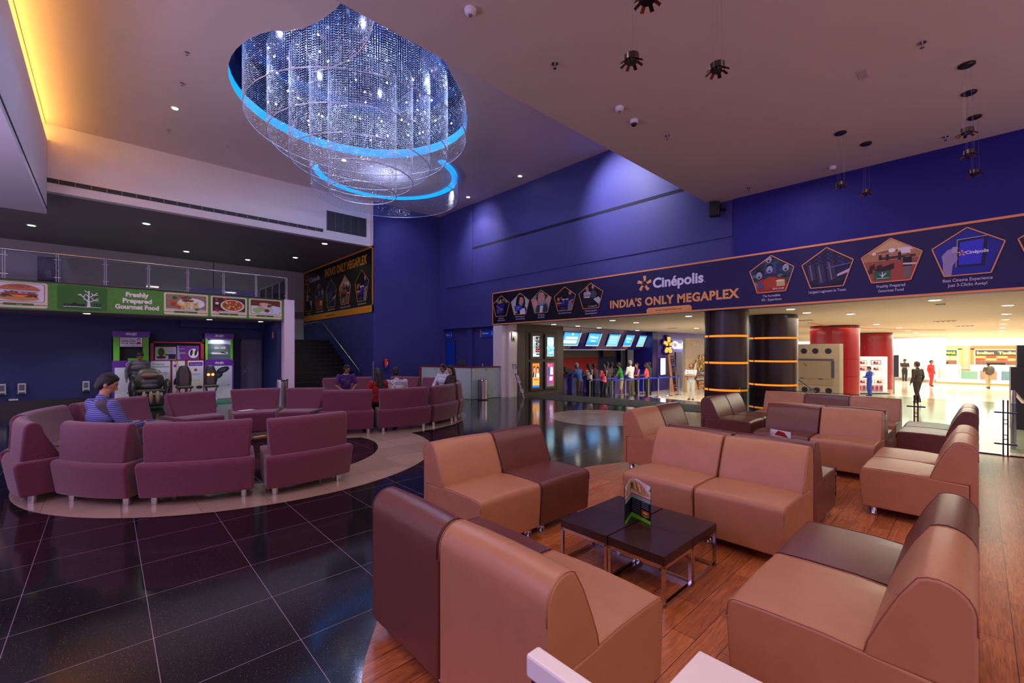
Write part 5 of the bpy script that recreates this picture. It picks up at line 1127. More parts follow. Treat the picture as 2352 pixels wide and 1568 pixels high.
# devices on the dark blue wall
for x_, z_, l in ((-1.87, .55, 'white wall phone at the far left edge of the dark blue wall'), (-1.54, .55, 'second white wall device from the left on the dark blue wall, with a cable below'), (-.39, .55, 'white wall phone left of the reader\'s head on the dark blue wall'), (-.02, .57, 'white wall device just behind the reader\'s head')):
    r = thing('wall_phone', l, 'wall phone', (x_, 16.38, z_), 'white devices on the dark blue wall')
    MB().box(x_ - .07, x_ + .07, 16.32, 16.40, z_ - .13, z_ + .14).build('housing', mat('phone_white', (190, 190, 205), .5), r, bevel=.012)
    MB().box(x_ - .045, x_ + .045, 16.31, 16.325, z_ - .03, z_ + .11).build('face', mat('phone_face', (96, 84, 100), .5), r)
    MB().box(x_ - .05, x_ + .05, 16.30, 16.33, z_ - .125, z_ - .08).build('cradle', mat('phone_cradle', (60, 56, 66), .5), r)
for x_ in (-1.68, ): tag(MB().box(x_ - .08, x_ + .08, 16.36, 16.4, .27, .31).build('wall_socket', mat('socket', (190, 190, 200), .5)), 'small white socket strip low on the dark blue wall at left', 'socket')
tag(MB().box(3.83, 3.85, 15.1, 15.2, 1.9, 2.1).build('fire_alarm_box', mat('alarm_white_red', (190, 120, 130), .5)), 'small red and white alarm box near the white pillar', 'alarm')

# ================================================================ columns
WEN = mat('wenge_column', (52, 34, 34), .28, noise=.2, nscale=20, spec=.5); GLOW = emis('amber_band_light', (255, 140, 40), .95)
def dark_column(x, y, rr, label, ztop=2.40):
    r = thing('round_column', label, 'column', (x, y, 0), 'dark wood round columns')
    MB().cyl(x, y, 0, ztop, rr - .03, 48).build('core', mat('column_core', (30, 20, 18), .5), r, smooth=50)
    zs = [.0, .10, .67, 1.25, 1.82, ztop]
    for i in range(5):
        if i: MB().cyl(x, y, zs[i] - .022, zs[i] + .022, rr - .012, 48).build('light_band', GLOW, r, smooth=50)
        MB().lathe([(rr, zs[i] + (.022 if i else 0)), (rr, zs[i + 1] - .022)], x, y, 64).build('wood_drum', WEN, r, smooth=50)
    for a in (150,): MB().cyl(x + rr * math.cos(R(a)), y + rr * math.sin(R(a)), 0, ztop, .010, 8).build('seam_strip', mat('seam_dark_steel', (70, 60, 90), .3, metal=.8), r)
dark_column(9.95, 3.78, .44, 'dark wood round column with glowing amber bands, the nearer one under the banner')
dark_column(12.35, 3.57, .55, 'dark wood round column with glowing amber bands, the farther wide one')
REDC = mat('red_column_panel', (150, 14, 20), .3, coat=.2)
def red_column(x, y, rr, label):
    r = thing('round_column', label, 'column', (x, y, -.36), 'red round columns')
    for i, (a, b) in enumerate(((-.36, .62), (.63, 1.22), (1.23, 2.36))): MB().cyl(x, y, a, b, rr, 64).build('red_drum', REDC, r, smooth=50)
    MB().cyl(x, y, -.36, 2.40, rr - .02, 48).build('core', mat('dark_joint', (60, 10, 12), .5), r, smooth=50)
red_column(19.2, 3.56, .73, 'tall shiny red round column behind the brown display board'); red_column(28.1, 3.6, .74, 'second shiny red round column, behind the photo panel')
r = thing('round_column', 'white round column beyond the red columns', 'column', (37.9, 3.6, -.36), 'white round columns'); MB().cyl(37.9, 3.6, -.36, 2.4, .75, 48).build('shaft', WHITE, r, smooth=50); MB().cyl(37.9, 3.6, -.36, -.2, .78, 48).build('base_ring', STEEL, r, smooth=50)
r = thing('round_column', 'bright white column beside the food counters', 'column', (36.5, 2.05, -.36), 'white round columns'); MB().cyl(36.5, 2.05, -.36, 2.4, .72, 48).build('shaft', mat('column_bright_white', (250, 246, 240), .5), r, smooth=50); MB().cyl(36.5, 2.05, -.36, -.2, .75, 48).build('base_ring', STEEL, r, smooth=50)

# ================================================================ ticket hall
th = thing('ticket_canopy', 'sloping glossy blue canopy panel holding five lit screens above the ticket counter', 'canopy', (15.5, 10.6, 2.3))
GB = mat('glossy_blue_panel', (44, 34, 120), .12, coat=.6)
def sl_pt(x, t, off=0): # on the sloping face; t 0 bottom..1 top
    a = Vector((x, 10.80, 1.56)); b = Vector((x, 10.45, 2.39)); n = Vector((0, -.92, -.39)).normalized(); return tuple(a.lerp(b, t) + n * off)
m = MB(); m.v = [sl_pt(12.32, 0), sl_pt(18.33, 0), sl_pt(18.33, 1), sl_pt(12.32, 1), (12.32, 11.5, 1.56), (18.33, 11.5, 1.56), (18.33, 11.5, 2.39), (12.32, 11.5, 2.39)]
m.f = [(0, 1, 2, 3), (4, 7, 6, 5), (0, 4, 5, 1), (3, 2, 6, 7), (0, 3, 7, 4), (1, 5, 6, 2)]; m.build('canopy', GB, th)
for i in range(1, 5): m = MB().bar(sl_pt(12.1 + i * 1.3, 0, .004), sl_pt(12.1 + i * 1.3, 1, .004), .012, .004); m.build('joint', mat('canopy_joint', (24, 20, 70), .4), th)
tag(MB().box(12.4, 17.0, 10.80, 10.84, 1.548, 1.556).build('strip_light', emis('counter_strip', (255, 244, 225), 1.0)), 'thin bright strip lamp along the lower edge of the ticket canopy', 'light')
SX = [(12.45, 13.45), (13.95, 14.80), (15.35, 16.15), (16.60, 17.25), (17.70, 18.30)]
Lb = 'leftmost,second from the left,middle,fourth from the left,rightmost'.split(',')
for k, (x0, x1) in enumerate(SX):
    r = thing('ticket_screen', '%s of the five lit blue screens above the ticket counter' % Lb[k], 'screen', sl_pt((x0 + x1) / 2, .2), 'lit screens above the ticket counter')
    t0, t1 = .20, .80; m = MB(); m.v = [sl_pt(x, t, o) for o in (.0, .05) for x, t in ((x0, t0), (x1, t0), (x1, t1), (x0, t1))]; m.f = [(3, 2, 1, 0), (4, 5, 6, 7), (0, 1, 5, 4), (1, 2, 6, 5), (2, 3, 7, 6), (3, 0, 4, 7)]; m.build('frame', mat('screen_frame', (70, 64, 60), .4), r)
    a = Vector(sl_pt(x0, t0, .052)); U_ = Vector((1, 0, 0)); V_ = (Vector(sl_pt(x0, t1, .052)) - a); Hh = V_.length; V_.normalize(); P = Paint(a, U_, V_, .002); w = x1 - x0
    P.rect(.0, .0, w, Hh, (230, 205, 120)).rect(.0, .03, w - .03, Hh, (36, 130, 214)).rect(.06, Hh * .3, w - .1, Hh - .05, (70, 160, 230))
    if k == 0: P.text('2D', w * .5, Hh * .82, .07, (240, 245, 255), .02).rect(w * .14, Hh * .6, w * .86, Hh * .68, (225, 240, 255)).rect(w * .14, Hh * .5, w * .86, Hh * .56, (225, 240, 255)).rect(w * .1, Hh * .18, w * .86, Hh * .42, (236, 238, 246))
    elif k in (1, 3): P.text('(Welcome)', w * .45, Hh * .62, .09, (235, 245, 255), .01, 1, 'c', width=w * .6).text('Closed', w * .45, Hh * .35, .08, (225, 240, 255), .01, 1, 'c', width=w * .34)
    else:
        for i in range(7): P.rect(w * .08, Hh * (.12 + .115 * i), w * .9, Hh * (.17 + .115 * i), (190, 225, 240) if i % 2 else (150, 205, 240))
    P.build('display', r, emit=1.1)
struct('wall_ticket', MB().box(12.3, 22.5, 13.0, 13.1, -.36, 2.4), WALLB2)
struct('trim_15', MB().box(12.3, 17.95, 12.96, 13.0, -.36, 1.20), mat('ticket_red_wall', (206, 40, 44), .5)); struct('trim_16', MB().box(12.3, 17.95, 12.96, 13.0, 1.20, 2.39), mat('ticket_grey_wall', (150, 144, 146), .5))
struct('wall_cabinet_side', MB().box(12.3, 12.45, 10.9, 13.0, -.36, 2.4), PW)
tag(MB().box(18.35, 19.4, 12.94, 13.0, 1.22, 1.62).build('notice_board', mat('brown_notice', (110, 50, 44), .5)), 'small red-brown notice board on the dark blue wall behind the ticket counter', 'board')
struct('trim_17', MB().box(19.9, 20.0, 12.9, 13.0, -.36, 2.0).box(20.6, 21.5, 12.95, 13.0, -.36, 2.0), mat('light_blue_door', (40, 90, 190), .4))
tc = thing('ticket_counter', 'deep blue ticket counter that the queue is leaning on', 'counter', (15.5, 10.7, -.36))
for i in range(4):
    MB().box(12.5 + i * 1.5, 13.99 + i * 1.5, 10.62, 11.0, -.36, .60).build('front_panel', mat('counter_blue', (24, 26, 150), .18, coat=.5), tc)
MB().box(12.5, 18.5, 10.56, 11.1, .60, .64).build('worktop', mat('counter_top_blue', (30, 34, 130), .2), tc)
for x_, l in ((13.05, 'black till monitor at the left end of the ticket counter'), (17.9, 'black till monitor at the right end of the ticket counter')):
    o = MB().box(x_ - .2, x_ + .2, 10.8, 10.86, .68, .9).box(x_ - .06, x_ + .06, 10.8, 10.9, .64, .7).build('till_monitor', mat('monitor_black', (22, 20, 24), .4)); tag(o, l, 'monitor')
# stanchions with blue belts
st_pts = [(13.2, 9.9, 'leftmost, in the rear row'), (14.15, 9.85, 'second of the rear row, before the dark shirt'), (13.7, 9.25, 'in front of the woman in pink'), (14.2, 9.02, 'right of the woman in pink'), (15.6, 9.9, 'beside the man in green'), (15.25, 9.1, 'in front of the man in the white shirt'), (16.3, 9.95, 'left of the woman in purple'), (16.9, 9.85, 'right of the woman in purple'), (15.85, 9.0, 'in front of the woman in coral'), (16.25, 8.8, 'just right of the woman in coral'), (17.1, 8.74, 'left of the two in front of the feedback boards'), (17.75, 8.68, 'rightmost, in front of the feedback boards')]
px_like = [(1344, 13.5), (1367, 14.3)]
for x, y, l in st_pts:
    r = thing('queue_post', 'steel queue post with blue belt, ' + l, 'queue post', (x, y, -.36), 'steel queue posts')
    MB().cyl(x, y, -.34, .46, .026, 14).build('post', STEEL, r, smooth=50); MB().lathe([(.15, -.36), (.15, -.345), (.05, -.325)], x, y, 28).build('base', CHROME, r, smooth=50); MB().cyl(x, y, .40, .47, .034, 14).build('belt_head', mat('belt_head', (40, 40, 60), .4), r)
BL = mat('belt_blue', (24, 60, 190), .6)
for a, b, l in ((0, 1, 'rear left'), (2, 3, 'front left'), (3, 5, 'front middle'), (1, 4, 'rear middle'), (4, 6, 'rear, before the white shirt'), (6, 7, 'rear right'), (5, 8, 'front, before the woman in purple'), (8, 9, 'short front'), (9, 10, 'front right, before the blue wall'), (10, 11, 'last, before the feedback boards')):
    p, q = st_pts[a], st_pts[b]; tag(MB().bar((p[0], p[1], .42), (q[0], q[1], .42), .004, .045).build('queue_belt', BL), 'blue queue belt stretched between posts, ' + l, 'belt', 'blue queue belts')
# blue entrance wall with star sign
struct('wall_entrance', MB().box(18.7, 24.0, 10.3, 10.45, -.36, 2.4), mat('violet_blue_wall', (66, 62, 190), .3, coat=.3))
struct('trim_18', MB().box(18.35, 18.85, 10.22, 11.2, -.36, 2.39), mat('navy_pier', (24, 28, 110), .25)); struct('trim_19', MB().box(20.7, 21.3, 10.26, 10.3, -.36, 1.45), mat('deep_blue_strip', (30, 30, 160), .3))
r = thing('tall_light_panel', 'tall glowing white light panel on the blue entrance wall', 'light', (19.3, 10.2, .9)); MB().box(19.08, 19.56, 10.22, 10.30, .36, 1.18).build('frame', mat('panel_frame', (60, 60, 110), .4), r); MB().box(19.11, 19.53, 10.21, 10.22, .39, 1.15).build('diffuser', emis('panel_white', (250, 252, 255), 5), r)
ss = thing('entrance_sign', 'lit star and white letters sign on the blue entrance wall', 'sign', (19.5, 10, 1.7))
m = MB()
for k in range(5):
    a = R(90 + 72 * k)
    def q5(rr, aa): return (19.75 + rr * math.cos(a + R(aa)), 1.77 + rr * math.sin(a + R(aa)))
    rr = .40; pg = [q5(rr * .40, 26), q5(rr * .44, -22), q5(rr * .98, -13), q5(rr * 1.02, 4), q5(rr * .92, 7), q5(rr * .48, 6)]
    m.prism(pg, lambda p: (p[0], 10.10, p[1]), lambda p: (p[0], 10.20, p[1]))
m.build('star', emis('star_sign_light', (255, 176, 80), 1.2), ss)
m = MB()
for k in range(5):
    a = R(90 + 72 * k); rr = .50; pg = [q5(rr * .33, 44), q5(rr * .42, -44), q5(rr * .98, -20), q5(rr * 1.02, 6), q5(rr * .92, 16), q5(rr * .45, 20)]
    m.prism(pg, lambda p: (p[0], 10.20, p[1]), lambda p: (p[0], 10.30, p[1]))
m.build('star_backing', mat('sign_backing', (30, 20, 130), .4), ss)
P = Paint((20.15, 10.18, 1.63), (1, 0, 0), (0, 0, 1), .002); P.text('Cinépolis', 0, 0, .34, (250, 250, 255), .04, 1, 'l', width=2.5, lsp=1.05); P.build('lettering', ss, emit=2.5)
# two feedback boards
for k, (x, y) in enumerate(((18.98, 9.64), (19.58, 9.95))):
    r = thing('feedback_board', 'orange-framed standing touch kiosk, ' + ('left front one' if k == 0 else 'right rear one, partly hidden'), 'kiosk', (x, y, -.36), 'orange standing kiosks')
    o = Vector((x, y, -.36)); u = Vector((1, 0, 0)); n = Vector((0, -1, 0))
    def kp(a, z, d, lean=.13): return tuple(o + u * (a + .25) + n * (d - z * .1) + Vector((0, 0, z)))
    def kbox(a0, a1, z0, z1, d0, d1):
        mm = MB(); mm.v = [kp(a, z, d) for d in (d1, d0) for a, z in ((a0, z0), (a1, z0), (a1, z1), (a0, z1))]; mm.f = [(3, 2, 1, 0), (4, 5, 6, 7), (0, 1, 5, 4), (1, 2, 6, 5), (2, 3, 7, 6), (3, 0, 4, 7)]; return mm
    kbox(-.22, .22, 0, 1.72, .0, .08).build('body', mat('kiosk_orange', (226, 150, 90), .45), r)
    kbox(-.14, .14, .30, 1.12, -.006, .0).build('dark_face', mat('kiosk_navy', (26, 34, 90), .25), r) if False else None
    Pk = Paint(kp(-.2, 0, .082), u, Vector((0, .1, 1)), .002)
    Pk.rrect(.05, .30, .35, 1.12, .03, (36, 46, 92)).rrect(.03, 1.12, .37, 1.64, .03, (30, 44, 130)).text('Feedback', .2, 1.52, .05, (225, 230, 250), .02, 1, 'c', width=.26).text('Kiosk', .2, 1.42, .05, (225, 230, 250), .02, .6).text("Give Us", .2, 1.28, .05, (225, 230, 250), .02, .6).text('Your Feedback', .2, 1.19, .045, (225, 230, 250), .02, 1, 'c', width=.3).rect(.12, .88, .27, 1.08, (96, 104, 130)).rect(.06, .08, .34, .27, (30, 44, 130)).rect(.06, .02, .34, .06, (30, 44, 130)); star(Pk, .12, .17, .04, ORG); Pk.text('Cinépolis', .16, .15, .04, (230, 230, 245), .02, 1, 'l', width=.16)
    Pk.build('face_print', r)
# popcorn poster wall
r = thing('popcorn_billboard', 'tall beige popcorn advertisement standing beside the dark column', 'billboard', (20.5, 9.1, -.36))
MB().box(19.25, 22.6, 9.1, 9.22, -.36, 2.08).build('panel', mat('billboard_beige', (176, 158, 142), .5), r)
P = Paint((19.25, 9.097, -.36), (1, 0, 0), (0, 0, 1), .002); rn = random.Random(9)
P.rect(0, 1.5, 3.0, 2.44, (176, 160, 150)).rect(.0, .5, 3.0, .85, (96, 60, 44)).rect(0, .75, 3, 1.5, (190, 166, 140)).rect(0, 0, 3.0, .5, (206, 170, 90)); star(P, .42, 2.22, .2, (206, 176, 120)); P.text('Cinépolis', .68, 2.10, .17, (206, 196, 190), .02, 1, 'l', width=.75)
P.rect(1.0, 0, 3.0, .95, (24, 18, 18)).poly([(.85, 0), (1.0, .6), (1.35, 0)], (214, 176, 140)).rect(.0, .0, .14, .66, (206, 166, 60))
for i in range(150):
    a = rn.uniform(0, 3.14); q = 1.0 * rn.random() ** .5; P.ell(1.75 + .95 * q * math.cos(a), .95 + .72 * q * math.sin(a), .07, .055, rn.choice([(206, 160, 60), (226, 190, 100), (180, 130, 44), (240, 214, 140), (150, 104, 34)]), 7)
P.poly([(.6, .95), (.8, 1.25), (1.0, 1.35), (1.2, 1.6), (1.0, 1.3), (.9, 1.0)], (225, 222, 226)); star(P, 1.2, .82, .09, ORG)
P.text('Cinépolis', 1.34, .77, .11, (225, 220, 230), .02, .9, 'l', width=.55).text("INDIA'S FIRST", 1.0, .62, .05, ORG, .01, 1, 'l', width=.7).text('MEGAPLEX', .98, .50, .09, (235, 232, 235), .03, 1, 'l', width=.95).text('NOW', 1.2, .30, .13, (240, 160, 50), .04, 1, 'l', width=.6).text('OPEN', 1.18, .13, .13, (240, 160, 50), .04, 1, 'l', width=.65).text('AT 3RD', 1.22, .07, .05, (235, 232, 235), .02, 1, 'l', width=.4).text('FLOOR', 1.22, .0, .05, (235, 232, 235), .02, 1, 'l', width=.4)
P.build('advert_print', r)

# ================================================================ mall furniture
# brown display board
r = thing('display_board', 'big grey-brown board with rows of round holes standing behind the far chairs', 'board', (16, 3.4, -.36)); BB = mat('board_brown', (128, 112, 92), .6)
MB().box(16.0, 16.10, 2.84, 4.08, -.16, 1.72).build('panel', BB, r); MB().box(15.995, 16.2, 2.78, 2.84, -.16, 1.72).build('side_edge', mat('board_edge', (150, 140, 120), .6), r)
P = Paint((15.997, 4.08, -.16), (0, -1, 0), (0, 0, 1), .003); dk = (36, 34, 56)
for u in (.34, .64, .97): P.ell(u, 1.66, .085, .085, dk, 22).ell(u, 1.665, .07, .065, (22, 20, 34), 22)
for u in (.36, .68, .98): P.ell(u, .46, .085, .085, dk, 22).ell(u, .465, .07, .065, (22, 20, 34), 22)
P.rect(.02, .62, 1.08, 1.40, (118, 102, 84)).rect(.02, 1.36, 1.1, 1.42, (60, 56, 74)).rect(1.04, .85, 1.12, 1.36, (50, 54, 80)).rect(.02, .80, 1.02, .81, (88, 78, 64)).rect(.24, .80, .34, .83, (50, 44, 40)).rect(.72, .79, .84, .82, (50, 44, 40)).rect(.48, .43, .60, .51, (30, 40, 90)).text('cinema', .54, .46, .02, (150, 190, 240)).line((.34, 1.28), (.42, 1.2), .02, (60, 54, 48))
P.build('board_print', r)
for y_ in (2.95, 3.95): MB().box(15.9, 16.3, y_ - .03, y_ + .03, -.36, -.16).build('foot', DARKM, r)
# photo panel
r = thing('photo_panel', 'white and sky-blue panel stand with framed couple cartoons on wheels', 'stand', (24, 3.2, -.36))
o = Vector((23.9, 3.68, 0)); e = Vector((24.75, 2.70, 0)); u = (e - o).normalized(); L_ = (e - o).length; nn = Vector((u.y, -u.x, 0)); nn = -nn if nn.x > 0 else nn
MB().bar((o.x - nn.x * .15, o.y - nn.y * .15, .47), (e.x - nn.x * .15, e.y - nn.y * .15, .47), .3, 1.58).build('cabinet', mat('panel_white_blue', (214, 230, 238), .4), r)
P = Paint((o.x + nn.x * .004, o.y + nn.y * .004, -.32), u, (0, 0, 1), .003) if u.cross(Vector((0, 0, 1))).dot(nn) > 0 else Paint((e.x + nn.x * .004, e.y + nn.y * .004, -.32), -u, (0, 0, 1), .003)
P.rect(.03, .03, L_ - .03, 1.55, (196, 222, 236)).rect(.05, .05, L_ - .05, .7, (222, 232, 240))
for i, (a, b, c) in enumerate(((.28, 1.33, (206, 150, 60)), (.82, 1.33, (200, 50, 40)), (.28, 1.06, (190, 40, 60)), (.82, 1.06, (200, 190, 200)), (.28, .5, (190, 150, 170)), (.95, .5, (190, 180, 160)))):
    P.rect(a - .2, b - .1, a + .2, b + .1, c).rect(a - .17, b - .075, a + .17, b + .075, (232, 222, 226)).ell(a - .05, b + .0, .05, .05, (70, 40, 70)).ell(a + .06, b + .01, .05, .055, (190, 130, 120)).ell(a, b - .04, .12, .03, (110, 50, 110))
for i in range(6): P.rect(.1 + i * .17, .08, .24 + i * .17, .34, (170, 90, 110)).ell(.17 + i * .17, .22, .04, .08, (90, 60, 90))
P.text('LOVE', L_ * .45, .78, .1, (210, 90, 110), .02); P.build('cartoon_print', r)
MB().bar((o.x, o.y, -.34), (e.x, e.y, -.34), .3, .03).build('wheel_base', DARKM, r)
c_ = e - nn * .15
r = thing('hanging_banner', 'narrow dark navy cloth banner on a pole at the side of the photo panel', 'banner', (25.05, 2.5, -.36)); MB().cyl(25.05, 2.52, -.36, 1.32, .03, 12).build('pole', STEEL, r); MB().bar((24.98, 2.50, .85), (25.13, 2.38, .85), .03, .95).build('cloth', mat('navy_cloth', (26, 26, 52), .8), r)
# rail and planter kerb at the atrium
r = rail_glass('atrium_railing', 'long glass railing with pale rails at the edge of the mall atrium', (35.6, 1.6, 0), (35.6, -2.6, 0), -.12, .52, 5)
struct('trim_20', MB().box(35.4, 35.9, -2.8, 1.7, -.36, -.10), mat('kerb_white', (250, 244, 236), .5)); struct('trim_21', MB().box(35.38, 35.4, -2.8, 1.7, -.36, -.28), mat('kerb_wood', (190, 140, 70), .5))
# bright bulkhead and food counters
struct('wall_bulkhead_glow', MB().box(49.0, 49.2, -9, 30, 1.95, 2.40), mat('bulkhead_glow_white', (255, 250, 240), .6, emit=3.0))  # cove light on the bulkhead put in as its material's own glow
struct('wall_food', MB().box(50.4, 50.6, -12, 30, -.36, 2.4), mat('food_wall', (226, 206, 180), .6))
def stall(y0, y1, frame, board, label, text, tcol, menuc, italic=0.0):
    r = thing('food_counter', label, 'food counter', (50, (y0 + y1) / 2, -.36)); fm = mat('stall_%d_%d' % frame[:2], frame, .5)
    MB().box(50.0, 50.38, y0, y1, 1.62, 1.88).box(50.0, 50.38, y0, y0 + .22, -.36, 1.7).box(50.0, 50.38, y1 - .22, y1, -.36, 1.7).build('surround', fm, r)
    MB().box(49.96, 50.0, y0 + .2, y0 + .25, .2, 1.62).box(49.96, 50.0, y1 - .25, y1 - .2, .2, 1.62).box(49.96, 50.0, y0 + .2, y1 - .2, 1.58, 1.62).build('light_tube', emis('tube_white', (255, 250, 240), 5), r)
    L2 = y1 - y0 - .5; P = Paint((50.2, y1 - .25, 0), (0, -1, 0), (0, 0, 1), .006)
    P.rect(0, 1.15, L2, 1.58, board).text(text, L2 / 2, 1.27, .19, tcol, .04, 1, 'c', width=L2 * .92, slant=italic)
    n = 4
    for i in range(n):
        for j in range(2): P.rect(L2 * i / n + .03, .78 + j * .18, L2 * (i + 1) / n - .03, .92 + j * .19, menuc[(i + j) % 2])
    P.rect(0, .1, L2, .72, (120, 80, 60)).rect(L2 * .3, .3, L2 * .7, .6, (40, 34, 34)); P.build('sign_and_menu', r, emit=.6)
    MB().box(49.2, 49.7, y0, y1, -.36, .45).build('counter', mat('stall_counter', (230, 222, 214), .3), r)
stall(3.25, 5.6, (226, 184, 70), (96, 76, 20), 'yellow food counter with a brown sign, between the two white columns', 'Spice', (240, 220, 60), ((230, 230, 230), (200, 180, 120)))
stall(.95, 3.1, (236, 200, 100), (24, 70, 44), 'yellow framed food counter with a dark green sign, right of the bright column', 'PIZZAS MAIL', (236, 220, 70), ((240, 200, 110), (232, 210, 140)), .2)
stall(-2.3, .45, (232, 120, 60), (66, 62, 56), 'orange framed food counter with red and yellow menu boards', 'Indian  Tadka', (240, 214, 120), ((214, 60, 44), (240, 190, 80)))
for k, (y_, c) in enumerate(((1.9, (170, 206, 210)), (.4, (150, 190, 170)), (-.4, (226, 150, 130)), (-1.3, (120, 170, 190)))):
    tag(MB().box(38.5 + k * .6, 38.9 + k * .6, y_ - .35, y_ + .35, -.36, .75 if k == 0 else .25).build('counter_unit', mat('unit_%d' % k, c, .4)), 'pale %s unit behind the atrium glass' % ('blue tall display', 'green low counter', 'pink low counter', 'blue low counter')[k], 'counter')
# handrail of the mall steps
r = thing('step_handrail', 'short steel handrail slanting down beside the mall steps, behind the far chairs', 'handrail', (13, 3.25, 0)); MB().tube([(13.0, 3.2, .80), (13.75, 2.95, .42)], .018, 10).tube([(13.0, 3.2, -.36), (13.0, 3.2, .80)], .014, 10).tube([(13.75, 2.95, -.36), (13.75, 2.95, .42)], .014, 10).build('rail', DARKM, r, smooth=60)
# black panels at the far right
r = thing('black_stand', 'tall black stepped stand at the right edge of the picture', 'stand', (15.8, -1, -.36)); BK = mat('black_stand', (22, 20, 26), .4)
MB().box(15.8, 16.6, -3.6, -.52, -.36, 1.12).build('lower_body', BK, r); MB().box(15.9, 16.5, -3.6, -.62, 1.12, 1.64).build('upper_body', BK, r)
P = Paint((15.798, -.52, -.36), (0, -1, 0), (0, 0, 1), .003); rn = random.Random(4)
for i in range(16): P.ell(rn.uniform(.2, 1.5), rn.uniform(.6, .72), .012, .012, (200, 200, 200), 6)
P.build('small_lights', r)
r = thing('step_handrail', 'steel handrail post at the right edge before the black stand', 'handrail', (12.4, -.6, -.36)); MB().tube([(12.6, -.45, -.36), (12.6, -.45, .74), (13.2, -.6, .50)], .035, 10).build('rail', STEEL, r, smooth=60)
# glass fence of the lounge
for k, (y0_, y1_) in enumerate(((3.3, .72), (.64, -.22), (-.30, -2.6))):
    r = thing('glass_fence', ('clear glass fence panel behind the farthest row of chairs', 'clear glass fence panel between the two dark posts at right', 'clear glass fence panel at the right edge of the picture')[k], 'glass fence', (9.40, y0_, 0), 'lounge glass fence')
    MB().box(9.395, 9.405, y1_, y0_, .06, .765).build('glass_panel', glassmat('fence_glass', (214, 228, 226)), r); MB().box(9.38, 9.42, y1_, y0_, .0, .02).build('floor_channel', DARKM, r)
for k, (y_, l) in enumerate(((.68, 'dark metal glass-fence post behind the far right chairs'), (-.26, 'dark metal glass-fence post at the right edge of the picture'))):
    r = thing('fence_post', l, 'fence post', (9.4, y_, 0), 'lounge fence posts')
    for s in (-.022, .022): MB().cyl(9.40, y_ + s, .0, .80, .009, 10).build('post', DARKM, r)
    for z in (.17, .62): MB().box(9.385, 9.415, y_ - .11, y_ + .11, z - .01, z + .01).build('clamp', mat('clamp_blue_steel', (70, 72, 110), .3, metal=.8), r)
    for z in (.24, .30, .46, .52): MB().box(9.39, 9.41, y_ - .022, y_ + .022, z - .006, z + .006).build('rung', DARKM, r)
    MB().cyl(9.40, y_, 0, .012, .06, 20).build('foot', DARKM, r)
# ================================================================ crystal chandelier
def crystal_mat():
    m = bpy.data.materials.new('crystal_bead'); m.use_nodes = True; nt = m.node_tree; nt.nodes.clear(); L = nt.links.new
    g = nt.nodes.new('ShaderNodeBsdfGlossy'); g.inputs[0].default_value = (.86, .90, 1, 1); g.inputs['Roughness'].default_value = .12
    t = nt.nodes.new('ShaderNodeBsdfTranslucent'); t.inputs[0].default_value = (.85, .90, 1, 1)
    d = nt.nodes.new('ShaderNodeBsdfDiffuse'); d.inputs[0].default_value = (.85, .88, 1, 1)
    a = nt.nodes.new('ShaderNodeMixShader'); a.inputs[0].default_value = .5; L(t.outputs[0], a.inputs[1]); L(d.outputs[0], a.inputs[2])
    b = nt.nodes.new('ShaderNodeMixShader'); b.inputs[0].default_value = .55; L(a.outputs[0], b.inputs[1]); L(g.outputs[0], b.inputs[2])
    o = nt.nodes.new('ShaderNodeOutputMaterial'); L(b.outputs[0], o.inputs[0]); return m
CRY = crystal_mat()
OCT = np.array([(1, 0, 0), (0, 1, 0), (-1, 0, 0), (0, -1, 0), (0, 0, 1.25), (0, 0, -1.25)], float)
OF = np.array([(0, 1, 4), (1, 2, 4), (2, 3, 4), (3, 0, 4), (1, 0, 5), (2, 1, 5), (3, 2, 5), (0, 3, 5)])
def curtain(name, path, z0, z1, parent, dz=.040, rb=.0085, step=.040, jitter=.0):
    """bead strings hanging along a plan path, each bead a small octahedron"""
    pts = []; acc = 0
    for i in range(len(path) - 1):
        a, b = np.array(path[i]), np.array(path[i + 1]); L = np.linalg.norm(b - a)
        while acc < L: pts.append(a + (b - a) * acc / L); acc += step
        acc -= L
    pts = np.array(pts); nz = int((z1 - z0) / dz); rng = np.random.default_rng(int(z0 * 100))
    zz = z0 + np.arange(nz) * dz
    P = np.zeros((len(pts), nz, 3)); P[:, :, 0] = pts[:, 0][:, None]; P[:, :, 1] = pts[:, 1][:, None]; P[:, :, 2] = zz[None, :] + rng.uniform(-.006, .006, (len(pts), 1))
    C = P.reshape(-1, 3); n = len(C)
    ang = rng.uniform(0, 1.57, n); ca, sa = np.cos(ang), np.sin(ang); V = np.zeros((n, 6, 3)); r = rb * rng.uniform(.65, 1.15, n) * np.where(rng.random(n) < .035, 1.9, 1.0)
    V[:, :, 0] = C[:, 0:1] + r[:, None] * (OCT[:, 0] * ca[:, None] - OCT[:, 1] * sa[:, None]); V[:, :, 1] = C[:, 1:2] + r[:, None] * (OCT[:, 0] * sa[:, None] + OCT[:, 1] * ca[:, None]); V[:, :, 2] = C[:, 2:3] + r[:, None] * OCT[:, 2]
    F = (OF[None] + (np.arange(n) * 6)[:, None, None]).reshape(-1, 3); V = V.reshape(-1, 3)
    me = bpy.data.meshes.new(name); me.vertices.add(len(V)); me.vertices.foreach_set('co', V.ravel().astype(np.float32)); me.loops.add(len(F) * 3); me.loops.foreach_set('vertex_index', F.ravel().astype(np.int32))
    me.polygons.add(len(F)); me.polygons.foreach_set('loop_start', (np.arange(len(F)) * 3).astype(np.int32)); me.update(calc_edges=True); me.materials.append(CRY)
    o = bpy.data.objects.new(name, me); COL.objects.link(o); o.parent = parent; return tag(o, kind='stuff')
ch = thing('crystal_chandelier', 'huge round chandelier of nested crystal bead curtains hanging from the blue lit ceiling recess', 'chandelier')
CC = (3.9, 8.72)
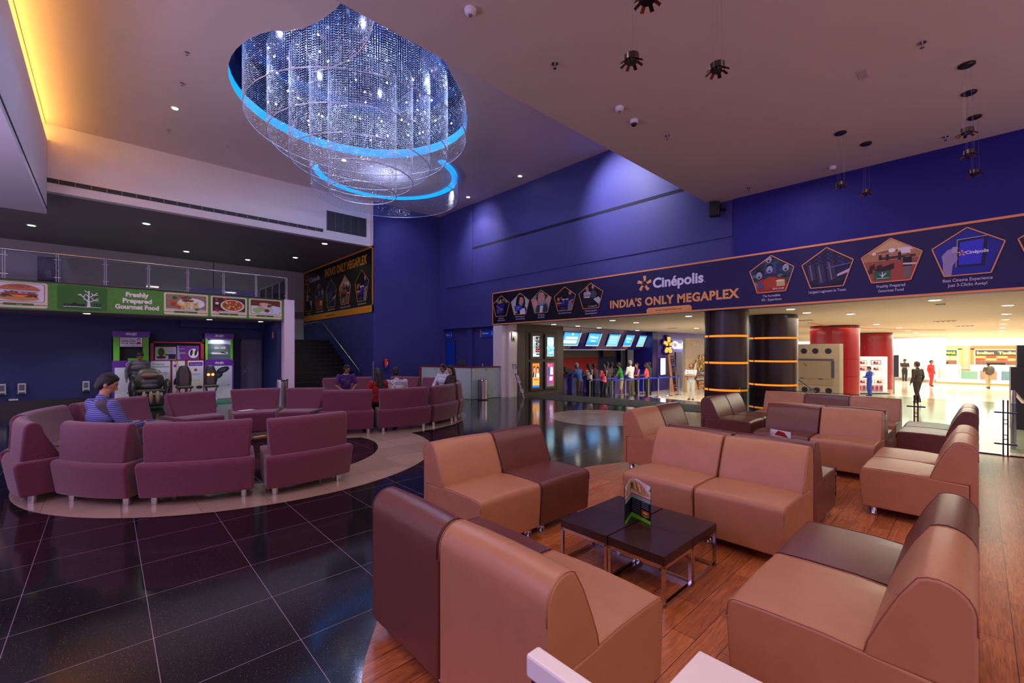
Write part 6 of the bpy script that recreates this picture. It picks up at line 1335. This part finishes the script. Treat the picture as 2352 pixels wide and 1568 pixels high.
def circ(c, r, a0=0, a1=360, n=120): return [(c[0] + r * math.cos(R(a0 + (a1 - a0) * i / n)), c[1] + r * math.sin(R(a0 + (a1 - a0) * i / n))) for i in range(n + 1)]
RIM = mat('crystal_rim', (225, 228, 250), .25, metal=.5)
for rr, zb, st, dz in ((2.13, 6.02, .044, .036), (1.74, 5.68, .044, .038), (1.37, 5.36, .042, .040), (1.01, 5.06, .038, .040), (.67, 4.78, .032, .040)):
    cu_ = curtain('crystal_curtain', circ(CC, rr), zb, 7.3, ch, dz + .004, .0082, st)
    MB().tube([(x, y, zb - .012) for x, y in circ(CC, rr, n=90)[:-1]], .010, 6, closed=True).build('rim_wire', RIM, cu_, smooth=180)
cu_ = curtain('crystal_curtain', circ(RC2, 2.03, -75, 165), 6.02, 6.62, ch, .038, .009, .036); MB().tube([(x, y, 6.01) for x, y in circ(RC2, 2.03, -75, 165, 60)], .007, 6).build('rim_wire', RIM, cu_)
pth = [(2.45, 7.35), (2.62, 7.05), (2.74, 6.7), (2.79, 6.35), (2.77, 6.0), (2.66, 5.6)]
cu_ = curtain('crystal_curtain', pth, 6.02, 7.2, ch, .040, .0085, .035); MB().tube([(x, y, 6.01) for x, y in pth], .009, 6).build('rim_wire', RIM, cu_)
cu_ = curtain('crystal_curtain', [(2.55, 5.7), (3.1, 5.95), (3.8, 6.25), (4.5, 6.7)], 6.3, 7.2, ch, .040, .0085, .04)
# spots in the recess
rn = random.Random(12); SPW = emis('chandelier_spot', (255, 250, 240), 26)
for i in range(40):
    a = rn.uniform(0, 6.28); q = 2.0 * math.sqrt(rn.random()); MB().ell((CC[0] + q * math.cos(a), CC[1] + q * math.sin(a), rn.uniform(6.5, 7.25)), (.016, .016, .016), 10, 6).build('spot_bulb', SPW, ch)
# ================================================================ people
SK = mat('skin_brown', (150, 98, 74), .5, bump=.05); SKL = mat('skin_light_brown', (186, 130, 104), .5); HB = mat('hair_black', (16, 11, 12), .45, noise=.4, nscale=60, bump=.6, bscale=160); HG = mat('hair_grey', (150, 146, 144), .6, bump=.5, bscale=160)
SHOE = mat('shoe_black', (20, 18, 20), .4)
def stripes(name, c1, c2, period, width, check=False):
    m = bpy.data.materials.new(name); m.use_nodes = True; nt = m.node_tree; b = nt.nodes['Principled BSDF']; L = nt.links.new
    tc = N(nt, 'ShaderNodeTexCoord'); s = N(nt, 'ShaderNodeSeparateXYZ'); L(tc.outputs['Object'], s.inputs[0]); outs = []
    for ax in (('Z', 'X', 'Y') if check else ('Z',)):
        d = N(nt, 'ShaderNodeMath', operation='DIVIDE'); L(s.outputs[ax], d.inputs[0]); d.inputs[1].default_value = period
        f = N(nt, 'ShaderNodeMath', operation='FRACT'); L(d.outputs[0], f.inputs[0]); g = N(nt, 'ShaderNodeMath', operation='LESS_THAN'); L(f.outputs[0], g.inputs[0]); g.inputs[1].default_value = width; outs.append(g.outputs[0])
    o = outs[0]
    for q in outs[1:]: k = N(nt, 'ShaderNodeMath', operation='MAXIMUM'); L(o, k.inputs[0]); L(q, k.inputs[1]); o = k.outputs[0]
    mx = N(nt, 'ShaderNodeMix', data_type='RGBA'); L(o, mx.inputs[0]); mx.inputs[6].default_value = lin(c1); mx.inputs[7].default_value = lin(c2); L(mx.outputs[2], b.inputs['Base Color']); b.inputs['Roughness'].default_value = .8
    return m
def person(label, x, y, z, face, H=1.40, shirt=None, pants=None, hair='short', skin=SK, lean=0, sit=False, arms='down', yaw=0, nod=0, sleeve='short', shorts=False, voxel=.016, hairm=HB, female=False, cap=None, stride=0, shoes=True, group=None, hands=False, skirt=False, fine=1.0):
    r = thing('person', label, 'person', (x, y, z), group); a = R(face); F = Vector((math.cos(a), math.sin(a), 0)); X = Vector((math.sin(a), -math.cos(a), 0)); Z = Vector((0, 0, 1)); O = Vector((x, y, z))
    def W(p): return O + X * p[0] * H + F * p[1] * H + Z * p[2] * H
    hipz = .52 if not sit else (.50 / H)
    L_ = R(lean)
    def T(p):  # torso frame point -> leaned
        dy, dz = p[1], p[2] - .52; return (p[0], dy * math.cos(L_) + dz * math.sin(L_), hipz + dz * math.cos(L_) - dy * math.sin(L_))
    sw = .114 if not female else .095
    sh = {s: T((s * sw * 1.12, -.005, .795)) for s in (-1, 1)}
    el, wr = {}, {}
    for s in (-1, 1):
        if arms == 'down': el[s] = T((s * (sw + .045), -.02, .63)); wr[s] = T((s * (sw + .045), .03, .49))
        elif arms == 'crossed': el[s] = T((s * (sw + .008), .06, .655)); wr[s] = T((-s * .05, .125, .67))
        elif arms == 'counter': el[s] = T((s * (sw + .055), .10, .66)); wr[s] = T((s * .05, .20, .68))
        elif arms == 'front': el[s] = T((s * (sw + .03), .04, .64)); wr[s] = T((s * .035, .17, .63))
        elif arms == 'phone': el[s] = T((s * (sw + .05), .06, .64)); wr[s] = T((s * .06, .22, .65))
        elif arms == 'chin': el[s] = T((s * (sw + .03), .06, .65)); wr[s] = T((s * .03, .13, .80)) if s > 0 else T((-.05, .14, .64))
        elif arms == 'knees': el[s] = T((s * (sw + .06), .06, .63)); wr[s] = T((s * .05, .20, .57))
    hd = T((0, .015, .93)); neck0 = T((0, -.005, .80)); neck1 = T((0, .005, .885))
    kn, an = {}, {}
    for s in (-1, 1):
        if sit: kn[s] = (s * .075, .245, hipz - .015); an[s] = (s * .075, .25, .05)
        else: st_ = stride * s; kn[s] = (s * .055, .012 + st_ * .5, .285); an[s] = (s * .05, -.012 + st_, .045 + (.03 if st_ < 0 else 0))
    hip = {s: (s * .05, 0, hipz - .01) for s in (-1, 1)}
    yw = a - R(yaw); nf = Vector((math.cos(yw), math.sin(yw), 0)); Hd = W(hd)
    pitch = R(nod + lean * .5); HX = Vector((math.sin(yw), -math.cos(yw), 0)); HF = (nf * math.cos(pitch) - Z * math.sin(pitch)); HZ = HX.cross(HF) ; HZ = HZ if HZ.z > 0 else -HZ
    def Wh(p): return Hd + HX * p[0] * H + HF * p[1] * H + HZ * p[2] * H
    Mh = Matrix((HX, HF, HZ)).transposed()
    b = MB()
    b.ell(Wh((0, 0, .008)), (.0445 * H, .054 * H, .056 * H), 16, 12, Mh).ell(Wh((0, .018, -.030)), (.033 * H, .034 * H, .034 * H), 14, 8, Mh)
    b.ell(Wh((0, .056, -.012)), (.009 * H, .013 * H, .013 * H), 8, 6, Mh).ell(Wh((0, .049, -.038)), (.016 * H, .008 * H, .006 * H), 8, 6, Mh)
    for s in (-1, 1): b.ell(Wh((s * .046, -.004, -.006)), (.007 * H, .012 * H, .017 * H), 8, 6, Mh)
    b.caps(W(neck0), W(neck1), .032 * H, .028 * H)
    # torso, one mass with limbs
    for p, rr in (((0, 0, .53), (.085, .062, .065)), ((0, 0, .61), (.075 if not female else .066, .055, .08)), ((0, .003, .71), (sw * .95, .062, .085)), ((0, -.004, .775), (sw * 1.12, .048, .045))):
        b.ell(W(T(p)), tuple(v * H for v in rr), 16, 10, Matrix((X, F * math.cos(L_) - Z * math.sin(L_), F * math.sin(L_) + Z * math.cos(L_))).transposed())
    for s in (-1, 1):
        b.caps(W(sh[s]), W(el[s]), .029 * H, .023 * H).caps(W(el[s]), W(wr[s]), .022 * H, .015 * H)
        d = (W(wr[s]) - W(el[s])).normalized(); pm = W(wr[s]) + d * .03 * H
        sd = d.cross(Z); sd = sd.normalized() if sd.length > .1 else X
        up_ = sd.cross(d)
        b.caps(W(wr[s]), pm, .014 * H, .017 * H)
        if hands:
            for i, ln in enumerate((.030, .036, .034, .027)):
                o_ = sd * (i - 1.5) * .0095 * H; q0 = pm + o_ + d * .010 * H; q1 = q0 + d * ln * .55 * H - up_ * .006 * H; q2 = q1 + d * ln * .45 * H - up_ * .014 * H
                b.caps(q0, q1, .0052 * H, .0048 * H, 8).caps(q1, q2, .0048 * H, .004 * H, 8)
            q0 = W(wr[s]) + d * .012 * H - sd * s * .016 * H; q1 = q0 + d * .022 * H - sd * s * .014 * H; b.caps(q0, q1, .0065 * H, .0055 * H, 8).caps(q1, q1 + d * .016 * H, .0055 * H, .005 * H, 8)
        else: b.caps(pm, pm + d * .035 * H, .014 * H, .009 * H)
        b.caps(W(hip[s]), W(kn[s]), .050 * H, .035 * H).caps(W(kn[s]), W(an[s]), .034 * H, .021 * H)
        ft = Vector(an[s]) + Vector((s * .008, .06, -.022)); b.caps(W((an[s][0], an[s][1] - .012, an[s][2] - .022)), W(ft), .020 * H, .017 * H)
    b.build('body', skin, r, remesh=voxel * .75, sm_it=2)
    # face details
    for s in (-1, 1):
        e = MB().ell(Wh((s * .017, .0475, .004)), (.007 * H, .0035 * H, .0035 * H), 8, 6, Mh).build('eye', mat('eye_white', (220, 214, 208), .3), r, smooth=180)
        MB().ell(Wh((s * .017, .0515, .004)), (.0035 * H, .003 * H, .0042 * H), 8, 6, Mh).build('iris', mat('iris_dark', (20, 12, 10), .2), e, smooth=180)
        MB().ell(Wh((s * .018, .049, .018)), (.012 * H, .004 * H, .0028 * H), 8, 5, Mh).build('eyebrow', HB, r)
    MB().ell(Wh((0, .0535, -.038)), (.013 * H, .005 * H, .0042 * H), 8, 6, Mh).build('lips', mat('lips', (140, 66, 62), .4), r, smooth=180)
    # hair
    if hair != 'bald':
        h = MB().ell(Wh((0, -.030, -.010)), (.047 * H, .036 * H, .046 * H), 14, 10, Mh).ell(Wh((0, -.012, .022)), (.052 * H, .056 * H, .056 * H), 18, 12, Mh).ell(Wh((0, .004, .052)), (.041 * H, .043 * H, .024 * H), 14, 8, Mh)
        if hair == 'long':
            h.ell(Wh((0, -.040, -.02)), (.050 * H, .034 * H, .07 * H), 14, 10, Mh); top = Wh((0, -.045, -.03)); bt = W(T((0, -.075, .70))); h.caps(top, bt, .045 * H, .028 * H, 14)
            for s in (-1, 1): h.caps(Wh((s * .045, -.01, .01)), W(T((s * .05, -.06, .76))), .018 * H, .014 * H)
        elif hair == 'short':
            rn = random.Random(int(x * 77)); 
            for i in range(int(22 * fine)): t = rn.uniform(0, 6.28); q = rn.uniform(0, .9); h.ell(Wh((.046 * q * math.cos(t), -.008 + .050 * q * math.sin(t), .026 + .048 * math.sqrt(max(0, 1 - q * q)))), (.013 * H, .013 * H, .010 * H), 8, 6, Mh)
            for s in (-1, 1): h.ell(Wh((s * .046, .004, .012)), (.007 * H, .012 * H, .018 * H), 8, 6, Mh)
        elif hair == 'bun': h.ell(Wh((0, -.066, .02)), (.026 * H, .022 * H, .026 * H), 12, 8, Mh)
        h.build('hair', hairm, r, remesh=voxel * .6, sm_it=2)
    if cap:
        c = MB().ell(Wh((0, -.004, .036)), (.054 * H, .060 * H, .042 * H), 18, 10, Mh).build('cap', mat('cap_navy', (24, 28, 44), .6), r, smooth=180)
        MB().ell(Wh((0, .062, .026)), (.036 * H, .034 * H, .006 * H), 14, 6, Mh).build('cap_peak', mat('cap_navy', (24, 28, 44), .6), c, smooth=180)
    # shirt
    s_ = MB(); Mt = Matrix((X, F * math.cos(L_) - Z * math.sin(L_), F * math.sin(L_) + Z * math.cos(L_))).transposed()
    for p, rr in (((0, 0, .535), (.096, .074, .065)), ((0, 0, .61), (.089 if not female else .078, .070, .085)), ((0, .003, .71), (sw * 1.08, .076, .088)), ((0, -.004, .782), (sw * 1.20, .058, .046))): s_.ell(W(T(p)), tuple(v * H for v in rr), 18, 12, Mt)
    for s in (-1, 1):
        if sleeve == 'long': s_.caps(W(sh[s]), W(el[s]), .038 * H, .031 * H).caps(W(el[s]), W(Vector(el[s]).lerp(Vector(wr[s]), .92)), .031 * H, .023 * H)
        elif sleeve == 'short': s_.caps(W(sh[s]), W(Vector(sh[s]).lerp(Vector(el[s]), .72)), .039 * H, .034 * H)
    s_.caps(W(T((0, -.008, .80))), W(T((0, -.006, .835))), .040 * H, .036 * H)
    s_.build('shirt', shirt, r, remesh=voxel * .8, sm_it=3)
    p_ = MB(); p_.ell(W((0, 0, hipz - .005)), (.094 * H, .070 * H, .062 * H), 16, 10, Matrix((X, F, Z)).transposed())
    for s in (-1, 1):
        p_.caps(W(hip[s]), W(kn[s]), .060 * H, .045 * H)
        if not shorts: p_.caps(W(kn[s]), W(Vector(an[s]) + Vector((0, 0, .01))), .044 * H, .034 * H)
        else: p_.caps(W(kn[s]), W(Vector(kn[s]) + Vector((0, 0, -.02))), .048 * H, .046 * H)
    p_.build('trousers' if not shorts else 'shorts', pants, r, remesh=voxel * .8, sm_it=2)
    if shoes:
        for s in (-1, 1):
            ft = Vector(an[s]) + Vector((s * .008, .065, -.028)); MB().caps(W((an[s][0], an[s][1] - .018, an[s][2] - .024)), W(ft), .024 * H, .020 * H).build('shoe', SHOE, r, smooth=180)
    r['hs'] = 0; del r['hs']
    return r, W, Wh, T
def cl(n, c): return mat('cloth_' + n, c, .85, bump=.15, bscale=120)
BLK = cl('black_trousers', (22, 20, 26)); DJ = cl('dark_jeans', (44, 54, 70)); KH = cl('khaki', (176, 156, 116)); KH2 = cl('dark_khaki', (92, 80, 64)); GBR = cl('grey_brown', (84, 70, 62)); WHC = cl('white_cotton', (186, 186, 186))
FL = -.36
person('grey-haired man in a blue polo shirt and dark shorts leaning on the ticket counter', 12.92, 10.15, FL, 90, 1.44, cl('blue_polo', (60, 104, 176)), KH2, hairm=HG, lean=14, arms='counter', shorts=True, group='people queueing at the ticket counter')
person('woman with long dark hair in a cream sleeveless top at the ticket counter', 13.50, 10.12, FL, 80, 1.40, cl('cream_top', (222, 210, 196)), BLK, 'long', SKL, lean=8, arms='counter', sleeve='none', female=True, group='people queueing at the ticket counter')
person('man in a dark maroon shirt between the cream top and the pink top', 14.05, 10.22, FL, 90, 1.38, cl('maroon_shirt', (74, 46, 62)), DJ, lean=10, arms='counter', sleeve='long', group='people queueing at the ticket counter')
person('woman in a pink T-shirt with a blue shoulder strap, seen from behind in the queue', 13.50, 9.50, FL, 85, 1.38, cl('pink_tee', (236, 100, 116)), BLK, 'long', female=True, arms='front', group='people queueing at the ticket counter')
person('man in a dark grey shirt just behind the woman in pink', 14.50, 9.98, FL, 70, 1.43, cl('charcoal_shirt', (66, 60, 60)), DJ, lean=6, arms='front', group='people queueing at the ticket counter')
person('man in a navy cap and dark shirt with his hand at his mouth', 15.06, 10.22, FL, 20, 1.40, cl('brown_grey_shirt', (88, 78, 74)), DJ, cap=True, arms='chin', lean=8, group='people queueing at the ticket counter')
person('man in a green polo shirt and khaki shorts in the queue', 15.12, 9.78, FL, 120, 1.42, cl('green_polo', (40, 130, 44)), KH, lean=10, arms='counter', shorts=True, group='people queueing at the ticket counter')
person('tall man in a white long-sleeved shirt with thinning grey hair in the queue', 15.55, 9.62, FL, 85, 1.48, cl('white_shirt', (222, 218, 214)), GBR, hairm=HG, arms='front', sleeve='long', lean=3, group='people queueing at the ticket counter')
person('woman in a purple sleeveless top with pinned-up hair in the queue', 16.02, 9.62, FL, 150, 1.36, cl('purple_top', (140, 36, 130)), DJ, 'bun', SKL, arms='front', sleeve='none', female=True, yaw=-10, group='people queueing at the ticket counter')
person('woman in a coral top with long dark hair at the right end of the queue', 16.10, 9.22, FL, 110, 1.39, cl('coral_top', (238, 84, 88)), BLK, 'long', SK, female=True, arms='front', group='people queueing at the ticket counter')
person('person in dark green behind the woman in coral', 16.76, 9.48, FL, 100, 1.40, cl('dark_green_top', (26, 60, 52)), BLK, arms='front', sleeve='long', group='people queueing at the ticket counter')
person('ticket clerk in a navy cap behind the left end of the counter', 12.75, 11.75, FL, -100, 1.30, cl('clerk_shirt', (40, 40, 56)), BLK, cap=True, arms='front', nod=20)
pg_, W, Wh, T = person('man in a white uniform with arms crossed, looking up, standing by the popcorn advertisement', 16.3, 7.48, FL, -175, 1.38, WHC, WHC, arms='crossed', nod=-28, yaw=-25, voxel=.011, hands=True)
person('security guard in a dark uniform and cap looking at papers near the white column', 36.3, 3.15, FL, -150, 1.36, cl('guard_shirt', (44, 44, 44)), cl('guard_trousers', (36, 36, 38)), cap=True, arms='front', nod=20, sleeve='short')
person('dark clothed person walking across the bright mall floor, nearer than the guard', 21.2, 1.5, FL, 60, 1.48, cl('walker_dark', (44, 36, 32)), cl('walker_black', (34, 26, 24)), arms='down', stride=.06, sleeve='long')
person('woman in a long red tunic with a dark bag walking near the food counters', 31.9, 1.72, FL, -120, 1.38, cl('red_tunic', (180, 40, 40)), cl('red_trousers', (206, 40, 36)), 'bun', arms='down', female=True, stride=.05, sleeve='long')
pb, W, Wh, T = person('man with a large dark backpack seen from behind in front of the atrium railing', 32.0, -.32, FL, 42, 1.30, cl('walker_shirt', (88, 80, 68)), cl('beige_trousers', (170, 150, 120)), arms='front', stride=.04)
MB().ell(W((0, -.10, .70)), (.20, .13, .22), 16, 10).build('backpack', mat('backpack', (84, 76, 66), .8), pb, smooth=180)
person('person in bright blue clothes standing in front of the photo panel', 23.2, 3.10, FL, 120, 1.22, cl('bright_blue', (24, 60, 160)), cl('bright_blue', (24, 60, 160)), 'short', arms='front', nod=15, sleeve='long')
person('attendant in a grey shirt bending over the back of the big massage chair', .62, 15.72, .05, -75, 1.45, cl('grey_shirt', (104, 96, 108)), cl('dark_trousers', (40, 38, 46)), arms='down', lean=18, nod=30, sleeve='long', yaw=-15, voxel=.012)
# seated people
SHS = stripes('striped_shirt', (118, 122, 190), (46, 46, 96), .02, .38)
pr, W, Wh, T = person('young man in a blue striped shirt reading his phone on the near purple sofa', -.06, 6.46, 0, 25, 1.56, SHS, DJ, 'short', SKL, lean=5, sit=True, arms='phone', nod=22, yaw=30, sleeve='long', voxel=.009, hands=True, fine=2)
MB().caps(W(T((.095, -.05, .80))), W(T((.12, .04, .70))), .055, .045).ell(W(T((.11, .0, .79))), (.06, .07, .05)).build('jacket_strap', mat('grey_strap', (90, 84, 96), .8), pr, remesh=.01, sm_it=2)
ph = W(T((0, .29, .66))); tag(MB().box(ph.x - .035, ph.x + .035, ph.y - .06, ph.y + .06, ph.z + .0, ph.z + .012, rot=R(-50)).build('phone', mat('phone_blue', (70, 90, 170), .3)), 'small phone held in both hands by the young man in the striped shirt', 'phone')
np_ = MB().box(ph.x + .06, ph.x + .42, ph.y - .02, ph.y + .2, .52, .535, rot=R(15)).build('magazine', mat('newspaper', (150, 150, 170), .7)); tag(np_, 'open magazine with a pink page on the reader\'s knees', 'magazine')
P = Paint((ph.x + .08, ph.y + .02, .536), (1, 0, 0), (0, 1, 0), .001); P.rect(0, 0, .1, .1, (206, 50, 110)).rect(.15, .02, .3, .04, (90, 90, 110)).rect(.15, .07, .3, .09, (90, 90, 110)); P.build('page_print', np_)
PT = cl('purple_tee', (74, 34, 106))
pp, W, Wh, T = person('man in glasses and a purple T-shirt on the far purple sofa, looking to the right', 4.44, 10.98, 0, -98, 1.40, PT, DJ, 'short', SK, lean=14, sit=True, arms='knees', yaw=-50, nod=12, voxel=.010)
MB().tube([tuple(W(T((.045 * math.cos(t), .006 + .05 * math.sin(t), .836)))) for t in [i * .524 for i in range(12)]], .008, 6, closed=True).build('collar', mat('white_collar', (214, 208, 220), .8), pp)
gl = MB()
for s in (-1, 1): gl.tube([tuple(Wh((s * .018 + .013 * math.cos(t), .056, .004 + .010 * math.sin(t)))) for t in [i * .628 for i in range(10)]], .0018, 5, closed=True)
gl.build('glasses', mat('black_frame', (24, 20, 20), .4), pp)
c0 = W(T((-.07, .105, .70))); u_ = (W(T((.07, .105, .70))) - c0).normalized(); v_ = (W(T((-.07, .085, .78))) - c0).normalized(); P = Paint(c0, u_, v_, .001)
for i in range(3): P.rect(.03, -.03 + i * .035, .16 - i * .015, -.024 + i * .035, (170, 150, 200))
P.build('shirt_print', pp)
person('woman with long black hair and red top on the far sofa, from behind', 3.88, 7.98, 0, 95, 1.38, cl('red_top', (150, 24, 30)), BLK, 'long', SKL, sit=True, arms='knees', nod=22, female=True, voxel=.011)
person('man in a black and white checked shirt on the far purple sofa, seen from behind', 4.28, 8.00, 0, 85, 1.40, stripes('checked_shirt', (26, 24, 32), (206, 206, 220), .035, .45, True), DJ, 'short', SK, sit=True, arms='knees', nod=8, yaw=25, voxel=.011)
person('man in a white top beside the long-haired woman at the sofa end', 6.05, 8.95, 0, 190, 1.42, cl('white_knit', (206, 202, 216)), DJ, 'short', SK, sit=True, arms='knees', yaw=10, nod=16, sleeve='long', voxel=.010)
person('woman with long dark brown hair leaning beside the bearded man on the far sofa', 5.93, 8.45, 0, 170, 1.38, cl('dark_brown_top', (60, 40, 44)), BLK, 'long', SKL, sit=True, arms='knees', yaw=-15, nod=16, female=True, voxel=.011, sleeve='long')
